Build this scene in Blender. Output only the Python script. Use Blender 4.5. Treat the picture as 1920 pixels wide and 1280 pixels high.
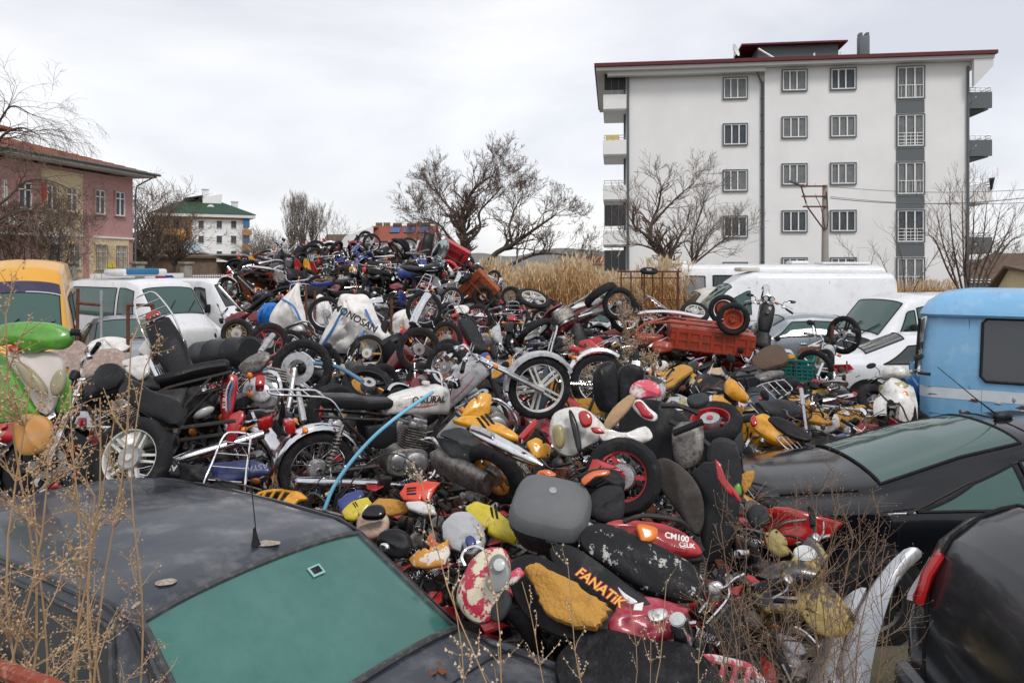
import bpy, math, random
from mathutils import Vector, Matrix, Euler, noise
R = math.radians
for o in list(bpy.data.objects): bpy.data.objects.remove(o)
sc = bpy.context.scene
COL = sc.collection
# ---------------------------------------------------------------- camera
F = 1450.0; HC = 2.7; CX = 960.0; HY = 500.0      # focal length in photo pixels, eye height, horizon row
cam = bpy.data.cameras.new('camera'); camo = bpy.data.objects.new('camera', cam); COL.objects.link(camo)
camo.location = (0, 0, HC); camo.rotation_euler = (R(90), 0, 0)
cam.sensor_width = 36; cam.lens = 36 * F / 1920; cam.shift_y = -140 / 1920
cam.clip_start = .05; cam.clip_end = 6000
sc.camera = camo
sc.view_settings.view_transform = 'Standard'; sc.view_settings.look = 'None'
sc.view_settings.exposure = 0.0; sc.view_settings.gamma = 1.0
# ---------------------------------------------------------------- overcast daylight
SUN_EL, SUN_AZ = 48, 200
w = bpy.data.worlds.new("World"); sc.world = w; w.use_nodes = True
nt = w.node_tree; nt.nodes.clear(); N = nt.nodes.new; L = nt.links.new
out = N('ShaderNodeOutputWorld'); bg = N('ShaderNodeBackground'); tc = N('ShaderNodeTexCoord')
mp = N('ShaderNodeMapping'); mp.inputs['Scale'].default_value = (1.0, 1.0, 2.6)
mp.inputs['Location'].default_value = (.35, .1, .2)
n1 = N('ShaderNodeTexNoise'); n1.inputs['Scale'].default_value = 1.9; n1.inputs['Detail'].default_value = 7; n1.inputs['Roughness'].default_value = .5
n1.inputs['Distortion'].default_value = .3
rp = N('ShaderNodeValToRGB'); e = rp.color_ramp.elements
e[0].position = .36; e[0].color = (.66, .665, .71, 1)
e[1].position = .62; e[1].color = (.95, .945, .955, 1)
m_ = e.new(.49); m_.color = (.81, .81, .84, 1)
sk = N('ShaderNodeTexSky'); sk.sky_type = 'NISHITA'; sk.sun_disc = False
sk.sun_elevation = R(SUN_EL); sk.sun_rotation = R(SUN_AZ)
mx = N('ShaderNodeMixRGB'); mx.blend_type = 'ADD'; mx.inputs[0].default_value = .02
L(tc.outputs['Generated'], mp.inputs[0]); L(mp.outputs[0], n1.inputs['Vector']); L(n1.outputs['Fac'], rp.inputs[0])
L(rp.outputs[0], mx.inputs[1]); L(sk.outputs[0], mx.inputs[2]); L(mx.outputs[0], bg.inputs[0]); L(bg.outputs[0], out.inputs[0])
bg.inputs[1].default_value = 1.0
sun = bpy.data.lights.new('sun', 'SUN'); sun.energy = 1.7; sun.angle = R(14); sun.color = (1, .965, .92)
so = bpy.data.objects.new('sun', sun); COL.objects.link(so)
so.rotation_euler = (R(90 - SUN_EL), 0, R(25)); so.location = (0, 0, 30)   # from behind the camera, a little to the left
# ---------------------------------------------------------------- helpers
def W(px, py, d): return Vector(((px - CX) / F * d, d, HC - (py - HY) / F * d))
def px_of(p): return (CX + F * p.x / p.y, HY + F * (HC - p.z) / p.y)
def ray_plane(px, py, P0, n):
 d = Vector(((px - CX) / F, 1, -(py - HY) / F)); o = Vector((0, 0, HC))
 return o + d * ((P0 - o).dot(n) / d.dot(n))
V = Vector
class MB:
 def __init__(s): s.v = []; s.f = []; s.mi = []; s.cur = 0; s.M = None
 def mat(s, i): s.cur = i; return s
 def add(s, vs, fs):
  o = len(s.v)
  if s.M is not None: vs = [s.M @ V(v) for v in vs]
  s.v += [tuple(v) for v in vs]; s.f += [tuple(i + o for i in f) for f in fs]; s.mi += [s.cur] * len(fs)
  return s
 def box(s, c, d, rot=None):
  c = V(c); h = V(d) / 2
  vs = [V((sx * h.x, sy * h.y, sz * h.z)) for sx in (-1, 1) for sy in (-1, 1) for sz in (-1, 1)]
  if rot: q = Euler(rot).to_matrix(); vs = [q @ v for v in vs]
  return s.add([v + c for v in vs], [(0, 1, 3, 2), (4, 6, 7, 5), (0, 4, 5, 1), (2, 3, 7, 6), (0, 2, 6, 4), (1, 5, 7, 3)])
 def loft(s, rings, caps=True, closed=True):
  n = len(rings[0]); vs = [p for r in rings for p in r]; fs = []
  for i in range(len(rings) - 1):
   for j in range(n if closed else n - 1):
    k = (j + 1) % n
    fs.append((i * n + j, i * n + k, (i + 1) * n + k, (i + 1) * n + j))
  if caps: fs.append(tuple(range(n))[::-1]); fs.append(tuple((len(rings) - 1) * n + j for j in range(n)))
  return s.add(vs, fs)
 def tube(s, pts, r, n=8, caps=True):
  pts = [V(p) for p in pts]; m = len(pts)
  rs = r if isinstance(r, (list, tuple)) else [r] * m
  t0 = (pts[1] - pts[0]).normalized(); up = V((0, 0, 1)) if abs(t0.z) < .9 else V((1, 0, 0))
  a = t0.cross(up).normalized(); rings = []
  for i, p in enumerate(pts):
   t = (pts[min(i + 1, m - 1)] - pts[max(i - 1, 0)])
   t = t.normalized() if t.length > 1e-9 else t0
   a = a - t * a.dot(t)
   a = a.normalized() if a.length > 1e-6 else t.orthogonal().normalized()
   b = t.cross(a)
   rings.append([p + (a * math.cos(2 * math.pi * k / n) + b * math.sin(2 * math.pi * k / n)) * rs[i] for k in range(n)])
  return s.loft(rings, caps and n > 3)
 def lathe(s, prof, o=(0, 0, 0), ax=(0, 1, 0), n=24, a0=0, a1=2 * math.pi):
  ax = V(ax).normalized(); u = ax.orthogonal().normalized(); w_ = ax.cross(u); o = V(o)
  full = a1 - a0 > 6.28; m = n if full else n + 1; rings = []
  for k in range(m):
   a = a0 + (a1 - a0) * k / n; d = u * math.cos(a) + w_ * math.sin(a)
   rings.append([o + d * r + ax * h for r, h in prof])
  q = len(prof); vs = [p for r in rings for p in r]; fs = []
  for k in range(m if full else m - 1):
   k2 = (k + 1) % m
   for j in range(q - 1): fs.append((k * q + j, k * q + j + 1, k2 * q + j + 1, k2 * q + j))
  return s.add(vs, fs)
 def ell(s, c, r, rot=None, n=14, m=8):
  q = Euler(rot).to_matrix() if rot else Matrix.Identity(3); c = V(c); rings = []
  for i in range(m + 1):
   ph = -math.pi / 2 + math.pi * (i / m * .98 + .01)
   rings.append([c + q @ V((r[0] * math.cos(ph) * math.cos(2 * math.pi * j / n), r[1] * math.cos(ph) * math.sin(2 * math.pi * j / n), r[2] * math.sin(ph))) for j in range(n)])
  return s.loft(rings, True)
 def sect(s, secs, n=16, p=2.6, axis='x', caps=True):
  rings = []
  for x, yc, zc, hy, hz in secs:
   rg = []
   for k in range(n):
    a = 2 * math.pi * k / n; c, d = math.cos(a), math.sin(a)
    yy = math.copysign(abs(c) ** (2 / p), c) * hy; zz = math.copysign(abs(d) ** (2 / p), d) * hz
    rg.append(V((x, yc + yy, zc + zz)) if axis == 'x' else (V((yc + yy, x, zc + zz)) if axis == 'y' else V((yc + yy, zc + zz, x))))
   rings.append(rg)
  return s.loft(rings, caps)
 def rbox(s, c, d, rot=None, b=.02):
  c = V(c); hx, hy, hz = d[0] / 2, d[1] / 2, d[2] / 2; b = min(b, hx * .9, hy * .9, hz * .9)
  q = Euler(rot).to_matrix() if rot else Matrix.Identity(3); rings = []
  for z, ins in ((-hz, b), (-hz + b * .3, b * .3), (-hz + b, 0), (hz - b, 0), (hz - b * .3, b * .3), (hz, b)):
   rg = []
   for sx, sy, a0 in ((1, 1, 0), (-1, 1, 90), (-1, -1, 180), (1, -1, 270)):
    for k in range(3):
     a = R(a0 + k * 45)
     rg.append(V((sx * (hx - b) + math.cos(a) * (b - ins), sy * (hy - b) + math.sin(a) * (b - ins), z)))
   rings.append([c + q @ v for v in rg])
  return s.loft(rings, True)
 def arc(s, cx, cz, r, a0, a1, w_, y=0, lip=.02, t=.004, n=14):
  prof = [(-w_, -lip), (-w_ * .8, lip * .25), (0, lip * .8), (w_ * .8, lip * .25), (w_, -lip)]
  prof2 = prof + [(a, b - t) for a, b in prof[::-1]]
  rings = []
  for k in range(n + 1):
   a = R(a0 + (a1 - a0) * k / n)
   rings.append([V((cx + (r + h) * math.cos(a), y + yy, cz + (r + h) * math.sin(a))) for yy, h in prof2])
  return s.loft(rings, True)
 def shell(s, pts, nrm, bf=.04, bb=.01, p=2.4, rings=5):
  pts = [V(q) for q in pts]; n = len(pts); nrm = V(nrm).normalized()
  c = sum(pts, V((0, 0, 0))) / n
  vs = []; fs = []
  def layer(sg, b):
   for k in range(rings):
    sc_ = math.sin(math.pi / 2 * (1 - k / rings)) if k else 1.0
    h = b * (1 - sc_ ** p) ** (1 / p)
    for q in pts: vs.append(c + (q - c) * sc_ + nrm * (sg * h))
   vs.append(c + nrm * sg * b)
  layer(1, bf); m = rings * n + 1; layer(-1, bb)
  for o, fl in ((0, False), (m, True)):
   for k in range(rings - 1):
    for j in range(n):
     j2 = (j + 1) % n; q = (o + k * n + j, o + k * n + j2, o + (k + 1) * n + j2, o + (k + 1) * n + j)
     fs.append(q[::-1] if fl else q)
   for j in range(n):
    j2 = (j + 1) % n; q = (o + (rings - 1) * n + j, o + (rings - 1) * n + j2, o + rings * n)
    fs.append(q[::-1] if fl else q)
  # weld the two rims
  remap = {m + j: j for j in range(n)}
  fs = [tuple(remap.get(i, i) for i in f) for f in fs]
  return s.add(vs, fs)
 def mesh(s, name, ang=38):
  me = bpy.data.meshes.new(name); me.from_pydata(s.v, [], s.f); me.update()
  me.polygons.foreach_set('material_index', s.mi)
  me.polygons.foreach_set('use_smooth', [True] * len(me.polygons))
  try: me.set_sharp_from_angle(angle=R(ang))
  except Exception: pass
  return me
def cr(pts, k=5):
 pts = [V(p) for p in pts]; P = [pts[0] * 2 - pts[1]] + pts + [pts[-1] * 2 - pts[-2]]; o = []
 for i in range(1, len(P) - 2):
  a, b, c, d = P[i - 1:i + 3]
  for j in range(k):
   t = j / k
   o.append(.5 * ((2 * b) + (c - a) * t + (2 * a - 5 * b + 4 * c - d) * t * t + (3 * b - a - 3 * c + d) * t ** 3))
 o.append(pts[-1]); return o
# ---------------------------------------------------------------- materials
MATS = {}
def mat(name, col, rough=.5, metal=0, coat=0, col2=None, sc_=6, lo=.45, hi=.6, bump=0, bsc=40, emit=None, alpha=1, spots=None, trans=0, ior=1.45, vary=.12, spec=.5, rv=.15):
 if name in MATS: return MATS[name]
 m = bpy.data.materials.new(name); MATS[name] = m; m.use_nodes = True; nt = m.node_tree; b = nt.nodes['Principled BSDF']
 N = nt.nodes.new; L = nt.links.new
 b.inputs['Roughness'].default_value = rough; b.inputs['Metallic'].default_value = metal
 b.inputs['Coat Weight'].default_value = coat; b.inputs['Coat Roughness'].default_value = .08
 b.inputs['Alpha'].default_value = alpha; b.inputs['Transmission Weight'].default_value = trans; b.inputs['IOR'].default_value = ior
 b.inputs['Specular IOR Level'].default_value = spec
 c = (*col, 1)
 b.inputs['Base Color'].default_value = c
 m.diffuse_color = c
 tcn = N('ShaderNodeTexCoord'); src = None
 if vary or col2:
  nz = N('ShaderNodeTexNoise'); nz.inputs['Scale'].default_value = sc_; nz.inputs['Detail'].default_value = 6; nz.inputs['Roughness'].default_value = .62
  L(tcn.outputs['Object'], nz.inputs['Vector'])
  v = N('ShaderNodeMixRGB'); v.blend_type = 'MULTIPLY'; v.inputs[0].default_value = 1
  r1 = N('ShaderNodeValToRGB'); r1.color_ramp.elements[0].position = .3; r1.color_ramp.elements[1].position = .7
  a = 1 - vary; r1.color_ramp.elements[0].color = (a, a, a, 1); q = 1 + vary * .5; r1.color_ramp.elements[1].color = (q, q, q, 1)
  L(nz.outputs['Fac'], r1.inputs[0]); v.inputs[1].default_value = c; L(r1.outputs[0], v.inputs[2]); src = v.outputs[0]
  if col2:
   nz2 = N('ShaderNodeTexNoise'); nz2.inputs['Scale'].default_value = sc_ * 1.7; nz2.inputs['Detail'].default_value = 9; nz2.inputs['Roughness'].default_value = .7
   L(tcn.outputs['Object'], nz2.inputs['Vector'])
   r2 = N('ShaderNodeValToRGB'); r2.color_ramp.elements[0].position = lo; r2.color_ramp.elements[1].position = hi
   L(nz2.outputs['Fac'], r2.inputs[0])
   mx = N('ShaderNodeMixRGB'); L(r2.outputs[0], mx.inputs[0]); L(src, mx.inputs[1]); mx.inputs[2].default_value = (*col2, 1); src = mx.outputs[0]
  L(src, b.inputs['Base Color'])
  if rv:
   mr = N('ShaderNodeMapRange'); L(nz.outputs['Fac'], mr.inputs[0]); mr.inputs[1].default_value = .3; mr.inputs[2].default_value = .7
   mr.inputs[3].default_value = max(.02, rough - rv * .5); mr.inputs[4].default_value = min(1, rough + rv); L(mr.outputs[0], b.inputs['Roughness'])
 if bump:
  nb = N('ShaderNodeTexNoise'); nb.inputs['Scale'].default_value = bsc; nb.inputs['Detail'].default_value = 5
  L(tcn.outputs['Object'], nb.inputs['Vector'])
  bp = N('ShaderNodeBump'); bp.inputs['Strength'].default_value = bump; bp.inputs['Distance'].default_value = .02
  L(nb.outputs['Fac'], bp.inputs['Height']); L(bp.outputs[0], b.inputs['Normal'])
 if emit: b.inputs['Emission Color'].default_value = (*emit[0], 1); b.inputs['Emission Strength'].default_value = emit[1]
 return m
DUST = (.30, .26, .21)
mat('rubber', (.018, .018, .02), .75, spec=.22, bump=.25, bsc=60, col2=(.07, .065, .06), lo=.55, hi=.8)
mat('black_plastic', (.016, .017, .019), .42, spec=.22, col2=(.08, .078, .075), lo=.56, hi=.85, sc_=5)
mat('faded_plastic', (.032, .034, .037), .6, spec=.3, col2=(.085, .085, .085), lo=.5, hi=.8, sc_=5, bump=.1, bsc=120)
mat('seat_black', (.014, .014, .016), .38, spec=.22, bump=.25, bsc=22, col2=(.05, .05, .05), lo=.6, hi=.85)
mat('foam', (.50, .26, .055), .9, bump=.8, bsc=55, col2=(.30, .14, .03), lo=.5, hi=.75, sc_=9)
mat('chrome', (.72, .72, .74), .12, 1, col2=(.22, .13, .08), lo=.62, hi=.75, sc_=14, vary=.05)
mat('alu', (.50, .50, .51), .38, .85, col2=(.14, .12, .10), lo=.5, hi=.7, sc_=12, bump=.1, bsc=90)
mat('alu_dirty', (.26, .25, .24), .5, .7, col2=(.09, .06, .04), lo=.45, hi=.65, sc_=12, bump=.2, bsc=90)
mat('steel_dark', (.035, .034, .034), .5, .4, col2=(.16, .07, .035), lo=.54, hi=.68, sc_=10)
mat('rust', (.16, .055, .025), .85, .1, col2=(.06, .03, .022), lo=.45, hi=.65, sc_=12, bump=.4, bsc=70)
mat('rim_white', (.62, .62, .58), .4, col2=(.22, .18, .13), lo=.55, hi=.7, sc_=12)
mat('rim_gold', (.38, .24, .07), .4, .5, col2=(.10, .06, .03), lo=.55, hi=.7, sc_=12)
mat('rim_red', (.42, .015, .025), .35, coat=.3, col2=(.14, .02, .02), lo=.58, hi=.7, sc_=12)
mat('rim_black', (.02, .02, .022), .4, .3)
mat('rim_orange', (.50, .20, .02), .5, .2, col2=(.20, .08, .02), lo=.5, hi=.7, sc_=12)
mat('lens_clear', (.55, .57, .55), .12, coat=.6, vary=.2, sc_=20)
mat('lens_yellowed', (.36, .32, .15), .2, coat=.5, vary=.2, sc_=12)
mat('lens_red', (.40, .012, .012), .15, coat=.8)
mat('lens_orange', (.75, .20, .01), .2, coat=.6)
mat('mirror', (.75, .78, .82), .04, 1, vary=0)
mat('white_label', (.72, .72, .70), .5, vary=.05)
PAL = {  # paint colours of the bikes
 'red': ((.42, .012, .018), (.20, .03, .025)), 'dark red': ((.16, .010, .016), (.06, .015, .015)), 'white': ((.66, .65, .62), (.30, .26, .20)),
 'silver': ((.42, .43, .45), (.16, .15, .14)), 'blue': ((.02, .04, .20), (.05, .06, .12)), 'black': ((.010, .010, .012), (.05, .046, .042)),
 'yellow': ((.72, .33, .012), (.34, .15, .03)), 'lemon yellow': ((.62, .50, .03), (.30, .24, .05)), 'green': ((.10, .34, .035), (.12, .16, .06)),
 'orange': ((.62, .12, .02), (.22, .07, .03)), 'grey': ((.12, .125, .13), (.22, .21, .2)), 'gold': ((.30, .21, .05), (.03, .03, .03)), 'rusty red': ((.26, .045, .022), (.11, .035, .022)),
}
for k, (c1, c2) in PAL.items():
 _b = k == 'black'
 mat('paint_' + k.replace(' ', '_'), c1, .33, coat=(.25 if _b else .5) if k not in ('rusty red',) else 0, spec=.3 if _b else .5, col2=c2, lo=.51, hi=.70, sc_=7, vary=.22, rv=.3)
def paint(k): return MATS['paint_' + k.replace(' ', '_')]
# ---------------------------------------------------------------- objects
PARTW = set("base top body stem shade head leg seat back arm cord door side front rear handle panel frame face lid cap foot blade slat wheel tyre rim roof trunk crown".split())
def top_name(n): q = n.split('_'); return q[-1] if q[-1] in PARTW else n
def thing(name, label, cat, loc=(0, 0, 0), rz=0, group=None, M=None):
 name = top_name(name)
 o = bpy.data.objects.new(name, None); COL.objects.link(o); o.empty_display_size = .2
 if M is not None: o.matrix_world = M
 else: o.location = loc; o.rotation_euler = (0, 0, rz)
 tag(o, label, cat, group); return o
def tag(o, label, cat, group=None, kind=None):
 if label: o['label'] = label
 if cat: o['category'] = cat
 if group: o['group'] = group
 if kind: o['kind'] = kind
 return o
def M_(x): return MATS[x] if isinstance(x, str) else x
def obj(name, mb, mats, parent=None, label=None, ang=38):
 me = mb.mesh(name, ang) if isinstance(mb, MB) else mb
 if isinstance(mb, MB):
  for m in (mats if isinstance(mats, (list, tuple)) else [mats]): me.materials.append(M_(m))
 o = bpy.data.objects.new(name, me); COL.objects.link(o)
 if parent: o.parent = parent
 if label: o['label'] = label
 return o
def solo(name, mb, mats, label, cat, group=None, origin=None, ang=38):
 vs = [V(v) for v in mb.v]; c = V(origin) if origin is not None else sum(vs, V()) / max(1, len(vs))
 mb.v = [tuple(v - c) for v in vs]
 o = obj(top_name(name), mb, mats, ang=ang); o.location = c
 return tag(o, label, cat, group)
def struct(name, mb, mats, kind='structure'):
 o = obj(name, mb, mats); o['kind'] = kind; return o
def text_obj(s, size, mats, parent=None, M=None, name='lettering', shear=0, ext=.0015, align='CENTER', sp=1.0, bold=0):
 cu = bpy.data.curves.new('t', 'FONT'); cu.body = s; cu.size = size; cu.extrude = ext; cu.align_x = align; cu.align_y = 'CENTER'; cu.shear = shear; cu.space_character = sp; cu.offset = bold
 to = bpy.data.objects.new('t', cu); COL.objects.link(to)
 me = bpy.data.meshes.new_from_object(to.evaluated_get(bpy.context.evaluated_depsgraph_get()))
 bpy.data.objects.remove(to); bpy.data.curves.remove(cu)
 me.materials.clear(); me.materials.append(M_(mats)); me.name = name
 o = bpy.data.objects.new(name, me); COL.objects.link(o)
 if M is not None: me.transform(M)
 if parent: o.parent = parent
 return o
def frame_M(o, x, n):
 n = V(n).normalized(); x = V(x); x = (x - n * x.dot(n)).normalized(); y = n.cross(x)
 return Matrix(((x.x, y.x, n.x, o[0]), (x.y, y.y, n.y, o[1]), (x.z, y.z, n.z, o[2]), (0, 0, 0, 1)))
# ================================================================ ground, hills
mat('dirt', (.13, .11, .08), .95, col2=(.10, .10, .055), lo=.45, hi=.6, sc_=.6, bump=.5, bsc=4)
mat('hill_soil', (.16, .16, .15), 1, vary=.2, sc_=.02)
g = MB(); n = 60
gs = [(-1) ** 0 * 0]
def gx(i, n_=60): t = (i / n_ * 2 - 1); return 1500 * t * abs(t) ** 1.8
vs = [V((gx(i), gx(j) + 40, 0)) for j in range(n + 1) for i in range(n + 1)]
g.add(vs, [(j * (n + 1) + i, j * (n + 1) + i + 1, (j + 1) * (n + 1) + i + 1, (j + 1) * (n + 1) + i) for j in range(n) for i in range(n)])
struct('ground', g, 'dirt')
rnd = random.Random(5)
def hills(d, px0, px1, z0, amp, seed):
 g = MB(); rows = []
 for k, (dd, hz) in enumerate(((0, 0), (60, .5), (140, 1), (240, .8))):
  row = []
  for i in range(61):
   px = px0 + (px1 - px0) * i / 60
   env = math.sin(math.pi * i / 60) ** .4
   h = (z0 + amp * noise.noise(V((i * .13 + seed, .3, 0)))) * hz * env
   q = W(px, 500, d + dd); row.append(V((q.x, q.y, max(-1, h))))
  rows.append(row)
 g.loft(rows, False, closed=False); return g
struct('hills', hills(1150, 700, 1320, 26, 14, 1.0), 'hill_soil')
struct('hills', hills(1000, 1780, 2300, 22, 12, 7.0), 'hill_soil')
# ================================================================ facades
class Facade:
 def __init__(s, p0, p1):
  s.p0 = V((p0[0], p0[1], 0)); s.p1 = V((p1[0], p1[1], 0)); s.L = (s.p1 - s.p0).length
  s.x = (s.p1 - s.p0) / s.L; s.n = V((s.x.y, -s.x.x, 0)); s.M = frame_M(s.p0, s.x, V((0, 0, 1)))   # local -Y faces out
 def hit(s, px, py):
  q = ray_plane(px, py, s.p0, s.n); return (q - s.p0).dot(s.x), q.z
def fac(pxa, da, pxb, db):
 a = W(pxa, 500, da); b = W(pxb, 500, db); return Facade(a, b)
mat('render_white', (.80, .80, .80), .85, bump=.06, bsc=3, vary=.07, sc_=.35, rv=0, col2=(.72, .72, .71), lo=.55, hi=.85)
mat('trim_grey', (.115, .13, .14), .6, vary=.06)
mat('roof_maroon', (.115, .018, .02), .6, vary=.15, sc_=2)
mat('pvc_white', (.78, .78, .78), .35, vary=.02)
mat('pane_glass', (.03, .04, .045), .06, alpha=.28, vary=0)
mat('curtain', (.62, .64, .65), .9, vary=.25, sc_=3)
mat('curtain_dark', (.22, .25, .29), .9, vary=.4, sc_=2)
mat('room_dark', (.035, .037, .04), .8, vary=0)
mat('galv', (.42, .43, .44), .4, .7)
mat('soffit', (.66, .66, .67), .8, vary=.04)
def window_fn(par, s0, s1, z0, z1, split=(0.36, .64), y=0, surround='trim_grey', cur='curtain', deep=.12, rail=False, fr='pvc_white', t=.06, transom=None):
 w_ = MB()
 for a, b, c, d in ((s0 - t, s0, z0 - t, z1 + t), (s1, s1 + t, z0 - t, z1 + t), (s0, s1, z1, z1 + t), (s0, s1, z0 - t, z0)):
  w_.box(((a + b) / 2, y - .05, (c + d) / 2), (b - a, .16, d - c))
 wo = obj('window', w_, surround, par)
 f = MB(); T = .06; yy = y - .062
 for a, b, c, d in ((s0, s0 + T, z0, z1), (s1 - T, s1, z0, z1), (s0 + T, s1 - T, z1 - T, z1), (s0 + T, s1 - T, z0, z0 + T)):
  f.box(((a + b) / 2, yy, (c + d) / 2), (b - a, .06, d - c))
 for q in split:
  x = s0 + (s1 - s0) * q; f.box((x, yy - .004, (z0 + z1) / 2), (T * 1.15, .05, z1 - z0 - 2 * T - .004))
 if transom:
  zz = z0 + (z1 - z0) * transom; f.box(((s0 + s1) / 2, yy - .008, zz), (s1 - s0 - 2 * T - .004, .05, T))
 obj('frame', f, fr, wo)
 p = MB(); p.box(((s0 + s1) / 2, y - .04, (z0 + z1) / 2), (s1 - s0 - .02, .006, z1 - z0 - .02)); obj('pane', p, 'pane_glass', wo)
 c = MB(); rows = []
 for zz in (z0 + .02, z1 - .02):
  rows.append([V((s0 + .02 + (s1 - s0 - .04) * i / 40, y - .016 + .01 * math.sin(i * 1.3), zz)) for i in range(41)])
 c.loft(rows, False, closed=False); obj('curtain', c, cur, wo)
 if rail:
  r = MB(); h = z0 + (z1 - z0) * .42
  for k in range(5 if rail == 2 else 1):
   r.box(((s0 + s1) / 2, y - .08, h - k * .2), (s1 - s0, .025, .035))
  if rail == 2:
   for k in range(5): r.box((s0 + (s1 - s0) * k / 4, y - .08, (h + z0) / 2), (.025, .02, h - z0))
  else:
   for k in range(8): r.box((s0 + (s1 - s0) * k / 7, y - .08, (h + z0) / 2), (.016, .016, h - z0))
  obj('railing', r, 'pvc_white', wo)
 return wo
# ---------------------------------------------------------------- the white apartment block
F1 = fac(1175, 48.6, 1812, 46.0)
ap = thing('apartment_building', 'tall white five-storey apartment block with grey framed windows and dark red roof', 'building', M=F1.M)
Lw = F1.L; sk_, _ = F1.hit(1432, 300); PRO = .35; HT = 14.8; DEP = 11
wall = MB(); wall.box((sk_ / 2, DEP / 2, HT / 2), (sk_, DEP, HT)); wall.box(((sk_ + Lw) / 2 + .001, DEP / 2 - PRO / 2, HT / 2), (Lw - sk_, DEP + PRO, HT))
obj('wall', wall, 'render_white', ap)
def rowz(py, d): return HC + (HY - py) * d / F
zs1 = [F1.hit(1378, y)[1] for y in (166, 251, 336, 420, 503)]
zs2 = [F1.hit(1487, y)[1] for y in (154, 241, 328, 416, 503)]
zs4 = [F1.hit(1702, y)[1] for y in (158, 247, 335, 424, 513)]
STY = (zs2[0] - zs2[4]) / 4
for ci, (a, b, zs, h, y) in enumerate(((1357, 1400, zs1, 1.25, 0), (1465, 1509, zs2, 1.22, -PRO), (1555, 1600, zs2, 1.22, -PRO))):
 s0, s1 = F1.hit(a, 300)[0], F1.hit(b, 300)[0]
 for r in range(5):
  z = zs[0] - STY * r; cu = 'curtain_dark' if (ci, r) in ((0, 1), (0, 3), (2, 0), (2, 3), (1, 3), (0, 4)) else 'curtain'
  window_fn(ap, s0, s1, z - h / 2, z + h / 2, y=y, cur=cu, split=(.34, .66) if r % 2 else (.3, .6))
s0, s1 = F1.hit(1678, 300)[0], F1.hit(1727, 300)[0]
for r in range(5):
 z = zs4[0] - STY * r
 window_fn(ap, s0, s1, z - .93, z + .93, y=-PRO, rail=2 if r in (1, 3) else 1, split=(.33, .66), cur='curtain_dark' if r == 3 else 'curtain')
 p = MB(); p.box(((s0 + s1) / 2, -PRO - .02, z - .93 - .12 - (STY - 2.1) / 2), (s1 - s0 + .1, .06, STY - 2.11)); obj('spandrel_panel', p, 'trim_grey', ap)
dp = MB()
dp.tube([(sk_ - .12, -.1, 0), (sk_ - .12, -.1, HT - .9), (sk_ - .5, -.5, HT - .2)], .07); dp.tube([(.08, -.1, 0), (.08, -.1, HT - .2)], .08); dp.tube([(Lw - .1, -PRO - .1, 0), (Lw - .1, -PRO - .1, HT - .3)], .08)
for k in range(14): dp.box((sk_ - .12, -.05, 1 + k), (.2, .1, .05))
obj('drainpipe', dp, 'trim_grey', ap)
# west balconies (outline at the left end)
for r in range(5):
 zf = zs1[0] - STY * r - 1.05
 b = MB(); b.box((-.72, 2.2, zf - .02), (1.46, 4.4, .18));
 b.box((-.72, -.04, zf + .42), (1.46, .1, .9)); b.box((-1.42, 2.2, zf + .42), (.1, 4.36, .88))
 bo = obj('balcony', b, 'render_white', ap)
 rr = MB()
 for z in (1.0, 1.16): rr.tube([(-1.42, 0, zf + z), (-.02, 0, zf + z)], .022, 5)
 for k in range(4): rr.tube([(-1.4 + k * .45, 0, zf + .85), (-1.4 + k * .45, 0, zf + 1.16)], .018, 5)
 obj('railing', rr, 'galv', bo)
 if r in (0, 3, 4):
  gl = MB(); gl.box((-.72, .0, zf + 1.82), (1.36, .03, 1.3)); gz = obj('glazing', gl, 'room_dark', bo)
  fr = MB()
  for k in range(4): fr.box((-1.38 + k * .44, -.03, zf + 1.82), (.04, .03, 1.3))
  obj('glazing_frame', fr, 'trim_grey', bo)
 elif r == 1:
  cl = MB(); rows = [[V((-1.3 + i * .12, -.09 - .01 * math.sin(i * 2), z)) for i in range(8)] for z in (zf + .84, zf + 1.18)]
  cl.loft(rows, False, closed=False); obj('drying_cloth', cl, mat('cloth_yellow', (.6, .5, .2), .9), bo)
cw = MB(); cw.box((-.1, 1.5, HT / 2), (.14, .14, HT)); obj('corner_post', cw, 'trim_grey', ap)
# east balconies seen end-on
for r in range(5):
 zc = F1.hit(1830, (190, 279, 366, 460, 548)[r])[1]
 b = MB(); m_ = 'render_white' if r == 2 else 'trim_grey'
 b.box((Lw + .65, .1 - PRO, zc), (1.28, .12, .95)); b.box((Lw + 1.25, 2.2, zc + .05), (.1, 4.1, .85)); b.box((Lw + .65, 2.2, zc - .43), (1.28, 4.1, .14))
 bo = obj('balcony', b, m_, ap)
 rr = MB()
 for z in (.12, .27): rr.tube([(Lw + .05, .1 - PRO, zc + .48 + z), (Lw + 1.22, .1 - PRO, zc + .48 + z), (Lw + 1.22, 4, zc + .48 + z)], .02, 5)
 for k in range(5): rr.tube([(Lw + .1 + k * .28, .1 - PRO, zc + .45), (Lw + .1 + k * .28, .1 - PRO, zc + .75)], .016, 5)
 rr.tube([(Lw + .02, -PRO, zc - .25), (Lw + .12, -PRO - .6, zc + .05)], .03, 6)
 obj('railing', rr, 'galv', bo)
 if r == 2:
  c = MB(); c.shell([(Lw + 1.05, -.42, zc + .95), (Lw + 1.4, -.42, zc + 1.0), (Lw + 1.25, -.42, zc + .3), (Lw + 1.15, -.42, zc + .2)], (0, -1, 0), .05, .02); obj('black_cloth', c, mat('cloth_black', (.01, .01, .012), .9), bo)
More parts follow.
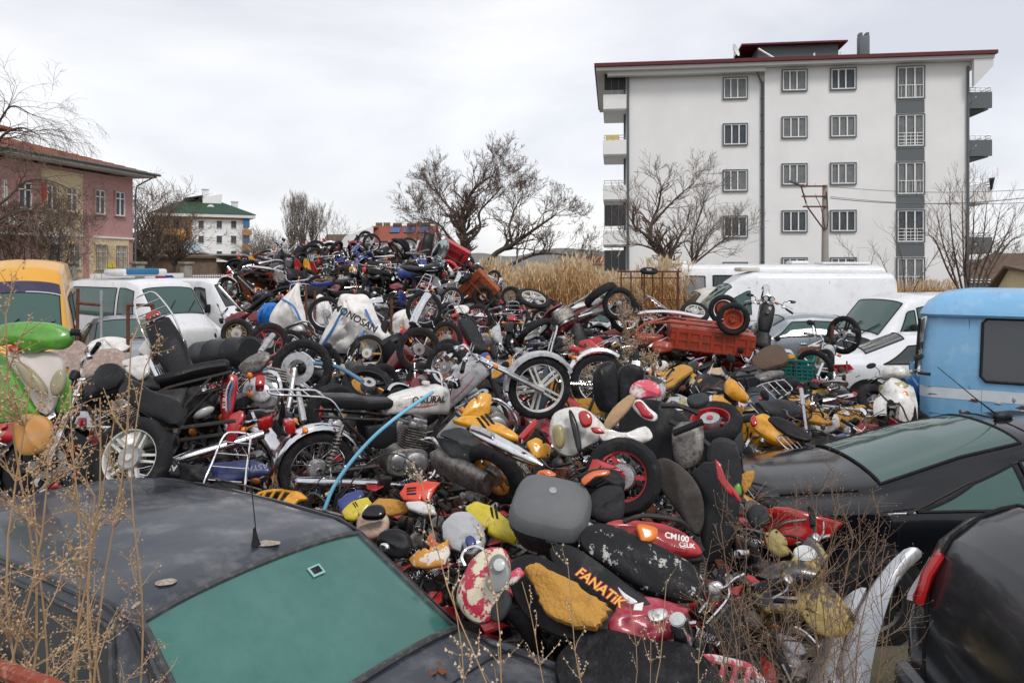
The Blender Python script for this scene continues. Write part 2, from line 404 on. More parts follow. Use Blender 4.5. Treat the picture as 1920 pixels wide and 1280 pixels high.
# roof
def hip(mb, x0, x1, y0, y1, z, h, inset, th=.28, ridge=None):
 mb.box(((x0 + x1) / 2, (y0 + y1) / 2, z + th / 2), (x1 - x0, y1 - y0, th))
 zz = z + th + .003
 vs = [(x0, y0, zz), (x1, y0, zz), (x1, y1, zz), (x0, y1, zz), (x0 + inset, (y0 + y1) / 2, zz + h), (x1 - inset, (y0 + y1) / 2, zz + h)]
 mb.add(vs, [(0, 1, 5, 4), (1, 2, 5), (2, 3, 4, 5), (3, 0, 4)])
rf = MB();
hip(rf, -2.0, Lw + 1.2, -1.25, DEP + 1.2, HT + .22, 1.55, 6.5, .2)
ro = obj('roof', rf, 'roof_maroon', ap)
sf = MB(); sf.box((Lw / 2 - .4, DEP / 2, HT + .11), (Lw + 3.0, DEP + 2.1, .2)); sf.box((sk_ / 2 - .6, -.45, HT - .12), (sk_ + 1.2, .5, .26))
sf.add([(Lw, -1.0, HT), (Lw + 1.05, -1.0, HT), (Lw + 1.05, -1.0, HT - .45), (Lw, -1.0, HT - 1.6), (Lw, -.7, HT), (Lw + 1.05, -.7, HT), (Lw + 1.05, -.7, HT - .45), (Lw, -.7, HT - 1.6)], [(0, 3, 2, 1), (4, 5, 6, 7), (0, 1, 5, 4), (1, 2, 6, 5), (2, 3, 7, 6), (3, 0, 4, 7)])
obj('soffit', sf, 'soffit', ro)
pa, pb = F1.hit(1418, 90)[0], F1.hit(1612, 90)[0]
ph = MB(); ph.box(((pa + pb) / 2, 4.2, HT + 1.6), (pb - pa - 1.1, 3.4, 1.5)); obj('penthouse_wall', ph, 'trim_grey', ro)
pr = MB(); hip(pr, pa - .55, pb - .1, 2.0, 6.4, HT + 2.1, .34, 2.4, .1); obj('penthouse_roof', pr, 'roof_maroon', ro)
ch = MB(); s_ = F1.hit(1634, 80)[0] + .5; ch.rbox((s_, 3.2, HT + 1.55), (.62, .6, 2.3)); ch.box((s_ - .2, 3.2, HT + 2.8), (.18, .5, .2)); ch.box((s_ + .2, 3.2, HT + 2.8), (.18, .5, .2)); obj('chimney', ch, 'trim_grey', ro)
an = MB(); s_ = F1.hit(1380, 95)[0]
an.lathe([(0, 0), (.3, .05), (.42, .14)], (s_ + .2, 2, HT + 1.75), (.8, -.5, .3), 18); an.tube([(s_ + .2, 2, HT + 1.7), (s_ + .1, 2, HT + .4)], .03)
an.tube([(s_ + 1.6, 1.5, HT + 1.7), (s_ + 2.6, 1.5, HT + 1.05)], .07)
for q in (5.0, 6.6): an.tube([(s_ + q, 1.5, HT + .6), (s_ + q, 1.5, HT + 1.3)], .06)
obj('satellite_dish', an, 'pvc_white', ro)
# ---------------------------------------------------------------- pink and cream public building, left
F2 = fac(-60, 34.6, 249, 45.5)
mat('render_pink', (.47, .265, .25), .85, vary=.08, sc_=.8, col2=(.42, .23, .215), lo=.5, hi=.75)
mat('render_cream', (.64, .52, .33), .85, vary=.08, sc_=.8)
mat('tiles_red', (.33, .12, .07), .8, col2=(.11, .055, .04), lo=.45, hi=.62, sc_=1.2, bump=.6, bsc=9)
pk = thing('school_building', 'two-storey pink and cream building with red tiled roof behind the bare willow', 'building', M=F2.M)
H2 = F2.hit(249, 336)[1]; wl = MB(); wl.box((F2.L / 2, 4.5, H2 / 2), (F2.L, 9, H2)); obj('wall', wl, 'render_pink', pk)
c0, c1 = F2.hit(76, 400)[0], F2.hit(153, 400)[0]; zb = F2.hit(200, 447)[1]
cp = MB(); cp.box(((c0 + c1) / 2, -.03, H2 / 2 - .1), (c1 - c0, .1, H2 - .22)); a, b = F2.hit(167, 480)[0], F2.hit(240, 480)[0]
cp.box(((a + b) / 2, -.02, zb / 2), (b - a, .08, zb)); obj('cream_panel', cp, 'render_cream', pk)
bd = MB(); bd.box(((c1 + F2.L) / 2 + .4, -.06, zb + .05), (F2.L - c1 - .8, .12, .09)); bd.box(((0 + c1) / 2, -.1, zb + .05), (c1, .12, .05)); obj('string_course', bd, 'pvc_white', pk)
for k, (a, b, y0, y1) in enumerate(((0, 11, 336, 385), (32, 57, 340, 390), (83, 104, 347, 394), (120, 141, 351, 396), (176, 195, 355, 401), (214, 232, 359, 404), (88, 110, 456, 506), (125, 147, 458, 504), (176, 197, 459, 506), (214, 234, 461, 506))):
 (s0, z1), (s1, _) = F2.hit(a, y0), F2.hit(b, y0); z0 = F2.hit(a, y1)[1]
 wo = window_fn(pk, s0, s1, z0, z1, y=-.05 if k in (2, 3, 6, 7) else .0, surround='render_cream' if k > 5 or k in (2, 3) else 'render_pink', split=(.5,), t=.05, transom=.72, cur='curtain_dark')
 if k > 5:
  r = MB()
  for q in range(7): r.box((s0 + (s1 - s0) * q / 6, -.16, (z0 + z1) / 2), (.02, .02, z1 - z0))
  for q in range(3): r.box(((s0 + s1) / 2, -.16, z0 + (z1 - z0) * q / 2), (s1 - s0, .022, .02))
  obj('bars', r, 'trim_grey', wo)
rf = MB(); x0, x1 = -1.2, F2.L + 1.0; z = H2 + .3
# tiled hip roof with shallow rows of tiles
def tiled(mb, A, B, C, D, nu=60, nv=12, h=.05):
 rows = []
 for j in range(nv * 2 + 1):
  t = (j // 2 + (j % 2) * .97) / nv if j < nv * 2 else 1
  l, r_ = A.lerp(D, t), B.lerp(C, t); nn = (B - A).cross(D - A).normalized()
  rows.append([l.lerp(r_, i / nu) + nn * (h * (1 - (j % 2)) * .8 + h * .8 * abs(math.sin(i * math.pi / 2))) for i in range(nu + 1)])
 mb.loft(rows, False, closed=False)
tiled(rf, V((x0, -1, z)), V((x1, -1, z)), V((x1 - 4.5, 4.5, z + 1.5)), V((x0 + .5, 4.5, z + 1.5)), 120)
tiled(rf, V((x1, -1, z)), V((x1, 10, z)), V((x1 - 4.5, 4.6, z + 1.5)), V((x1 - 4.5, 4.5, z + 1.5)))
ro = obj('roof', rf, 'tiles_red', pk)
ev = MB(); ev.box(((x0 + x1) / 2, 4.5, z - .09), (x1 - x0 - .1, 10.8, .16)); obj('eaves', ev, 'soffit', ro)
gt = MB(); gt.tube([(x0, -1.05, z + .0), (x1 + .05, -1.05, z + .0)], .08, 6); gt.tube([(x1 - .2, -.95, z - .05), (F2.L + .1, -.2, z - .7), (F2.L + .1, -.1, z - 1.2), (F2.L + .1, -.1, 0)], .05, 6); obj('gutter', gt, 'trim_grey', ro)
# raised part of the roof at the left edge
s_, z_ = F2.hit(0, 240); up = MB(); up.box((s_ - 3, 2.2, z_ - .9), (5.2, 3, 1.8)); obj('dormer', up, 'render_pink', ro)
up = MB(); hip(up, s_ - 7, s_ + .95, .0, 4.6, z_ + .0, .7, 2.2, .12); obj('dormer_roof', up, 'tiles_red', ro)
ac = MB(); (s0, z1) = F2.hit(84, 433); ac.rbox((s0 + .45, -.28, z1 - .35), (.95, .36, .62)); aco = obj('air_conditioner', ac, 'pvc_white', pk)
fn = MB(); fn.lathe([(.0, 0), (.1, .01), (.23, .012), (.25, .0)], (s0 + .6, -.47, z1 - .35), (0, -1, 0), 20); obj('fan_grille', fn, 'trim_grey', aco)
sg = MB(); (s0, z1), (s1, z0) = F2.hit(0, 405), F2.hit(67, 425); sg.box(((s0 + s1) / 2, -.5, (z0 + z1) / 2), (s1 - s0, .08, abs(z1 - z0))); so_ = obj('sign_board', sg, 'white_label', pk)
sm = MB(); sm.box(((s0 + s1) / 2, -.545, (z0 + z1) / 2 + .05), (s1 - s0 - .8, .006, .09)); obj('sign_lettering', sm, mat('letter_red', (.4, .02, .02), .6), so_)
cn = MB(); cn.box(((s0 + s1) / 2 - .6, -.35, z0 - .4), (s1 - s0 + 2.8, .7, .14)); obj('canopy', cn, 'pvc_white', pk)
(s0, z1), (s1, z0) = F2.hit(199, 492), F2.hit(214, 502); nb = MB(); nb.box(((s0 + s1) / 2, -.09, (z0 + z1) / 2), (s1 - s0, .03, z1 - z0)); obj('yellow_notice', nb, mat('notice_yellow', (.7, .62, .02), .6), pk)
(s0, z1) = F2.hit(66, 345); fl = MB(); fl.tube([(s0, 0, z1 - .6), (s0, -.7, z1 + .3)], .02); fo = obj('flagpole', fl, 'galv', pk)
f2 = MB(); f2.loft([[V((s0 + .02 * math.sin(k), -.65 + k * .05, z1 + .2 - k * .03)), V((s0 + .03 * math.sin(k + 1), -.65 + k * .04, z1 - .7 - k * .04))] for k in range(8)], False, closed=False); obj('flag', f2, 'letter_red', fo)
# ---------------------------------------------------------------- white block with the green roof
F3 = fac(353, 117, 466, 121)
mat('tiles_green', (.02, .07, .038), .8, vary=.3, sc_=1, bump=.4, bsc=6)
mat('render_orange', (.50, .25, .09), .8, vary=.05)
gb = thing('green_roofed_block', 'white apartment block with a dark green hip roof and orange balconies', 'building', M=F3.M)
H3 = F3.hit(410, 408)[1]; wl = MB(); wl.box((F3.L / 2, 5.5, H3 / 2), (F3.L, 11, H3)); obj('wall', wl, 'render_white', gb)
for a in (0, 1, 2):
 px = (372, 406, 433)[a]
 for r, y in enumerate((421, 449, 478, 505)):
  (s0, z1), (s1, z0) = F3.hit(px, y - 7), F3.hit(px + 10, y + 7); window_fn(gb, s0, s1, z0, z1, split=(.5,), fr='trim_grey', surround='pvc_white', cur='curtain_dark', t=.06, transom=.7)
lc, rc = F3.hit(352, 400)[0], F3.hit(455, 400)[0]
tr = MB(); tr.box((lc + .35, -.06, H3 / 2), (.5, .14, H3)); tr.box((F3.L / 2, -.08, H3 - .15), (F3.L, .2, .2)); obj('orange_trim', tr, 'render_orange', gb)
for r in range(4):
 z = F3.hit(460, (436, 465, 492, 520)[r])[1]; b = MB(); b.box((F3.L - .3, -.5, z), (1.3, 1.0, .9)); obj('balcony', b, 'render_orange', gb)
 b = MB(); b.box((F3.L - .35, -.25, z + 1.45), (.9, .5, 1.3)); obj('blue_blind', b, mat('blind_blue', (.04, .16, .33), .6), gb)
 b = MB(); b.box((-2.3, 1.8, z - .1), (4.4, 3.4, .9)); obj('balcony', b, 'render_orange', gb)
sw = MB(); sw.box((-2.0, 6.5, H3 / 2), (4, 8, H3));
obj('side_wall', sw, 'render_cream', gb)
for r in range(3):
 for k in range(2):
  z = F3.hit(340, (418, 447, 476)[r])[1]; b = MB(); b.box((-1.5 - k * 1.4, 2.47, z), (.8, .05, 1.4)); obj('window', b, 'room_dark', gb)
rf = MB(); hip(rf, -5.2, F3.L + 1.0, -1, 12, H3 + .5, 3.0, 6.5, .05); ro = obj('roof', rf, 'tiles_green', gb)
ev = MB(); ev.box((F3.L / 2 - 2.1, 5.5, H3 + .25), (F3.L + 6, 12.8, .49)); obj('eaves', ev, 'soffit', ro)
s_, z_ = F3.hit(384, 385); b = MB(); b.add([(s_, 3, H3 + 1), (s_ + 2.6, 3, H3 + 1), (s_ + 2.9, 3, H3 + 3.9), (s_, 3, H3 + 3.3), (s_, 7, H3 + 1), (s_ + 2.6, 7, H3 + 1), (s_ + 2.9, 7, H3 + 3.9), (s_, 7, H3 + 3.3)], [(0, 1, 2, 3), (5, 4, 7, 6), (3, 2, 6, 7), (1, 5, 6, 2), (0, 3, 7, 4)]); obj('stair_tower', b, 'render_white', ro)
b = MB(); b.add([(s_ - 2.6, 3, H3 + 2.9), (s_, 3, H3 + 3.45), (s_, 7, H3 + 3.45), (s_ - 2.6, 7, H3 + 2.9), (s_ - 2.6, 3, H3 + 3.1), (s_, 3, H3 + 3.65), (s_, 7, H3 + 3.65), (s_ - 2.6, 7, H3 + 3.1)], [(0, 1, 2, 3), (7, 6, 5, 4), (0, 4, 5, 1), (1, 5, 6, 2), (2, 6, 7, 3), (3, 7, 4, 0)]); obj('tower_roof', b, 'tiles_green', ro)
for sx, hh in ((.4, 2.9), (F3.L - 1.4, 2.6), (s_ + .6, 4.4)):
 b = MB(); b.rbox((sx, 5, H3 + hh - .6), (.9, .8, 1.5)); b.box((sx, 5, H3 + hh + .3), (1.1, 1, .15)); obj('chimney', b, 'soffit', ro)
b = MB(); b.lathe([(0, 0), (.35, .05), (.5, .16)], (s_ + 1, 1.6, H3 + 1.6), (0, -1, .4), 14); obj('satellite_dish', b, 'pvc_white', ro)
# ---------------------------------------------------------------- shed, row house, far roofs
def house(nm, label, A, da, B, db, ytop, dep, wallm, roofm, rise, over=.5, cat='building', gable=False, roofang=None):
 f = fac(A, da, B, db); t = thing(nm, label, cat, M=f.M); h = f.hit((A + B) / 2, ytop)[1]
 m = MB(); m.box((f.L / 2, dep / 2, h / 2), (f.L, dep, h))
 if gable:
  for x in (0.0, f.L): m.add([(x, 0, h), (x, dep, h), (x, dep / 2, h + rise)], [(0, 1, 2)])
 obj('wall', m, wallm, t); m = MB()
 if gable:
  for sy in (0, 1):
   A_, B_ = (-over, -over * .8), (dep / 2, 0)
   ys = [-over, dep / 2] if sy == 0 else [dep + over, dep / 2]
   z0 = h - over * rise / (dep / 2); zt = h + rise
   vs = [(-over, ys[0], z0), (f.L + over, ys[0], z0), (f.L + over, ys[1], zt), (-over, ys[1], zt)]
   m.add(vs + [(a, b, c + .18) for a, b, c in vs], [(0, 1, 2, 3), (7, 6, 5, 4), (0, 4, 5, 1), (1, 5, 6, 2), (2, 6, 7, 3), (3, 7, 4, 0)])
 else: hip(m, -over, f.L + over, -over, dep + over, h, rise, min(f.L, dep) * .45, .15)
 ro = obj('roof', m, roofm, t); return t, f, h, ro
mat('mud_brick', (.22, .16, .115), .9, col2=(.14, .10, .07), lo=.4, hi=.6, sc_=1.5, bump=.3, bsc=8, vary=.2)
mat('tin_roof', (.34, .35, .34), .6, .3, vary=.1)
mat('tiles_brown', (.13, .085, .06), .9, vary=.3, sc_=2, bump=.4, bsc=5)
sh, fs, hs, ro = house('brick_shed', 'low brown mud-brick shed with solar panels on its roof beside the concrete fence posts', 268, 62, 406, 66, 484, 7, 'mud_brick', 'tiles_brown', 1.1, .3)
for k in range(2):
 s_, z_ = fs.hit(360 + k * 14, 478); b = MB(); b.box((s_, .9, hs + 1.0), (.9, .07, 1.8), rot=(R(-50), 0, R(20))); obj('solar_panel', b, mat('solar_grey', (.25, .32, .36), .15, coat=.5), ro)
b = MB(); s_, z_ = fs.hit(354, 460); b.rbox((s_, 1.6, hs + 1.9), (.8, .6, .8), b=.1); b.tube([(s_ - .3, 1.6, hs + .4), (s_ - .3, 1.6, hs + 1.6)], .04); b.tube([(s_ + .3, 1.6, hs + .4), (s_ + .3, 1.6, hs + 1.6)], .04); obj('water_tank', b, 'paint_yellow', ro)
f = fac(405, 66, 450, 66); lt = thing('lean_to', 'dark open lean-to with pale tin roof joined to the brown shed', 'shed', M=f.M)
zt = f.hit(430, 484)[1]; b = MB(); b.box((f.L / 2, 2.5, zt), (f.L + 1, 5.6, .14), rot=(R(-6), 0, 0)); obj('roof', b, 'tin_roof', lt)
b = MB(); b.box((f.L / 2, 4.6, zt / 2), (f.L, .15, zt - .3));
for k in range(2): b.box((k * f.L, 2.3, zt / 2 - .1), (.12, 4.4, zt - .4))
obj('wall', b, 'mud_brick', lt)
rh, fr_, hr, ro = house('row_house', 'pale house with a bright red tiled roof and blue solar panels behind the mound', 690, 92, 806, 91, 451, 5, 'render_white', 'tiles_red', 1.7, .3, gable=True)
MATS['tiles_red2'] = mat('tiles_red2', (.27, .08, .05), .8, vary=.15, sc_=1, bump=.3, bsc=5); ro.data.materials[0] = MATS['tiles_red2']
g2 = MB()
(s0, z0), (s1, _) = fr_.hit(638, 451), fr_.hit(700, 451)
g2.add([(s0, .0, 0), (s1, 0, 0), (s1, 0, hr + 1.7), (s0 + (s1 - s0) * .15, 0, hr + .6), (s0, 0, hr - .3)], [(0, 1, 2, 3, 4)]); g2.add([(s0, .0, 0), (s1, 0, 0), (s1, 0, hr + 1.7), (s0 + (s1 - s0) * .15, 0, hr + .6), (s0, 0, hr - .3), (s0, 6, 0), (s1, 6, 0), (s1, 6, hr + 1.7), (s0 + (s1 - s0) * .15, 6, hr + .6), (s0, 6, hr - .3)], [(5, 9, 8, 7, 6), (2, 7, 8, 3), (3, 8, 9, 4), (4, 9, 5, 0)])
obj('gable_wall', g2, 'render_white', rh)
for k in range(3):
 s_ = fr_.hit(735 + k * 27, 440)[0]; b = MB(); b.box((s_, 1.5, hr + 1.35), (1.25, .1, 1.3), rot=(R(-55), 0, 0)); obj('solar_panel', b, mat('solar_blue', (.02, .06, .2), .1, coat=.6), ro)
 b = MB(); b.tube([(s_ - .5, 2.3, hr + 1.95), (s_ + .5, 2.3, hr + 1.95)], .28, 10); obj('water_tank', b, 'tiles_brown', ro)
for a in (697, 712, 775, 790): b = MB(); s_ = fr_.hit(a, 440)[0]; b.rbox((s_, 2.9, hr + 1.9), (.7, .6, .8)); obj('chimney', b, 'mud_brick', ro)
for a in (778, 790):
 (s0, z1), (s1, z0) = fr_.hit(a, 462), fr_.hit(a + 7, 476); window_fn(rh, s0, s1, z0, z1, split=(.5,), surround='pvc_white', cur='curtain_dark')
house('small_house', 'small grey-blue house with a dull brown roof beside the bare poplars', 606, 105, 642, 105, 470, 8, mat('render_bluegrey', (.20, .24, .29), .9), 'tiles_brown', 2.2, .5, gable=True)
bh, fb, hb, ro = house('brick_house', 'brown brick house with a sloping roof behind the bare bush', 1790, 62, 1880, 58, 524, 9, 'mud_brick', 'tiles_brown', 1.9, .5, gable=True)
f = fac(1868, 42, 1940, 40); q = thing('gabled_outbuilding', 'small pale gabled outbuilding at the roofline of the blue minibus', 'building', M=f.M); z = f.hit(1880, 545)[1]
b = MB(); b.add([(0, 0, 0), (f.L, 0, 0), (f.L, 0, z + .9), (f.L * .35, 0, z + 1.2), (0, 0, z), (0, 5, 0), (f.L, 5, 0), (f.L, 5, z + .9), (f.L * .35, 5, z + 1.2), (0, 5, z)], [(0, 1, 2, 3, 4), (5, 9, 8, 7, 6), (0, 4, 9, 5)]); obj('wall', b, 'render_cream', q)
b = MB()
for (a, za), (c, zc) in (((-.4, z - .15), (f.L * .35, z + 1.2)), ((f.L * .35, z + 1.2), (f.L + .3, z + .85))):
 b.add([(a, -.4, za + .02), (c, -.4, zc + .02), (c, 5.3, zc + .02), (a, 5.3, za + .02), (a, -.4, za + .16), (c, -.4, zc + .16), (c, 5.3, zc + .16), (a, 5.3, za + .16)], [(0, 1, 2, 3), (7, 6, 5, 4), (0, 4, 5, 1), (2, 6, 7, 3), (3, 7, 4, 0), (1, 5, 6, 2)])
obj('roof', b, 'tiles_brown', q)
house('long_low_building', 'long low reddish-roofed building far behind the dry reeds', 1090, 210, 1178, 200, 494, 10, 'render_cream', 'tiles_red', 2.0, .6, gable=True)
# ---------------------------------------------------------------- fence with concrete posts
mat('concrete', (.30, .28, .24), .9, col2=(.17, .16, .13), lo=.45, hi=.65, sc_=2, bump=.3, bsc=12)
FF = fac(120, 40, 480, 50)
fe = thing('compound_fence', 'white panelled fence between tall concrete posts in front of the pink building', 'fence', M=FF.M)
zt = FF.hit(300, 516)[1]
lw = MB(); lw.box((FF.L / 2 - .5, .1, .55), (FF.L, .25, 1.1)); obj('base_wall', lw, 'concrete', fe)
for a in (131, 260, 350, 470):
 s_, z_ = FF.hit(a, 495); b = MB(); b.rbox((s_, .05, z_ / 2), (.5, .5, z_)); b.rbox((s_, .05, z_ + .06), (.68, .68, .14)); obj('post', b, 'concrete', fe)
for a, c in ((168, 254), (266, 346)):
 (s0, z1), (s1, z0) = FF.hit(a, 515), FF.hit(c, 530); b = MB(); b.box(((s0 + s1) / 2, -.06, 1.75), (s1 - s0, .04, 1.15)); po = obj('white_panel', b, 'render_white', fe)
 if a == 266:
  for k, m_ in ((0, 'letter_red'), (1, mat('letter_blue', (.03, .05, .3), .6))):
   c_ = FF.hit(300 + 15 * k, 522)[0]; b = MB(); b.shell([(c_ + x, -.082, 2.08 + z) for x, z in ((-.3, -.1), (.2, -.12), (.34, .02), (.2, .13), (-.3, .12), (-.36, .02))], (0, -1, 0), .01, .002); obj('painted_emblem', b, m_, po)
b = MB(); (s0, _), (s1, _) = FF.hit(354, 516), FF.hit(466, 516)
k = s0
while k < s1: b.box((k, 0, 1.6), (.025, .025, 1.3)); k += .16
for z in (1.15, 1.9, 2.15): b.box(((s0 + s1) / 2, 0, z), (s1 - s0, .03, .05))
obj('railing', b, 'pvc_white', fe)
# ---------------------------------------------------------------- lamp pole with cables
mat('pole_concrete', (.34, .32, .28), .85, bump=.2, bsc=10, vary=.15)
P0 = W(1547, 500, 36); lp = thing('utility_pole', 'concrete utility pole with rusty crossarms and a lamp in front of the apartment block', 'pole', loc=(P0.x, P0.y, 0))
zt = HC + 153 * 36 / F; b = MB(); b.tube([(0, 0, 0), (0, 0, zt)], [.20, .12], 10); obj('shaft', b, 'pole_concrete', lp)
k = 36 / F; b = MB()
for y, x0 in ((350, -48), (369, -46), (388, -44)): b.box((x0 * k / 2, -.16, HC + (500 - y) * k), (abs(x0) * k, .06, .07))
b.tube([(-48 * k, -.16, HC + 152 * k), (-36 * k, -.16, HC + 112 * k), (-4 * k, -.16, HC + 68 * k)], .035, 6)
b.tube([(-48 * k, -.16, HC + 150 * k), (-58 * k, -.16, HC + 155 * k)], .03, 6); obj('crossarm', b, 'rust', lp)
b = MB(); b.rbox((-60 * k, -.16, HC + 157 * k), (.42, .2, .12), rot=(0, R(20), 0)); obj('lamp_head', b, 'trim_grey', lp)
for y, x in ((350, -40), (369, -40), (388, -38), (350, -20), (369, -20)): b = MB(); b.lathe([(0, 0), (.045, .02), (.03, .06), (.05, .08), (.02, .13), (0, .13)], (x * k, -.16, HC + (500 - y) * k + .02), (0, 0, 1), 8); obj('insulator', b, 'soffit', lp)
b = MB(); b.tube(cr([(-20 * k, -.14, HC + 131 * k), (-10 * k, -.14, HC + 110 * k), (-2 * k, -.16, HC + 70 * k), (3 * k, -.18, HC + 90 * k), (0, -.16, HC + 140 * k)], 4), .018, 5); obj('loose_wire', b, 'rubber', lp)
def cable(label, a, b_, sag, r=.012):
 pts = [a.lerp(b_, i / 24) - V((0, 0, sag * 4 * (i / 24) * (1 - i / 24))) for i in range(25)]
 m = MB(); m.tube(pts, r, 5); solo('power_cable', m, mat('cable_grey', (.16, .16, .17), .7), label, 'cable')
cable('thin overhead cable running from the upper crossarm past the tall windows', V((P0.x + .2, P0.y - .1, HC + 150 * k)), W(2050, 345, 30), .3)
cable('thin overhead cable running from the middle crossarm past the tall windows', V((P0.x + .2, P0.y - .1, HC + 131 * k)), W(2050, 371, 30), .3)
cable('thick sagging cable running from the lower crossarm to the balconies', V((P0.x + .2, P0.y - .1, HC + 128 * k)), W(2050, 352, 34), .45, .02)
# ---------------------------------------------------------------- bare trees
mat('bark', (.075, .055, .042), .95, col2=(.13, .105, .085), lo=.4, hi=.7, sc_=6, bump=.6, bsc=25)
mat('twig', (.15, .105, .082), .95, vary=.2)
mat('twig_pale', (.20, .165, .14), .95, vary=.2)
def tree(label, base, limbs, height, twig_n=5, twig_len=.9, seed=1, depth=4, r0=.16, droop=0.0, kind='bare_tree', spread=.55, tm='twig', up=.12, thin=.72, cat='tree', group=None, rmin=.006):
 rn = random.Random(seed); T = MB(); C = MB()
 def grow(p, d, ln, r, k):
  steps = 3 if k > 1 else 2; pts = [p];
  for i in range(steps):
   d = (d + V((rn.gauss(0, .17), rn.gauss(0, .17), rn.gauss(0, .12) + up * .4 - droop * (depth - k + 1) * .12))).normalized()
   p = p + d * ln / steps; pts.append(p)
  rs = [r * (1 - .35 * i / steps) for i in range(steps + 1)]
  (T if r > .03 else C).tube(pts, rs, 5 if r > .03 else 3, False)
  if k <= 0: return
  m = rn.choice((2, 3, 3)) if k > 1 else rn.choice((2, 3, 4))
  for j in range(m):
   q = pts[-1] if j == 0 else pts[rn.randint(1, steps)]
   a = d.orthogonal().normalized(); a.rotate(Matrix.Rotation(rn.uniform(0, 6.28), 3, d))
   nd = (d + a * rn.uniform(.35, 1.0) * spread * 1.6 + V((0, 0, up))).normalized()
   grow(q, nd, ln * rn.uniform(.62, .86), max(rmin, r * rn.uniform(.5, .72)), k - 1)
 for lm, ra, rb in limbs:
  pts = cr([V(q) for q in lm], 5); m = len(pts)
  T.tube(pts, [ra + (rb - ra) * i / (m - 1) for i in range(m)], 8, False)
  for i in range(int(m * .35), m):
   for _ in range(twig_n if i == m - 1 else (1 if rn.random() < .75 else 2)):
    d = (pts[i] - pts[i - 1]).normalized(); a = d.orthogonal().normalized(); a.rotate(Matrix.Rotation(rn.uniform(0, 6.28), 3, d))
    nd = (d * .7 + a * rn.uniform(.4, 1.1) + V((0, 0, up * 1.5))).normalized(); rr = ra + (rb - ra) * i / (m - 1)
    grow(pts[i], nd, twig_len * rn.uniform(.7, 1.15), max(rmin * 1.5, rr * .5), depth - (0 if i == m - 1 else 1))
 t = thing(kind, label, cat, loc=base, group=group)
 obj('trunk', T, 'bark', t); obj('crown', C, tm, t); return t
def rel(pts, base, d): return [tuple(W(a, b, d + (c if len(q) > 2 else 0)) - V(base)) for q in pts for a, b, c in [(q + (0,))[:3]]]
def gb_(px, d): q = W(px, 500, d); return (q.x, q.y, 0)
B = gb_(898, 34)
tree('largest bare tree, spreading from a dark trunk behind the mound into a wide crown', B, [
 (rel([(898, 578), (890, 520), (876, 480), (868, 440), (868, 416)], B, 34), .24, .13),
 (rel([(868, 432, 0), (868, 400, .3), (880, 368, 0), (900, 344, -.3), (925, 328, -.5)], B, 34), .11, .025),
 (rel([(870, 416), (845, 392, .6), (828, 372, .8), (815, 352, 1)], B, 34), .075, .02),
 (rel([(876, 456), (900, 428, .8), (898, 400, 1), (918, 376, 1.2), (940, 352, 1.4)], B, 34), .075, .02),
 (rel([(872, 472), (845, 448, -1), (822, 420, -1.4), (790, 408, -1.8)], B, 34), .08, .02),
 (rel([(896, 530), (925, 480, 0), (965, 456, -.5), (1005, 428, -1), (1040, 404, -1.4)], B, 34), .15, .03),
 (rel([(960, 456), (955, 428, .3), (962, 400, .6), (975, 372, .6)], B, 34), .075, .02),
 (rel([(905, 520), (950, 500, -.5), (1000, 478, -.8), (1045, 476, -1), (1075, 480, -1.2)], B, 34), .10, .02),
 (rel([(885, 540), (862, 510, .5), (840, 490, 1), (815, 472, 1.3)], B, 34), .08, .03)], 8, twig_len=.60, seed=3, depth=5, spread=.6, rmin=.006)
B = gb_(1250, 33)
tree('bare knotty tree rising between the dry reeds and the white bus', B, [
 (rel([(1252, 590), (1253, 530), (1250, 498), (1238, 470)], B, 33), .17, .12),
 (rel([(1240, 480), (1222, 455), (1222, 420, .4), (1235, 385, .4), (1240, 350)], B, 33), .10, .03),
 (rel([(1236, 470), (1210, 440, -.5), (1190, 425, -.8), (1188, 400, -1)], B, 33), .08, .03),
 (rel([(1250, 505), (1262, 470, .3), (1278, 436, .5)], B, 33), .09, .05),
 (rel([(1224, 420), (1245, 395, -.3), (1275, 365, -.6), (1300, 345, -.8)], B, 33), .06, .02),
 (rel([(1232, 470), (1205, 460, .3), (1180, 458, .4)], B, 33), .05, .02)], 6, twig_len=.6, seed=8, depth=3, r0=.1, spread=.6, rmin=.007)
B = gb_(1300, 37)
tree('smaller pale bare tree leaning against the apartment wall beside the knotty tree', B, [
 (rel([(1288, 560), (1295, 505), (1305, 480), (1325, 445)], B, 37), .11, .05),
 (rel([(1298, 495), (1298, 450), (1310, 410), (1320, 380)], B, 37), .06, .03),
 (rel([(1300, 495), (1325, 475), (1350, 455), (1372, 440)], B, 37), .06, .02)], 5, twig_len=.8, seed=21, depth=4, tm='twig_pale', rmin=.006)
B = gb_(1815, 26)
limbs = [(rel([(1812 + i * 3, 590), (1812 + a * .4, 520), (1812 + a * .8, 455, c), (1812 + a, top, c)], B, 26), .045, .012) for i, (a, top, c) in enumerate(((-55, 400, .5), (-32, 372, -.4), (-8, 360, .8), (15, 372, 0), (38, 385, .6), (62, 400, -.5), (85, 420, .3), (-70, 440, -.3), (100, 445, 0), (0, 400, -1)))]
tree('bare multi-stemmed bush tree with a few rusty leaves against the right balconies', B, limbs, 4, twig_n=3, twig_len=.55, seed=31, depth=2, tm='twig', rmin=.005, spread=.4, up=.2)
B = gb_(1705, 24)
tree('sparse bare sapling behind the white van roof', B, [(rel([(1700, 600), (1695, 530), (1690, 480), (1672, 440)], B, 24), .02, .008), (rel([(1702, 600), (1715, 540), (1740, 500), (1760, 470)], B, 24), .02, .008), (rel([(1700, 590), (1712, 560), (1735, 545), (1775, 550)], B, 24), .018, .007), (rel([(1700, 590), (1685, 550), (1660, 505), (1650, 480)], B, 24), .014, .006)], 3, twig_n=2, twig_len=.5, seed=33, depth=1, rmin=.004)
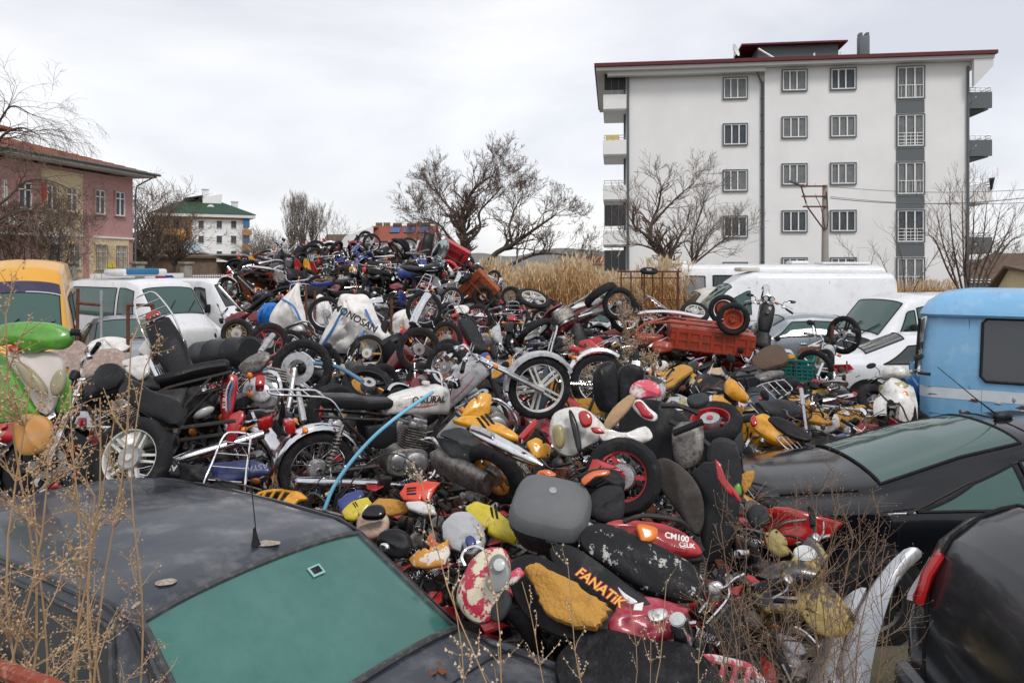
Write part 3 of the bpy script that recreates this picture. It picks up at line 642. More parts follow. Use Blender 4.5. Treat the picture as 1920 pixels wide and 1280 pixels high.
B = gb_(1620, 30)
tree('thin bare sapling between the bus roof and the pale wall', B, [(rel([(1618, 580), (1612, 520), (1600, 480), (1575, 455)], B, 30), .02, .007), (rel([(1618, 580), (1630, 510), (1640, 470)], B, 30), .02, .007), (rel([(1618, 560), (1596, 500), (1590, 470)], B, 30), .015, .006)], 3, twig_n=2, twig_len=.45, seed=35, depth=1, rmin=.004)
# willow at the left edge
B = gb_(-30, 24)
tree('big bare willow with fine drooping twigs in front of the pink building', B, [
 (rel([(-30, 600), (-25, 480), (-40, 380), (-30, 300)], B, 24), .14, .06),
 (rel([(-30, 330), (0, 260, 0), (40, 240, -.3), (75, 255, -.5)], B, 24), .06, .014),
 (rel([(-30, 400), (10, 375, 0), (50, 340, .4), (95, 340, .6), (130, 355, .8)], B, 24), .05, .012),
 (rel([(-30, 430), (20, 400), (60, 395, -.4), (105, 405, -.8), (140, 430, -1)], B, 24), .05, .012),
 (rel([(-30, 470), (0, 450, .5), (40, 420, .8), (85, 385, 1)], B, 24), .05, .012),
 (rel([(-30, 320), (-10, 250, 0), (20, 200, 0), (60, 215, 0)], B, 24), .05, .012)], 7, twig_n=4, twig_len=.8, seed=41, depth=4, droop=.38, spread=.5, up=0.02, kind='willow_tree', rmin=.003, r0=.05)
B = gb_(60, 26)
tree('dense reddish bare thicket under the willow beside the yellow van', B, [(rel([(60 + i * 14, 600), (62 + i * 15, 520, .3), (55 + i * 19, 440 + (i % 3) * 20, -.3)], B, 26), .03, .012) for i in range(-3, 5)], 3, twig_n=5, twig_len=.7, seed=43, depth=4, kind='thicket', cat='bush', rmin=.006, spread=.8)
for i, (px, d, top, sd, lb) in enumerate(((285, 56, 400, 51, 'bare dark tree beside the corner of the pink building'), (258, 60, 415, 52, 'slender bare tree directly behind the pink corner downpipe'), (325, 60, 455, 53, 'low dark leafless thicket tree in front of the brown shed'), (480, 95, 468, 54, 'faint bare tree beside the green-roofed block'), (500, 85, 478, 58, 'pale low bare tree over the left end of the mound'))):
 B = gb_(px, d); tree(lb, B, [(rel([(px, 560), (px + 2, 500), (px + a, (500 + top) / 2), (px + a * 2.2, top)], B, d), .16, .04) for a in (-9, 0, 8, 14)], 5, twig_n=5, twig_len=1.3, seed=sd, depth=3, rmin=.012, spread=.75, tm='twig' if i != 3 and i != 4 else 'twig_pale')
for i, px in enumerate((548, 566, 588)):
 d = 88; B = gb_(px, d); top = (408, 403, 425)[i]
 tree(('tall narrow bare poplar, first from the green-roofed block', 'tall narrow bare poplar, middle one of three', 'bare poplar, nearest to the small grey-blue house')[i], B, [(rel([(px, 560), (px + 1, 480), (px + a * .7, 440), (px + a, top + abs(a))], B, d), .13, .03) for a in (-10, -4, 0, 5, 11)], 9, twig_n=4, twig_len=1.1, seed=60 + i, depth=3, rmin=.012, spread=.28, up=.5, tm='twig_pale', kind='poplar', group='bare poplars behind the mound')
B = gb_(622, 85); tree('small bare tree before the small grey-blue house', B, [(rel([(622, 560), (620, 490), (615, 450), (612, 425)], B, 85), .1, .03), (rel([(622, 520), (632, 480), (640, 445)], B, 85), .08, .03)], 5, twig_n=4, twig_len=1.2, seed=66, depth=3, rmin=.011, tm='twig_pale')
B = gb_(1885, 75); tree('faint rounded bare tree above the gabled outbuilding', B, [(rel([(1885, 560), (1885, 520), (1880 + a, 492)], B, 75), .1, .03) for a in (-12, 0, 12, 24)], 5, twig_n=4, twig_len=1.0, seed=67, depth=3, rmin=.012, tm='twig_pale')
# ---------------------------------------------------------------- dry reeds
mat('reed', (.50, .31, .14), .9, col2=(.36, .19, .07), lo=.4, hi=.6, sc_=2.2, vary=.3)
mat('reed_plume', (.58, .45, .29), .95, vary=.2, sc_=2)
def reeds(n, px0, px1, d0, d1, hfun, seed, lean=.25, wd=.012, plume=.35):
 rn = random.Random(seed); A = MB(); Bm = MB()
 for _ in range(n):
  px = rn.uniform(px0, px1); d = rn.uniform(d0, d1); q = W(px, 500, d); h = hfun(px) * rn.uniform(.72, 1.05); a = rn.uniform(0, 6.28)
  lx, ly = rn.gauss(0, lean), rn.gauss(0, lean); w_ = wd * rn.uniform(.7, 1.5)
  pts = [V((q.x + lx * t * t * h * .5, q.y + ly * t * t * h * .5, h * t)) for t in (0, .35, .7, 1)]
  sd = V((math.cos(a), math.sin(a), 0)) * w_
  vs = [];
  for i, p in enumerate(pts): k = 1 - i * .28; vs += [p - sd * k, p + sd * k]
  A.add(vs, [(0, 1, 3, 2), (2, 3, 5, 4), (4, 5, 7, 6)])
  for _k in range(3):   # drooping leaves
   t = rn.uniform(.3, .9); p = pts[0].lerp(pts[-1], t) ; p.z = h * t; b = rn.uniform(0, 6.28); dv = V((math.cos(b), math.sin(b), 0)); l_ = rn.uniform(.25, .6)
   u = V((-dv.y, dv.x, 0)) * w_ * 1.1
   A.add([p, p + dv * l_ * .5 + V((0, 0, .18)) - u, p + dv * l_ * .5 + V((0, 0, .18)) + u, p + dv * l_ + V((0, 0, rn.uniform(-.25, .1)))], [(0, 1, 2), (1, 3, 2)])
  if rn.random() < plume:
   p = pts[-1]
   for _k in range(3):
    dv = V((rn.gauss(0, .05) + lx * .15, rn.gauss(0, .05), rn.uniform(.15, .3))); u = V((.02, 0, 0)) if _k % 2 else V((0, .02, 0))
    Bm.add([p - u * .3, p + dv * .5 - u, p + dv * .5 + u, p + dv], [(0, 1, 2), (1, 3, 2)])
 base = len(A.f); A.cur = 1; A.add(Bm.v, Bm.f)
 return A
def hf(px): return 2.45 + .32 * math.sin(px * .031) + .18 * math.sin(px * .083) + (.25 if px < 1000 else 0)
o = struct('dry_reeds', reeds(9000, 905, 1275, 24, 31, hf, 5), ['reed', 'reed_plume'], 'stuff')
o = struct('dry_reeds', reeds(1500, 1600, 1790, 30, 36, lambda p: 1.9, 6), ['reed', 'reed_plume'], 'stuff')
# rusty scaffold rack with a wheel on top
P = [W(1165, 570, 21), W(1272, 572, 21)]; k = 21 / F
rk = thing('scaffold_rack', 'rusty tubular steel rack standing in the dry reeds', 'rack', loc=(P[0].x, P[0].y, 0)); Wd = P[1].x - P[0].x
b = MB(); zt = HC - 9 * k; zb = HC - 62 * k
for q in (0, .17, .36, .40, .55, .72, .98, 1.0): b.tube([(Wd * q, 0, 0), (Wd * q, 0, zt + (.0 if q not in (1.0,) else .08))], .022, 6)
for z in (zt, zb, zt - 12 * k): b.tube([(-.05, 0, z), (Wd + .08, 0, z)], .026 if z == zt else .016, 6)
b.tube([(0, 0, zt), (0, .8, zt), (Wd, .8, zt), (Wd, 0, zt)], .022, 6); obj('frame', b, 'rust', rk)
# ================================================================ vehicles
mat('car_white', (.74, .75, .77), .25, coat=.6, vary=.05, sc_=2, col2=(.50, .49, .46), lo=.52, hi=.85)
mat('car_silver', (.27, .29, .32), .25, .5, coat=.6, vary=.05)
mat('car_lightsilver', (.46, .48, .51), .3, .4, coat=.5, vary=.08, sc_=3)
mat('car_yellow', (.68, .34, .035), .3, coat=.5, vary=.06, sc_=2)
mat('car_black', (.006, .0065, .009), .14, coat=.35, spec=.35, vary=.1, sc_=3, rv=.06)
mat('car_grey', (.022, .024, .028), .2, .1, coat=.35, spec=.4, vary=.25, sc_=2.5, rv=.12)
mat('car_glass', (.012, .022, .022), .04, vary=0, coat=.4, spec=.8)
mat('car_glass_green', (.045, .095, .085), .05, vary=0, coat=.2, spec=.5)
mat('glass_seethrough', (.05, .07, .07), .04, alpha=.5, vary=0)
mat('wheel_steel', (.30, .30, .31), .35, .8)
class Car:
 def __init__(s, st, crown=.04, res=6, bow=.03, cor=.06):
  s.st = st; s.crown = crown; s.bow = bow; s.cor = cor
  s.xs = [q[0] for q in st]
 def at(s, x):
  st = s.st
  if x <= st[0][0]: return st[0]
  if x >= st[-1][0]: return st[-1]
  for a, b in zip(st, st[1:]):
   if a[0] <= x <= b[0]:
    t = (x - a[0]) / (b[0] - a[0]); return tuple(a[i] + (b[i] - a[i]) * t for i in range(6))
 def side(s, x, t, sg=1):
  _, zb, zl, hb, zt, ht = s.at(x); z = zl + (zt - s.cor - zl) * t
  y = hb * .99 + (ht - hb * .99) * t + s.bow * math.sin(math.pi * min(1, max(0, t)))
  return V((x, sg * y, z))
 def top(s, x, w_):
  _, zb, zl, hb, zt, ht = s.at(x); return V((x, w_ * ht, zt + s.crown * (1 - w_ * w_) - s.cor * abs(w_) ** 6 * .6))
 def ring(s, x):
  _, zb, zl, hb, zt, ht = s.at(x); h = zl - zb; half = [(0, zb), (hb * .8, zb), (hb * .95, zb + h * .12), (hb, zb + h * .45), (hb * 1.0, zb + h * .75), (hb * .99, zl)]
  half += [(s.side(x, t).y, s.side(x, t).z) for t in (.2, .4, .6, .8, 1)]
  half += [(s.top(x, w_).y, s.top(x, w_).z) for w_ in (.97, .88, .7, .45, .2, 0)]
  r = [V((x, y, z)) for y, z in half] + [V((x, -y, z)) for y, z in half[::-1][1:-1]]
  return r
 def body(s, step=.12):
  m = MB(); x0, x1 = s.xs[0], s.xs[-1]; xs = set(s.xs); x = x0
  while x < x1: xs.add(round(x, 4)); x += step
  xs = sorted(xs); xs = [q for i, q in enumerate(xs) if i == 0 or q - xs[i - 1] > .004 or q in s.xs]
  m.loft([s.ring(x) for x in xs], True); return m
 def patch(s, mb, fn, c, nu=32, nv=8, off=.008):
  P = []
  for j in range(nv + 1):
   for i in range(nu + 1):
    u, v = i / nu, j / nv
    a = [(c[0][k] * (1 - u) + c[1][k] * u) * (1 - v) + (c[3][k] * (1 - u) + c[2][k] * u) * v for k in (0, 1)]
    p = fn(*a); e = 1e-3; n_ = (fn(a[0] + e, a[1]) - p).cross(fn(a[0], a[1] + e) - p)
    n_ = n_.normalized() if n_.length > 0 else V((0, 0, 1))
    if n_.dot(p - V((p.x, 0, .6))) < 0: n_ = -n_
    P.append(p + n_ * off)
  mb.add(P, [(j * (nu + 1) + i, j * (nu + 1) + i + 1, (j + 1) * (nu + 1) + i + 1, (j + 1) * (nu + 1) + i) for j in range(nv) for i in range(nu)])
  q = [P[i] for i in range(nu + 1)] + [P[j * (nu + 1) + nu] for j in range(1, nv + 1)] + [P[nv * (nu + 1) + i] for i in range(nu - 1, -1, -1)] + [P[j * (nu + 1)] for j in range(nv - 1, 0, -1)]
  return q
def loop_tube(mb, pts, r, n=5): mb.tube(list(pts) + [pts[0], pts[1]], r, n, False)
def car_wheel(par, x, y, r=.31, w_=.2):
 s_ = 1 if y > 0 else -1; wh = thing_part('wheel', par)
 m = MB(); m.lathe([(r * .62, -w_ / 2), (r * .9, -w_ / 2), (r, -w_ * .3), (r, w_ * .3), (r * .9, w_ / 2), (r * .62, w_ / 2)], (x, y, r), (0, 1, 0), 28); obj('tyre', m, 'rubber', wh)
 m = MB(); m.lathe([(0, .04), (r * .2, .05), (r * .3, .02), (r * .52, .0), (r * .6, .05), (r * .66, .09)], (x, y, r), (0, s_, 0), 24)
 obj('rim', m, 'wheel_steel', wh)
def thing_part(nm, par): o = bpy.data.objects.new(nm, None); COL.objects.link(o); o.parent = par; return o
def make_car(nm, label, cat, st, pos, yaw, paint_, wins=(), ws=None, rear=None, wheels=(), z=0, glass='car_glass', extra=None, seal=.012, **kw):
 t = thing(nm, label, cat, loc=(pos[0], pos[1], z), rz=R(yaw)); C = Car(st, **kw)
 obj('body', C.body(), paint_, t, ang=50)
 sl = MB()
 for c in wins:
  for sg in (1, -1):
   m = MB(); q = C.patch(m, lambda a, b: C.side(a, b, sg), c); obj('window', m, glass, t)
   if seal: loop_tube(sl, q, seal)
 if ws: m = MB(); q = C.patch(m, C.top, ws, 20, 24); obj('windscreen', m, kw.get('wsm', glass), t); loop_tube(sl, q, max(seal, .012))
 if rear: m = MB(); q = C.patch(m, C.top, rear, 20, 24); obj('rear_window', m, glass, t); loop_tube(sl, q, max(seal, .012))
 if sl.v: obj('window_seal', sl, 'rubber', t)
 for x, y, r in wheels:
  for sg in (1, -1):
   car_wheel(t, x, sg * (y - .06), r)
   m = MB(); m.lathe([(0, 0), (r * 1.2, 0), (r * 1.2, -.05), (0, -.05)], (x, sg * (y + .004), r * 1.05), (0, sg, 0), 30); obj('wheel_arch', m, 'black_plastic', t)
 if extra: extra(t, C)
 return t, C
def mirrorpart(t, p, d=(.1, .2, .16), m_='black_plastic', sg=(1, -1)):
 for s_ in sg:
  m = MB(); m.rbox((p[0], s_ * (p[1] + d[1] / 2), p[2]), d, b=.04); m.tube([(p[0], s_ * (p[1] - .04), p[2] - .04), (p[0], s_ * (p[1] + .06), p[2] - .03)], .02, 6); obj('side_mirror', m, m_, t)
def lines(t, segs, nm='panel_gap', r=.006, m_='rubber'):
 m = MB()
 for q in segs: m.tube(q, r, 4, False)
 obj(nm, m, m_, t)
def sideline(C, pts, sg=-1, below=False):
 o = []
 for x, z in pts:
  _, zb, zl, hb, zt, ht = C.at(x)
  if z <= zl:
   t_ = (z - zb) / (zl - zb); y = hb * (.95 + .05 * min(1, (t_ - .12) / .33)) if t_ < .45 else hb * (1.0 if t_ < .75 else 1 - .01 * (t_ - .75) / .25)
   o.append(V((x, sg * (y + .001), z)))
  else: o.append(C.side(x, (z - zl) / (zt - C.cor - zl), sg) + V((0, sg * .001, 0)))
 return o
VAN = [(-2.6, .45, 1.15, .84, 1.9, .72), (-2.5, .35, 1.15, .9, 2.02, .76), (-1.8, .3, 1.12, .92, 2.08, .78), (.8, .3, 1.08, .92, 2.08, .78), (1.25, .3, 1.06, .91, 1.98, .74), (1.95, .3, 1.05, .88, 1.22, .74), (2.1, .3, 1.03, .87, 1.12, .72), (2.55, .35, .88, .80, .92, .66), (2.62, .45, .8, .74, .82, .6)]
def van_extra(grille=True, lights=True):
 def f(t, C):
  for sg in (1, -1):
   m = MB(); m.rbox((2.5, sg * .62, .82), (.18, .28, .2), b=.06); obj('headlight', m, 'lens_clear', t)
  m = MB(); m.rbox((2.6, 0, .45), (.16, 1.5, .24), b=.05); obj('bumper', m, 'black_plastic', t)
  m = MB(); m.rbox((2.6, 0, .76), (.06, .8, .14), b=.02); obj('grille', m, 'black_plastic', t)
  mirrorpart(t, (1.35, .86, 1.25), (.12, .18, .28))
  m = MB()
  for k in (-.4, .35): m.tube([C.top(2.0, k) + V((0, 0, .02)), C.top(1.75, k + .42) + V((.02, 0, .03))], .012, 5)
  obj('wiper', m, 'rubber', t)
  lines(t, [sideline(C, [(1.0, .45), (1.0, 1.05)], s_) for s_ in (1, -1)] + [sideline(C, [(-.1, .45), (-.1, 1.08)], s_) for s_ in (1, -1)] + [sideline(C, [(-2.4, .8), (2.3, .8)], s_) for s_ in (1, -1)], r=.008)
 return f
W4 = [(1.65, .9, .33), (-1.6, .9, .33)]
def S(st, kx=1, ky=1, kz=1): return [(a * kx, b, c * kz, d * ky, e_ * kz, f_ * ky) for a, b, c, d, e_, f_ in st]
# yellow high-roof van
P = W(40, 500, 14.4)
YV = [(-2.6, .45, 1.3, .84, 2.6, .62), (-2.0, .3, 1.3, .93, 2.8, .70), (.3, .3, 1.28, .95, 2.78, .70), (.95, .3, 1.25, .95, 2.62, .66), (1.25, .3, 1.24, .94, 2.25, .72), (1.9, .3, 1.22, .93, 1.42, .80), (2.05, .3, 1.2, .92, 1.32, .8), (2.6, .35, .95, .86, 1.05, .7), (2.68, .5, .85, .78, .92, .62)]
t, C = make_car('yellow_van', 'yellow high-roofed van with a dark strip over its windscreen, parked at the left edge', 'van', YV, (P.x - 1.1, P.y + 1.9), -62, 'car_yellow', wins=[((.25, .08), (1.15, .08), (1.0, .62), (.25, .62)), ((-2.3, .08), (.1, .08), (.1, .55), (-2.3, .55))], ws=((1.88, .9), (1.88, -.9), (1.35, -.9), (1.35, .9)), glass='car_glass_green', wheels=W4, extra=van_extra(), z=.0, crown=.07)
m = MB(); C.patch(m, C.top, ((1.34, .94), (1.34, -.94), (1.17, -.92), (1.17, .92)), off=.006); obj('sun_strip', m, mat('strip_violet', (.035, .03, .07), .3), t)
m = MB(); q = C.patch(MB(), C.top, ((1.34, .94), (1.34, -.94), (1.33, -.94), (1.33, .94)), off=.012)[:15]; m.tube(q, .012, 5); obj('trim_strip', m, 'pvc_white', t)
m = MB(); m.box((2.1, 0, 1.325), (.16, 1.2, .02)); obj('vent', m, 'black_plastic', t)
m = MB(); m.tube([(.5, 0, 2.83), (.42, 0, 3.08)], .01, 5); m.lathe([(0, .04), (.04, 0)], (.5, 0, 2.84), (0, 0, 1), 8); obj('aerial', m, 'rubber', t)
# white minibus with the roof unit
P = W(305, 500, 19.5)
t, C = make_car('white_minibus', 'white minibus with dark side windows and an air-conditioning box on its roof', 'van', S(VAN, 1.05, 1.0, 1.08), (P.x - 1.5, P.y + 1.9), -36, 'car_white', wins=[((.55, .1), (1.35, .1), (1.2, .85), (.55, .85)), ((-2.6, .1), (.4, .1), (.4, .85), (-2.6, .85))], ws=((2.02, .93), (2.02, -.93), (1.42, -.93), (1.42, .93)), glass='car_glass_green', wheels=[(1.75, .95, .34), (-1.7, .95, .34)], extra=van_extra(), z=.10)
m = MB(); m.rbox((-.2, 0, 2.44), (1.1, 1.25, .2), b=.06); a = obj('roof_unit', m, 'car_white', t); m = MB(); m.rbox((.14, -.1, 2.47), (.55, .9, .17), b=.04); m.box((.14, -.58, 2.46), (.3, .04, .1)); obj('blue_cover', m, mat('cover_blue', (.03, .16, .3), .5), a)
# small white panel van
P = W(455, 500, 25)
t, C = make_car('white_panel_van', 'plain white panel van parked behind the minibus at the foot of the mound', 'van', S(VAN, 1.0, .98, 1.04), (P.x - 1.55, P.y + 1.1), -34, 'car_white', wins=[((.35, .12), (1.25, .12), (1.0, .8), (.45, .8))], ws=((1.9, .92), (1.9, -.92), (1.3, -.92), (1.3, .92)), glass='car_glass', wheels=W4, extra=van_extra(), z=.12)
# grey car half hidden behind the yellow van
SED = [(-2.15, .45, .84, .66, .92, .5), (-2.05, .3, .9, .8, 1.0, .62), (-1.45, .25, .92, .86, 1.04, .66), (-.8, .22, .92, .87, 1.38, .58), (-.2, .22, .92, .87, 1.42, .58), (.35, .22, .91, .87, 1.38, .58), (1.05, .22, .88, .86, .98, .68), (1.9, .25, .78, .82, .84, .66), (2.15, .4, .66, .7, .7, .55)]
SW = [((-1.2, .1), (.75, .1), (.25, .85), (-.75, .85))]
P = W(212, 500, 16.5)
make_car('grey_sedan', 'dull grey sedan squeezed between the yellow van and the white minibus', 'car', S(SED, 1, 1, 1.08), (P.x - .5, P.y + 1.4), -58, 'car_silver', wins=SW, ws=((1.0, .95), (1.0, -.95), (.4, -.93), (.4, .93)), rear=((-1.4, .9), (-1.4, -.9), (-.85, -.9), (-.85, .9)), glass='car_glass_green', wheels=[(1.35, .86, .31), (-1.3, .86, .31)])
# van cab and hatch beyond the middle of the heap
P = W(975, 500, 26)
make_car('pale_delivery_van', 'pale grey-white delivery van seen over the heap in front of the dry reeds', 'van', S(VAN, .9, 1.0, .97), (P.x + .1, P.y + 1.2), -115, 'car_white', wins=[((.55, .1), (1.35, .1), (1.1, .8), (.55, .8))], rear=None, ws=((1.75, .9), (1.75, -.9), (1.2, -.9), (1.2, .9)), wheels=[(1.5, .9, .32), (-1.5, .9, .32)], glass='car_glass', extra=van_extra())
P = W(1118, 500, 23.0)
make_car('pale_estate_car', 'low pale car with greenish windows half buried behind the spoked wheel', 'car', S(SED, .8, 1, 1.12), (P.x, P.y + 1.0), -10, 'car_white', wins=SW, ws=((1.0, .95), (1.0, -.95), (.4, -.93), (.4, .93)), rear=((-1.4, .9), (-1.4, -.9), (-.85, -.9), (-.85, .9)), glass='car_glass_green', wheels=[(1.35, .86, .31), (-1.3, .86, .31)])
# midibus behind
BUS = [(-3.6, .5, 1.35, 1.0, 2.55, .8), (-3.5, .4, 1.35, 1.1, 2.72, .9), (3.1, .4, 1.35, 1.1, 2.76, .9), (3.45, .4, 1.35, 1.08, 2.62, .88), (3.6, .5, 1.3, 1.0, 2.3, .86)]
P0_, P1_ = W(1276, 500, 25.5), W(1632, 500, 26.5)
def bus_x(t, C):
 m = MB(); m.rbox((3.2, .0, 2.84), (.5, 1, .1), b=.04); m.rbox((-.9, 0, 2.84), (.6, .7, .12), b=.05); m.rbox((-2.4, 0, 2.82), (1.6, .9, .08), b=.03); obj('roof_hatch', m, 'car_white', t)
 m = MB()
 for s_ in (1, -1): m.rbox((3.55, s_ * 1.22, 1.85), (.12, .2, .5), b=.05); m.tube([(3.4, s_ * 1.05, 2.3), (3.55, s_ * 1.2, 2.25), (3.55, s_ * 1.2, 2.0)], .015, 6)
 obj('side_mirror', m, 'black_plastic', t)
 lines(t, [sideline(C, [(-3.4, 1.15), (3.4, 1.15)], s_) for s_ in (1, -1)], 'side_strip', .012)
 for sg in (1,):
  m = MB(); q = C.patch(m, lambda a, b: C.side(a, b, sg), ((2.3, -.35), (3.25, -.35), (3.25, .9), (2.3, .9)), off=.008); obj('door', m, 'car_white', t)
  m = MB(); q = C.patch(m, lambda a, b: C.side(a, b, sg), ((2.42, -.1), (3.12, -.1), (3.12, .8), (2.42, .8)), off=.014); obj('door_window', m, 'glass_seethrough', t); s2 = MB(); loop_tube(s2, q, .02); obj('door_seal', s2, 'rubber', t)
make_car('white_midibus', 'white midibus with big dark windows parked behind the high-roofed white van', 'bus', BUS, ((P0_.x + P1_.x) / 2 + .05, P0_.y + 1.3), 176, 'car_white', wins=[((-3.3, .12), (-1.75, .12), (-1.75, .82), (-3.3, .82)), ((-1.65, .12), (.2, .12), (.2, .82), (-1.65, .82)), ((.3, .12), (2.15, .12), (2.15, .82), (.3, .82))], wheels=[(2.2, 1.1, .42), (-2.2, 1.1, .42)], extra=bus_x, crown=.05, cor=.12, seal=.025)
# high-roofed long white van
HV = [(-2.95, .5, 1.35, .88, 2.38, .70), (-2.85, .35, 1.35, .95, 2.50, .76), (.9, .3, 1.3, .96, 2.52, .76), (1.25, .3, 1.28, .96, 2.44, .72), (1.75, .3, 1.25, .95, 2.08, .72), (2.45, .3, 1.2, .92, 1.38, .74), (2.6, .3, 1.18, .9, 1.28, .74), (3.05, .4, .95, .82, 1.0, .66), (3.1, .5, .85, .76, .88, .6)]
Pa, Pb = W(1290, 500, 21.2), W(1690, 500, 21.2)
def hv_x(t, C):
 van_extra()(t, C)
 segs = [sideline(C, [(x, .5), (x, 2.3)], 1) for x in (.95, -1.05)] + [sideline(C, [(-2.9, z), (1.2, z)], 1) for z in (1.22, 1.75, 2.12)]
 lines(t, segs, 'panel_gap', .011, mat('gap_grey', (.30, .31, .33), .7))
 m = MB(); m.rbox((1.0, 0, 2.62), (.55, .7, .12), b=.04); obj('roof_box', m, mat('box_cream', (.55, .53, .46), .5), t)
make_car('high_roof_van', 'long white high-roofed panel van parked beyond the silver saloon', 'van', HV, (Pb.x - 2.93, Pb.y + 1.0), 180, 'car_white', wins=[((1.15, .1), (2.15, .1), (1.6, .72), (1.15, .72))], ws=((2.4, .93), (2.4, -.93), (1.62, -.93), (1.62, .93)), glass='car_glass_green', wheels=[(2.2, .95, .34), (-2.0, .95, .34)], extra=hv_x, cor=.14, bow=.0)
P = W(1315, 500, 23.5)
make_car('cream_van', 'cream van whose cab shows between the midibus and the high-roofed van', 'van', S(VAN, .8, 1, .98), (P.x + 1.0, P.y + .4), 178, mat('car_cream', (.62, .60, .54), .3, coat=.5), wins=[((.4, .1), (1.15, .1), (.9, .8), (.4, .8))], ws=((1.55, .9), (1.55, -.9), (1.05, -.9), (1.05, .9)), wheels=[(1.3, .9, .32), (-1.3, .9, .32)])
# silver saloon
P = W(1490, 500, 18.6)
def handles(xs, z):
 def f(t, C):
  for x in xs:
   for s_ in (1, -1):
    q = sideline(C, [(x, z)], s_)[0]; m = MB(); m.rbox((q.x, q.y + s_ * .012, q.z), (.16, .03, .035), b=.01); obj('door_handle', m, 'chrome', t)
  lines(t, [sideline(C, [(x, .3), (x, C.at(x)[2])], s_) for x in (.85, -.05, -.95) for s_ in (1, -1)], r=.008)
  mirrorpart(t, (.72, .84, .98), (.1, .16, .12), 'car_silver' if 0 else 'black_plastic')
  for s_ in (1, -1):
   m = MB(); m.rbox((-2.06, s_ * .6, .82), (.14, .26, .13), b=.04); obj('tail_light', m, 'lens_red', t)
   m = MB(); m.rbox((2.0, s_ * .6, .68), (.2, .24, .11), b=.04); obj('headlight', m, 'lens_clear', t)
 return f
SE2 = [(a, b, c, d, e_, f_) for a, b, c, d, e_, f_ in SED]
make_car('silver_saloon', 'silver saloon with a chrome window line in front of the high-roofed van', 'car', S(SE2, 1.12, 1.02, 1.06), (P.x + .35, P.y + .9), 178, 'car_silver', wins=[((-.15, .1), (.8, .1), (.3, .85), (-.15, .85)), ((-1.05, .1), (-.22, .1), (-.22, .85), (-.8, .85))], ws=((1.1, .95), (1.1, -.95), (.45, -.93), (.45, .93)), rear=((-1.55, .9), (-1.55, -.9), (-.95, -.9), (-.95, .9)), glass='car_glass_green', wheels=[(1.45, .86, .32), (-1.4, .86, .32)], extra=handles((.1, -.85), .84), seal=.014)
# white ducato-like van and white saloon behind the blue one
P = W(1700, 500, 16.6)
DV = S(VAN, 1.0, 1.05, 1.0)
def dv_x(t, C):
 van_extra()(t, C); m = MB(); m.rbox((1.25, 1.04, 1.32), (.14, .2, .34), b=.05); obj('big_mirror', m, 'black_plastic', t)
 m = MB(); C.patch(m, C.top, ((2.5, .9), (2.5, -.9), (2.05, -.9), (2.05, .9)), off=.006); obj('bonnet_cover', m, 'black_plastic', t)
make_car('white_van_with_black_mirror', 'white van with a big black door mirror between the silver saloon and the blue minibus', 'van', DV, (P.x + 1.0, P.y + .9), 192, 'car_white', wins=[((1.12, .1), (1.75, .0), (1.3, .8), (1.12, .8)), ((.3, .1), (1.06, .1), (1.06, .84), (.3, .84))], ws=((1.9, .93), (1.9, -.93), (1.3, -.93), (1.3, .93)), glass='car_glass_green', wheels=W4, extra=dv_x)
P = W(1600, 500, 13.6)
LIN = [(-2.1, .45, .84, .66, .95, .55), (-2.02, .3, .9, .8, 1.04, .66), (-1.35, .25, .93, .86, 1.1, .66), (-.6, .22, .93, .87, 1.42, .58), (-.1, .22, .93, .87, 1.46, .58), (.5, .22, .92, .87, 1.40, .58), (1.2, .22, .88, .86, .98, .68), (1.9, .25, .78, .82, .84, .66), (2.1, .4, .66, .7, .7, .55)]
def lin_x(t, C):
 handles((.1,), .84)(t, C)
 for s_ in (1, -1):
  m = MB(); pts = [(-2.08, .62, .74), (-1.98, .83, .74), (-1.55, .875, .86), (-1.62, .87, .95), (-2.0, .80, .92), (-2.1, .62, .9)]
  m.shell([(a, s_ * b, c) for a, b, c in pts], (-.5, s_ * .85, .1), .03, .01); obj('tail_lamp', m, 'lens_red', t)
  m = MB(); m.lathe([(0, .005), (.09, .005), (.095, 0)], (-1.1, s_ * .865, .78), (0, s_, 0), 20); obj('fuel_flap', m, 'car_white', t)
make_car('white_saloon', 'white saloon with a red tail lamp, its tail towards the green crate', 'car', LIN, (P.x + 1.85, P.y + .75), -14, 'car_white', wins=[((-.2, .1), (.85, .1), (.35, .85), (-.2, .85)), ((-1.05, .12), (-.28, .1), (-.28, .85), (-.62, .8))], ws=((1.15, .95), (1.15, -.95), (.55, -.93), (.55, .93)), rear=((-1.3, .9), (-1.3, -.9), (-.65, -.9), (-.65, .9)), glass='car_glass', wheels=[(1.35, .86, .31), (-1.3, .86, .31)], extra=lin_x)
# ---------------------------------------------------------------- light blue minibus
mat('bus_blue', (.19, .42, .66), .38, coat=.25, vary=.10, sc_=3, col2=(.30, .50, .68), lo=.5, hi=.75)
mat('bus_band', (.62, .68, .72), .4, vary=.1)
P = W(1722, 500, 9.6); k = 9.6 / F
def wz(y, d=9.6): return HC + (HY - y) * d / F
t = thing('light_blue_minibus', 'old light blue minibus with a white band and flaking rusty patches', 'minibus', loc=(P.x, P.y, 0), rz=R(-33))
z1 = wz(588); zt = wz(548); zw0, zw1 = wz(712), wz(590)
L_ = 4.4; Wd = 1.85
prof = [(-.0, .35), (.0, 1.0), (.04, 1.6), (.09, z1 - .05)]
m = MB();
def brect(z, ins, rr=.16, push=0):
 r = []
 x0, x1, y0, y1 = ins, L_ - ins, ins, Wd - ins
 for cx_, cy_, a0 in ((x1 - rr, y1 - rr, 0), (x0 + rr, y1 - rr, 90), (x0 + rr, y0 + rr, 180), (x1 - rr, y0 + rr, 270)):
  for q in range(5): a = R(a0 + q * 22.5); r.append(V((cx_ + rr * math.cos(a), cy_ + rr * math.sin(a), z)))
 return r
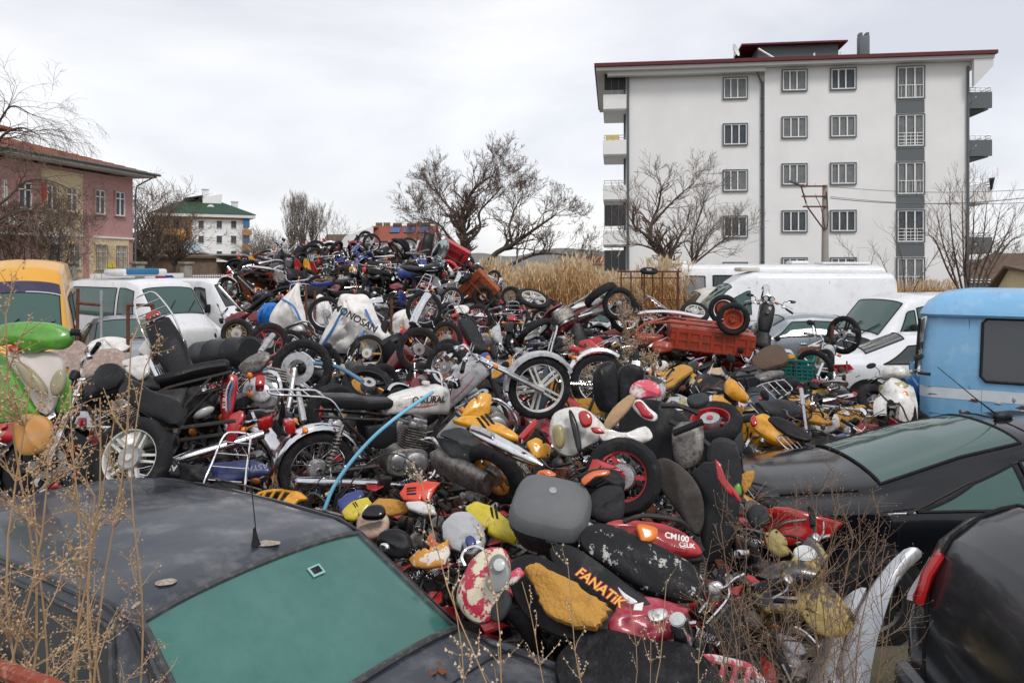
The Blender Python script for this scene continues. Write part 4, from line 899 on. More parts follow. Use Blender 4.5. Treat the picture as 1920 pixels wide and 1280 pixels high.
m.loft([brect(.35, .03), brect(.5, .0), brect(1.35, .0), brect(1.6, .02), brect(z1 - .03, .075)], True); bo = obj('body', m, 'bus_blue', t)
m = MB(); m.loft([brect(z1 - .03, .02), brect(z1 + .0, .0), brect(z1 + .05, .02), brect(z1 + .16, .09), brect(zt - .01, .22), brect(zt + .04, .5, .2)], True)
for x in (.85, 1.5, 2.15, 2.8): m.tube([(x, .02, z1 + .03), (x, .1, z1 + .16), (x, .24, zt), (x, .6, zt + .03), (x, Wd - .3, zt)], .009, 5)
obj('roof', m, 'bus_blue', t)
m = MB(); m.loft([brect(wz(758 - 16), -.003), brect(wz(722), -.003)], False); obj('white_band', m, 'bus_band', t)
def onbody(x, z, off=0):
 y = 0 if z < 1.35 else (.02 * (z - 1.35) / .25 if z < 1.6 else .02 + .055 * (z - 1.6) / (z1 - 1.63)); return V((x, y - off, z))
xw0 = (1822 - 1722) * k; m = MB(); sl = MB()
q = [(xw0, zw0 + .02), (xw0 + .05, zw0 - .02)]; gx0, gx1, gz0, gz1 = xw0, 2.9, wz(706), wz(594)
pts = [onbody(gx0 + .0, gz0 + .06, .012), onbody(gx0 + .05, gz0, .012), onbody(gx1, gz0, .012), onbody(gx1, gz1, .012), onbody(gx0 + .07, gz1, .012), onbody(gx0 + .02, gz1 - .05, .012)]
m.add(pts, [tuple(range(6))]); wo = obj('side_window', m, mat('minibus_glass', (.035, .04, .045), .05, vary=0, coat=.6), t); loop_tube(sl, pts, .018); sl.tube([onbody(gx0 + 1.75, gz0, .015), onbody(gx0 + 1.75, gz1, .015)], .012); obj('window_seal', sl, 'rubber', wo)
# front end pillar, windscreen edge and mirror bar at the left
m = MB(); m.box((-.028, Wd / 2, 1.72), (.02, Wd - .3, .62), rot=(0, R(4), 0)); obj('windscreen', m, 'car_glass', t)
sl = MB(); sl.tube([(-.04, .12, 1.38), (-.0, .14, 2.05)], .015); sl.tube([(-.04, .17, 1.38), (-.0, .19, 2.05)], .012); obj('windscreen_seal', sl, 'rubber', t)
m = MB(); m.rbox((-.09, .3, 1.38), (.08, .1, .22), b=.03); m.tube([(-.02, .2, 1.2), (-.1, .28, 1.3)], .015); obj('side_mirror', m, 'bus_blue', t)
m = MB(); m.rbox((-.05, Wd / 2, .62), (.14, Wd, .2), b=.05); obj('bumper', m, 'galv', t)
lines(t, [[onbody(.05, wz(722), .001), onbody(.05 + .62, wz(722), .001), onbody(.67, .55, .001)], [onbody(.1, wz(770), .001), onbody(.62, wz(776), .001)], [onbody(.0, wz(784), .001), onbody(1.6, wz(786), .001)], [onbody(xw0 - .12, z1 - .05, .001), onbody(xw0 - .12, wz(722), .001)]], r=.004, m_=mat('seam_blue', (.07, .15, .25), .7))
# flaked paint: small curled blobs of bare rusty filler
for i, (px, py, w_, h_) in enumerate(((1745, 735, 16, 3), (1812, 742, 20, 4), (1848, 744, 14, 3), (1888, 748, 26, 5), (1885, 760, 8, 10), (1800, 768, 16, 7), (1872, 736, 7, 7), (1790, 764, 6, 5))):
 c = onbody((px - 1722) * k, wz(py), .0); rn = random.Random(i); m = MB()
 m.shell([c + V((math.cos(a * .7) * w_ * k * rn.uniform(.5, .95) * .6, -.001, math.sin(a * .7) * h_ * k * rn.uniform(.5, 1))) for a in range(9)], (0, -1, 0), .006, .002)
 obj('rust_patch', m, 'rust' if i % 2 else 'galv', t)
# dark hump of an upholstered seat inside is not visible through the dark pane
for x in (.95, 3.4):
 m = MB(); m.lathe([(0, 0), (.42, 0), (.42, -.05), (0, -.05)], (x, -.004, .4), (0, -1, 0), 26); obj('wheel_arch', m, 'black_plastic', t); car_wheel(t, x, .05, .36)
# ---------------------------------------------------------------- dark coupe with the aerial
CP = [(-2.1, .5, .80, .60, .90, .42), (-2.05, .35, .86, .74, .97, .55), (-1.9, .28, .90, .82, 1.02, .62), (-1.3, .22, .93, .88, 1.065, .66), (-1.15, .22, .93, .88, 1.075, .66), (-.5, .22, .93, .89, 1.27, .60), (.05, .22, .93, .89, 1.385, .56), (.5, .22, .93, .89, 1.42, .55), (1.0, .22, .92, .88, 1.38, .56), (1.9, .22, .88, .87, .98, .68), (2.4, .3, .78, .8, .84, .62)]
def cp_x(t, C):
 for s_ in (1, -1):
  m = MB(); pts = [V((-1.50, s_ * .865, .87)), V((-1.60, s_ * .875, .76)), V((-1.85, s_ * .86, .70)), V((-2.05, s_ * .77, .66)), V((-2.12, s_ * .62, .68)), V((-2.12, s_ * .60, .84)), V((-2.03, s_ * .74, .95)), V((-1.88, s_ * .82, .965))]
  m.shell(pts, (-.45, s_ * .75, .35), .085, .02, p=2.4, rings=8); q = obj('tail_light', m, 'lens_red', t)
  m = MB(); m.tube([V((-1.62, s_ * .895, .79)), V((-1.85, s_ * .88, .735)), V((-2.08, s_ * .78, .70))], .012, 6); obj('clear_strip', m, 'lens_clear', q)
 lines(t, [[C.top(-2.0 + i * .1, s_ * .98) for i in range(8)] for s_ in (1, -1)] + [[C.top(.12, w_ / 10) + V((0, 0, .002)) for w_ in range(-10, 11)]] + [[C.top(.12 + (.14 * 0), s_ * 1.0) + V((0, 0, 0)), C.side(.08, 1.0, s_), C.side(-.1, .62, s_), C.side(-.9, .25, s_), C.side(-1.35, .02, s_)] for s_ in (1, -1)] + [sideline(C, [(.15, .35), (.12, .93)], s_) for s_ in (1, -1)] + [sideline(C, [(-1.95, .62), (-1.2, .60)], s_) for s_ in (1, -1)] + [sideline(C, [(-1.35, .70), (-1.12, .71), (-1.12, .88), (-1.32, .88), (-1.35, .70)], -1)], r=.005)
 m = MB(); m.ell(C.top(.18, 0) + V((0, 0, .02)), (.085, .03, .035)); b_ = C.top(.14, 0) + V((0, 0, .03)); m.tube([b_, b_ + V((-.16, 0, .12)), b_ + V((-.50, 0, .40))], [.009, .005, .003], 6); obj('aerial', m, 'black_plastic', t)
 mirrorpart(t, (.95, .86, 1.0), (.12, .18, .14), 'car_black')
 m = MB()
 for s_ in (1, -1): m.tube([C.side(x, t_, s_) + V((0, s_ * .006, 0)) for x, t_ in ((-1.05, .05), (-.9, .32), (-.55, .66), (-.1, .86), (.4, .9), (1.0, .85))], .010, 5)
 obj('window_rail', m, 'black_plastic', t)
 m = MB(); m.box((-.45, -.2, .98), (.12, .4, .1)); obj('rear_shelf_label', m, 'white_label', t)
make_car('dark_coupe', 'glossy black coupe with a stub aerial, greenish rear window and red tail light', 'car', CP, (3.88, 6.40), 0, 'car_black', wins=[((-.98, .08), (-.16, .08), (-.16, .82), (-.5, .62)), ((-.1, .08), (1.25, .08), (.95, .85), (-.1, .85))], rear=((-1.12, .93), (-1.12, -.93), (-.02, -.93), (-.02, .93)), ws=((1.8, .93), (1.8, -.93), (1.08, -.93), (1.08, .93)), glass='car_glass_green', wheels=[(1.5, .88, .32), (-1.3, .88, .32)], extra=cp_x, cor=.05, crown=.05)
# ================================================================ motorcycles: part builders (x forward, z up, ground at 0)
def tdep(w_): return w_ if w_ < .085 else .085 - (w_ - .085) * .2
def tyre_mb(r, w_, knob=False, n=64):
 t = tdep(w_); m = MB(); prof = [(r - t * 1.05, -w_ * .36), (r - t * .75, -w_ * .5), (r - t * .35, -w_ * .5), (r - t * .1, -w_ * .36), (r, -w_ * .12), (r, w_ * .12), (r - t * .1, w_ * .36), (r - t * .35, w_ * .5), (r - t * .75, w_ * .5), (r - t * 1.05, w_ * .36)]
 d = .007 if knob else .0035; rings = []
 for k in range(n):
  a = 2 * math.pi * k / n; rg = []
  for i, (q, h) in enumerate(prof):
   rr = q - (d if ((k // 2 + (i > 4)) % 2 and 2 <= i <= 7) else 0)
   rg.append(V((rr * math.cos(a), h, rr * math.sin(a))))
  rings.append(rg)
 q = len(prof); vs = [p for r_ in rings for p in r_]
 m.add(vs, [(k * q + j, k * q + j + 1, ((k + 1) % n) * q + j + 1, ((k + 1) % n) * q + j) for k in range(n) for j in range(q - 1)]); return m
def rim_mb(r, w_, kind):
 R_ = r - tdep(w_) * .98; m = MB()
 m.lathe([(R_ + .008, -w_ * .42), (R_ + .004, -w_ * .36), (R_ - .014, -w_ * .3), (R_ - .018, 0), (R_ - .014, w_ * .3), (R_ + .004, w_ * .36), (R_ + .008, w_ * .42)], n=40)
 m.lathe([(0, -.055), (.022, -.055), (.026, -.04), (.045, -.035), (.045, -.028), (.024, -.02), (.024, .02), (.045, .028), (.045, .035), (.026, .04), (.022, .055), (0, .055)], n=14)
 if kind == 'spoke':
  for k in range(32):
   a = 2 * math.pi * k / 32; b = a + (.55 if k % 4 < 2 else -.55); s_ = .03 * (1 if k % 2 else -1)
   m.tube([(.042 * math.cos(b), s_, .042 * math.sin(b)), ((R_ - .015) * math.cos(a), 0, (R_ - .015) * math.sin(a))], .0022, 3)
 else:
  ns = {'five': 5, 'three': 3, 'six': 6}[kind]
  for k in range(ns):
   a = 2 * math.pi * k / ns; c, s_ = math.cos(a), math.sin(a)
   for off in ((-1, 1) if kind == 'five' else (0,)):
    o = .018 * off; t0, t1 = (.02, .014) if kind == 'five' else (.032, .022)
    rings = []
    for rr, tt in ((.03, t0), (R_ * .5, (t0 + t1) / 2), (R_ - .01, t1)):
     cx_, cz_ = rr * c - o * s_ * (1 + rr * 1.5), rr * s_ + o * c * (1 + rr * 1.5)
     rings.append([V((cx_ - tt / 2 * s_ * u, v, cz_ + tt / 2 * c * u)) for u, v in ((-1, -.016), (1, -.016), (1, .016), (-1, .016))])
    m.loft(rings, True)
 return m
def sub(m, o):
 m.v = [tuple(V(v) + V(o)) for v in m.v]; return m
class P_:   # part record
 def __init__(s, name, mb, mats, subs=()): s.name = name; s.me = mb.mesh(name) if mb else None; s.mats = mats if isinstance(mats, (list, tuple)) else [mats]; s.subs = list(subs)
def half_mesh(me, sg):
 fs = [tuple(p.vertices) for p in me.polygons if sum(me.vertices[i].co.y for i in p.vertices) * sg > 0]
 us = sorted({i for f in fs for i in f}); mp_ = {i: k for k, i in enumerate(us)}; m = MB()
 m.add([me.vertices[i].co.copy() for i in us], [tuple(mp_[i] for i in f) for f in fs]); return m
def split_lr(q):
 o = []
 for sg in (1, -1):
  r = P_(q.name, half_mesh(q.me, sg), q.mats); r.subs = [P_(u.name, half_mesh(u.me, sg), u.mats) for u in q.subs]; o.append(r)
 return o
def wheel_p(x, z, r, w_, kind, rimm, knob=False, disc=True, drum=False):
 subs = [P_('tyre', sub(tyre_mb(r, w_, knob), (x, 0, z)), 'rubber'), P_('rim', sub(rim_mb(r, w_, kind), (x, 0, z)), rimm)]
 if disc:
  m = MB(); m.lathe([(.062, .05), (.11, .05), (.11, .054), (.062, .054), (.062, .05)], (x, 0, z), (0, 1, 0), 28); subs.append(P_('brake_disc', m, 'alu_dirty'))
 if drum:
  m = MB(); m.lathe([(0, -.05), (.07, -.048), (.078, -.02), (.078, .02), (.07, .048), (0, .05)], (x, 0, z), (0, 1, 0), 24); subs.append(P_('drum', m, 'alu'))
 return P_('wheel', None, [], subs)
def tank_mb(x0, x1, z, h, w_):
 m = MB(); L_ = x1 - x0
 S_ = [(0, .42, .38), (.03, .55, .5), (.12, .72, .64), (.35, .88, .80), (.62, .98, .94), (.84, 1, 1), (.95, .88, .92), (1, .6, .66)]
 m.sect([(x0 + L_ * t, 0, z - h / 2 * (1 - b) - .01, w_ / 2 * a, h / 2 * b) for t, a, b in S_], 24, 3.3)
 m.lathe([(0, .02), (.03, .02), (.034, .012), (.034, 0)], (x0 + L_ * .62, 0, z + h / 2 - .004), (0, 0, 1), 16); return m
def seat_mb(x0, x1, z, w_, h, step=0):
 L_ = x1 - x0; m = MB()
 m.sect([(x0, 0, z + step + .01, w_ * .3, h * .32), (x0 + .03, 0, z + step, w_ * .44, h * .5), (x0 + L_ * .3, 0, z + step, w_ * .5, h * .5), (x0 + L_ * .5, 0, z + step * .7, w_ * .5, h * .5), (x0 + L_ * .6, 0, z, w_ * .5, h * .45), (x0 + L_ * .85, 0, z, w_ * .38, h * .42), (x1, 0, z + .01, w_ * .25, h * .32)], 16, 3.2); return m
def engine_ps(cx=.06, cz=.36, slant=0):
 m = MB(); m.sect([(-.105, cx, cz, .15, .095), (-.09, cx, cz, .17, .11), (.09, cx, cz, .17, .11), (.105, cx, cz, .15, .095)], 18, 3.2, 'y')
 m.M = None
 covs = []
 for s_ in (-1, 1):
  cov = MB(); cov.lathe([(.0, .045), (.07, .043), (.092, .03), (.097, 0)], (cx + .05, s_ * .10, cz - .005), (0, s_, 0), 22)
  cov.lathe([(.0, .035), (.05, .033), (.066, .02), (.07, 0)], (cx - .085, s_ * .10, cz + .02), (0, s_, 0), 18)
  for k in range(6): a = k * 1.05 + .3; cov.lathe([(0, .012), (.008, .012), (.008, 0)], (cx + .05 + .098 * math.cos(a), s_ * .11, cz + .098 * math.sin(a)), (0, s_, 0), 6)
  covs.append(P_('engine_cover', cov, 'alu'))
 cyl = MB(); T = Matrix.Translation((cx + .03, 0, cz + .09)) @ Matrix.Rotation(R(slant), 4, 'Y'); cyl.M = T
 cyl.box((0, 0, .07), (.10, .10, .16))
 for k in range(8): cyl.rbox((0, 0, .018 + k * .019), (.165, .165, .008), b=.003)
 hd = MB(); hd.M = T; hd.rbox((0, 0, .195), (.15, .15, .05), b=.012); hd.rbox((0, 0, .235), (.13, .155, .045), b=.018)
 for s_ in (-1, 1): hd.lathe([(0, .012), (.026, .012), (.03, 0)], (0, s_ * .078, .215), (0, s_, 0), 14)
 ca = MB(); ca.M = T; ca.tube([(-.06, 0, .2), (-.13, 0, .2), (-.19, 0, .21)], [.02, .024, .03], 10); ca.rbox((-.14, 0, .15), (.05, .06, .09), b=.01)
 ks = MB(); ks.tube([(cx - .02, .14, cz - .02), (cx - .1, .16, cz + .0), (cx - .13, .2, cz + .1), (cx - .13, .26, cz + .1)], .008, 6)
 return P_('engine', m, 'alu_dirty', covs + [P_('cylinder', cyl, 'alu_dirty'), P_('cylinder_head', hd, 'alu'), P_('carburettor', ca, 'alu'), P_('kick_starter', ks, 'chrome')])
def coil(m, a, b, r, n=9, t=.005):
 a, b = V(a), V(b); d = (b - a); u = d.normalized().orthogonal().normalized(); w_ = d.normalized().cross(u)
 m.tube([a + d * (i / (n * 7)) + (u * math.cos(i * 2 * math.pi / 7) + w_ * math.sin(i * 2 * math.pi / 7)) * r for i in range(n * 7 + 1)], t, 4)
def lever_bar(mb, cx, cz, w_=.34, back=.12, rise=.08):
 for s_ in (1, -1):
  mb.tube(cr([(cx, 0, cz), (cx + .01, s_ * .07, cz), (cx + .0, s_ * .14, cz + rise), (cx - back * .5, s_ * (w_ - .1), cz + rise), (cx - back, s_ * w_, cz + rise - .01)], 4), .011, 7)
def grip_mb(cx, cz, w_, back, rise, s_):
 m = MB(); a = V((cx - back * .62, s_ * (w_ - .08), cz + rise)); b = V((cx - back * 1.0, s_ * (w_ + .03), cz + rise - .01)); m.tube([a, b], [.017, .018], 8); m.lathe([(.02, 0), (.02, .012), (0, .012)], b, (b - a), 8)
 return m
def lever_mb(cx, cz, w_, back, rise, s_):
 m = MB(); m.rbox((cx - back * .45, s_ * (w_ - .12), cz + rise), (.045, .05, .04), b=.012); m.tube(cr([(cx - back * .4, s_ * (w_ - .12), cz + rise + .005), (cx - back * .3, s_ * (w_ - .06), cz + rise), (cx - back * .55, s_ * (w_ + .03), cz + rise - .01)], 3), .0055, 5); return m
def mirror_mb(cx, cz, w_, rise, s_, ro=False):
 m = MB(); a = V((cx - .03, s_ * (w_ - .13), cz + rise)); b = a + V((-.0, s_ * .07, .15)); m.tube(cr([a, a + V((.02, s_ * .01, .07)), b], 3), .005, 5)
 g = MB(); g.ell(b + V((0, s_ * .04, .02)), (.014, .062, .042) if not ro else (.014, .05, .05), None, 14, 6)
 q = MB(); q.lathe([(0, .002), (.8, 0)], (0, 0, 0), (-1, 0, 0), 14); q.v = [(v[0] + b.x - .014, v[1] * .062 + b.y + s_ * .04, v[2] * .042 + b.z + .02) for v in q.v]
 return m, g, q
def head_ps(x, z, r=.085, m_='black_plastic', lens='lens_clear'):
 b = MB(); b.lathe([(0, -.12), (r * .5, -.11), (r * .85, -.06), (r, -.01), (r * 1.02, .012), (r * .94, .014)], (x, 0, z), (1, 0, 0), 20)
 l_ = MB(); l_.lathe([(r * .95, .008), (r * .6, .022), (0, .03)], (x, 0, z), (1, 0, 0), 20)
 ring = MB(); ring.lathe([(r * .93, .016), (r * 1.04, .018), (r * 1.05, 0)], (x, 0, z), (1, 0, 0), 20)
 return P_('headlight', b, m_, [P_('lens', l_, lens), P_('bezel', ring, 'chrome')])
def blinker(x, y, z, s_): m = MB(); m.tube([(x, y * .4 * s_, z), (x, y * s_, z)], .006, 5); m.ell((x, (y + .03) * s_, z), (.022, .035, .024), None, 10, 6); return m
def cr_sub(name, m, mt): return P_(name, m, mt)
def moto(rim='spoke', rimm='chrome', tankw=.25, style=0):
 ps = []
 f = MB()
 f.tube(cr([(.37, 0, .84), (.2, 0, .74), (-.1, 0, .67)], 4), .019, 8)
 f.tube(cr([(.37, 0, .76), (.3, 0, .5), (.24, 0, .3), (.16, 0, .22)], 4), .018, 8)
 for s_ in (1, -1):
  f.tube(cr([(-.08, 0, .68), (-.2, s_ * .10, .68), (-.66, s_ * .11, .71)], 3), .012, 6)
  f.tube([(-.2, s_ * .1, .36), (-.28, s_ * .1, .5), (-.5, s_ * .11, .69)], .011, 6)
  f.tube(cr([(.16, 0, .22), (.08, s_ * .1, .2), (-.1, s_ * .1, .2), (-.2, s_ * .1, .32), (-.16, s_ * .08, .67)], 4), .013, 6)
  f.tube([(-.18, s_ * .1, .33), (-.62, s_ * .1, .29)], .015, 6)
 f.tube([(-.2, -.12, .3), (-.2, .12, .3)], .018, 8); f.tube([(.36, 0, .72), (.385, 0, .88)], .028, 10)
 ps.append(P_('frame', f, 'steel_dark'))
 ps += [('R', wheel_p(-.62, .29, .29, .075, rim, rimm, disc=False, drum=True)), ('F', wheel_p(.62, .29, .29, .068, rim, rimm, disc=rim != 'spoke', drum=rim == 'spoke'))]
 fk = MB(); fl = MB()
 for s_ in (1, -1): fk.tube([(.375, s_ * .085, .9), (.51, s_ * .085, .57)], .016, 8); fl.tube([(.49, s_ * .085, .61), (.62, s_ * .085, .27)], [.025, .022], 8)
 fk.rbox((.375, 0, .885), (.06, .22, .02), b=.008); fk.rbox((.41, 0, .76), (.06, .22, .025), b=.008)
 ps.append(('F', P_('fork', fk, 'chrome', [P_('fork_leg', fl, 'alu')])))
 m = MB(); m.arc(.62, .29, .32, -15, 140, .055);
 for s_ in (1, -1): m.tube([(.62, s_ * .075, .29), (.52, s_ * .06, .6)], .005, 4)
 ps.append(('F', P_('front_mudguard', m, 'chrome' if style == 0 else 'body')))
 m = MB(); m.arc(-.62, .29, .335, 30, 200, .07); ps.append(P_('rear_mudguard', m, 'chrome' if style == 0 else 'black_plastic'))
 ps.append(engine_ps(.06, .34, 12))
 e_ = MB(); e_.tube(cr([(.14, -.04, .5), (.25, -.08, .52), (.30, -.12, .4), (.26, -.14, .24), (.1, -.15, .18), (-.1, -.16, .19)], 5), .019, 9)
 mf = MB(); mf.tube([(-.05, -.16, .19), (-.16, -.165, .2), (-.24, -.17, .21), (-.72, -.175, .25), (-.82, -.175, .262), (-.83, -.175, .262)], [.021, .03, .042, .042, .036, .02], 14); mf.tube([(-.55, -.16, .23), (-.55, -.1, .33)], .008, 4)
 ps.append(P_('exhaust_pipe', e_, 'chrome', [P_('silencer', mf, 'chrome')]))
 tk = tank_mb(-.14, .38, .83, .23, tankw)
 st = MB()
 for s_ in (1, -1):
  st.tube([V((x, s_ * (y + .003), z)) for x, y, z in ((-.02, .108 * tankw / .25, .78), (.12, .121 * tankw / .25, .785), (.24, .122 * tankw / .25, .80), (.31, .108 * tankw / .25, .83), (.25, .118 * tankw / .25, .87), (.1, .112 * tankw / .25, .86))], .0035, 4)
 ps.append(P_('fuel_tank', tk, 'body', [P_('stripe', st, 'trim')]))
 ps.append(P_('seat', seat_mb(-.66, -.07, .785, .26, .10, .02), 'seat'))
 sc_ = MB()
 for s_ in (1, -1): sc_.shell([(x, s_ * .12, z) for x, z in ((-.33, .64), (-.08, .66), (-.06, .52), (-.16, .46), (-.28, .48))], (0, s_, 0), .03, .01)
 ps.append(P_('side_cover', sc_, 'body' if style else 'black_plastic'))
 sh = MB(); sp = MB()
 for s_ in (1, -1): sh.tube([(-.5, s_ * .135, .66), (-.56, s_ * .135, .44)], .019, 8); sh.tube([(-.55, s_ * .135, .46), (-.6, s_ * .135, .31)], .012, 8); coil(sp, (-.515, s_ * .135, .6), (-.585, s_ * .135, .36), .027)
 ps.append(P_('shock_absorber', sh, 'chrome', [P_('spring', sp, 'alu_dirty')]))
 hb = MB(); lever_bar(hb, .36, .90, .34, .14, .1); ps.append(('F', P_('handlebar', hb, 'chrome', [P_('grip', grip_mb(.36, .9, .34, .14, .1, 1), 'rubber'), P_('grip', grip_mb(.36, .9, .34, .14, .1, -1), 'rubber'), P_('lever', lever_mb(.36, .9, .34, .14, .1, 1), 'chrome'), P_('lever', lever_mb(.36, .9, .34, .14, .1, -1), 'chrome')])))
 for s_ in (1, -1):
  a, b, c = mirror_mb(.36, .9, .34, .1, s_); ps.append(('F', P_('mirror', a, 'black_plastic', [P_('mirror_shell', b, 'black_plastic'), P_('mirror_glass', c, 'mirror')])))
 ps.append(('F', head_ps(.49, .82, .088, 'head')))
 gg = MB(); gd = MB()
 for s_ in (1, -1): gg.lathe([(0, -.04), (.03, -.04), (.04, 0), (.04, .025), (.036, .028)], (.42, s_ * .05, .96), (-.5, 0, .86), 16); gd.lathe([(0, .024), (.036, .024)], (.42, s_ * .05, .96), (-.5, 0, .86), 16)
 ps.append(('F', P_('gauge', gg, 'black_plastic', [P_('dial', gd, 'lens_clear')])))
 for x, z, y, g_ in ((.45, .76, .13, 'F'), (-.78, .62, .12, 'B')):
  for s_ in (1, -1): q = P_('indicator', blinker(x, y, z, s_), 'lens_orange'); ps.append((g_, q))
 m = MB(); m.rbox((-.86, 0, .62), (.07, .12, .10), rot=(0, R(-15), 0), b=.02); ps.append(P_('tail_light', m, 'lens_red'))
 m = MB()
 for s_ in (1, -1): m.tube(cr([(-.50, s_ * .12, .70), (-.62, s_ * .14, .84), (-.78, s_ * .12, .86), (-1.0, s_ * .09, .865), (-1.03, 0, .865)], 4), .009, 6)
 for x in (-.66, -.76, -.86, -.95): m.tube([(x, -.115, .858), (x, .115, .858)], .006, 5)
 ps.append(P_('rack', m, 'chrome')); return ps
def cub(rim='spoke', rimm='chrome'):
 ps = []; f = MB()
 f.tube(cr([(.44, 0, .8), (.34, 0, .52), (.12, 0, .4), (-.2, 0, .44), (-.5, 0, .62)], 5), .03, 8)
 for s_ in (1, -1): f.tube([(-.18, s_ * .09, .33), (-.6, s_ * .09, .28)], .014, 6); f.tube([(-.2, s_ * .06, .3), (-.2, s_ * .24, .27), (-.12, s_ * .24, .27)], .01, 6)
 ps.append(P_('frame', f, 'steel_dark'))
 ps += [('R', wheel_p(-.6, .28, .28, .07, rim, rimm, disc=False, drum=True)), ('F', wheel_p(.62, .28, .28, .062, rim, rimm, disc=False, drum=True))]
 fk = MB()
 for s_ in (1, -1): fk.tube([(.45, s_ * .06, .76), (.56, s_ * .07, .45), (.62, s_ * .075, .27)], [.02, .022, .018], 8)
 ps.append(('F', P_('fork', fk, 'alu')))
 m = MB(); m.arc(.62, .28, .31, 0, 135, .06); ps.append(('F', P_('front_mudguard', m, 'body')))
 m = MB(); m.arc(-.6, .28, .32, 30, 190, .075); ps.append(P_('rear_mudguard', m, 'black_plastic'))
 ps.append(engine_ps(.02, .3, 80))
 m = MB(); rows = []
 for t, x, z, hw in ((0, .50, .80, .10), (.2, .49, .70, .19), (.45, .44, .55, .24), (.7, .36, .40, .24), (.9, .26, .30, .22), (1, .16, .28, .2)):
  rows.append([V((x - .13 * (abs(u) ** 2), u * hw, z)) for u in (-1, -.8, -.55, -.25, 0, .25, .55, .8, 1)] + [V((x - .012 - .13 * (abs(u) ** 2), u * hw * .98, z)) for u in (1, .8, .55, .25, 0, -.25, -.55, -.8, -1)])
 m.loft(rows, True); ps.append(P_('leg_shield', m, 'body2'))
 m = MB(); m.sect([(-.80, 0, .68, .04, .04), (-.74, 0, .67, .08, .08), (-.5, 0, .62, .12, .12), (-.2, 0, .56, .12, .14), (0, 0, .48, .09, .09), (.2, 0, .44, .06, .06)], 18, 2.6); ps.append(P_('rear_body', m, 'body'))
 m = MB(); m.sect([(.55, 0, .74, .05, .06), (.53, 0, .76, .08, .12), (.47, 0, .78, .09, .14), (.42, 0, .78, .07, .12)], 16, 2.4); ps.append(P_('front_cowl', m, 'body'))
 m = MB(); m.sect([(.52, 0, .97, .06, .05), (.48, 0, .98, .12, .07), (.42, 0, .98, .17, .06), (.37, 0, .985, .2, .035)], 18, 2.3);
 hb = MB();
 for s_ in (1, -1): hb.tube([(.42, 0, .98), (.38, s_ * .2, .985), (.30, s_ * .34, .99)], .011, 6)
 ps.append(('F', P_('handlebar_cover', m, 'body', [P_('handlebar', hb, 'chrome'), P_('grip', grip_mb(.44, .98, .32, .15, .01, 1), 'rubber'), P_('grip', grip_mb(.44, .98, .32, .15, .01, -1), 'rubber'), P_('lever', lever_mb(.46, .98, .3, .12, .01, 1), 'chrome')])))
 for s_ in (1, -1):
  a, b, c = mirror_mb(.42, .98, .3, .02, s_, True); ps.append(('F', P_('mirror', a, 'chrome', [P_('mirror_shell', b, 'black_plastic'), P_('mirror_glass', c, 'mirror')])))
 l_ = MB(); l_.ell((.525, 0, .98), (.03, .085, .05), None, 16, 8); ps.append(('F', P_('headlight', l_, 'lens')))
 for s_ in (1, -1): m = MB(); m.ell((.50, s_ * .12, .74), (.03, .035, .05), None, 10, 6); ps.append(P_('indicator', m, 'lens_orange'))
 ps.append(P_('seat', seat_mb(-.68, -.02, .74, .25, .11, .02), 'seat'))
 e_ = MB(); e_.tube(cr([(.2, -.05, .3), (.16, -.1, .2), (0, -.14, .18), (-.2, -.15, .2)], 4), .015, 8); mf = MB(); mf.tube([(-.18, -.15, .2), (-.26, -.155, .21), (-.7, -.165, .27), (-.78, -.165, .28)], [.018, .038, .04, .028], 12)
 ps.append(P_('exhaust_pipe', e_, 'chrome', [P_('silencer', mf, 'chrome')]))
 sh = MB(); sp = MB()
 for s_ in (1, -1): sh.tube([(-.5, s_ * .13, .6), (-.59, s_ * .13, .3)], .012, 8); coil(sp, (-.51, s_ * .13, .56), (-.58, s_ * .13, .34), .025)
 ps.append(P_('shock_absorber', sh, 'chrome', [P_('spring', sp, 'alu_dirty')]))
 m = MB(); m.rbox((-.84, 0, .64), (.08, .13, .09), b=.025); ps.append(P_('tail_light', m, 'lens_red'))
 m = MB()
 for s_ in (1, -1): m.tube(cr([(-.45, s_ * .13, .68), (-.6, s_ * .14, .8), (-.8, s_ * .12, .82), (-.96, s_ * .08, .82), (-.98, 0, .82)], 4), .008, 6)
 for x in (-.66, -.76, -.86): m.tube([(x, -.12, .82), (x, .12, .82)], .006, 5)
 ps.append(P_('rack', m, 'chrome')); return ps
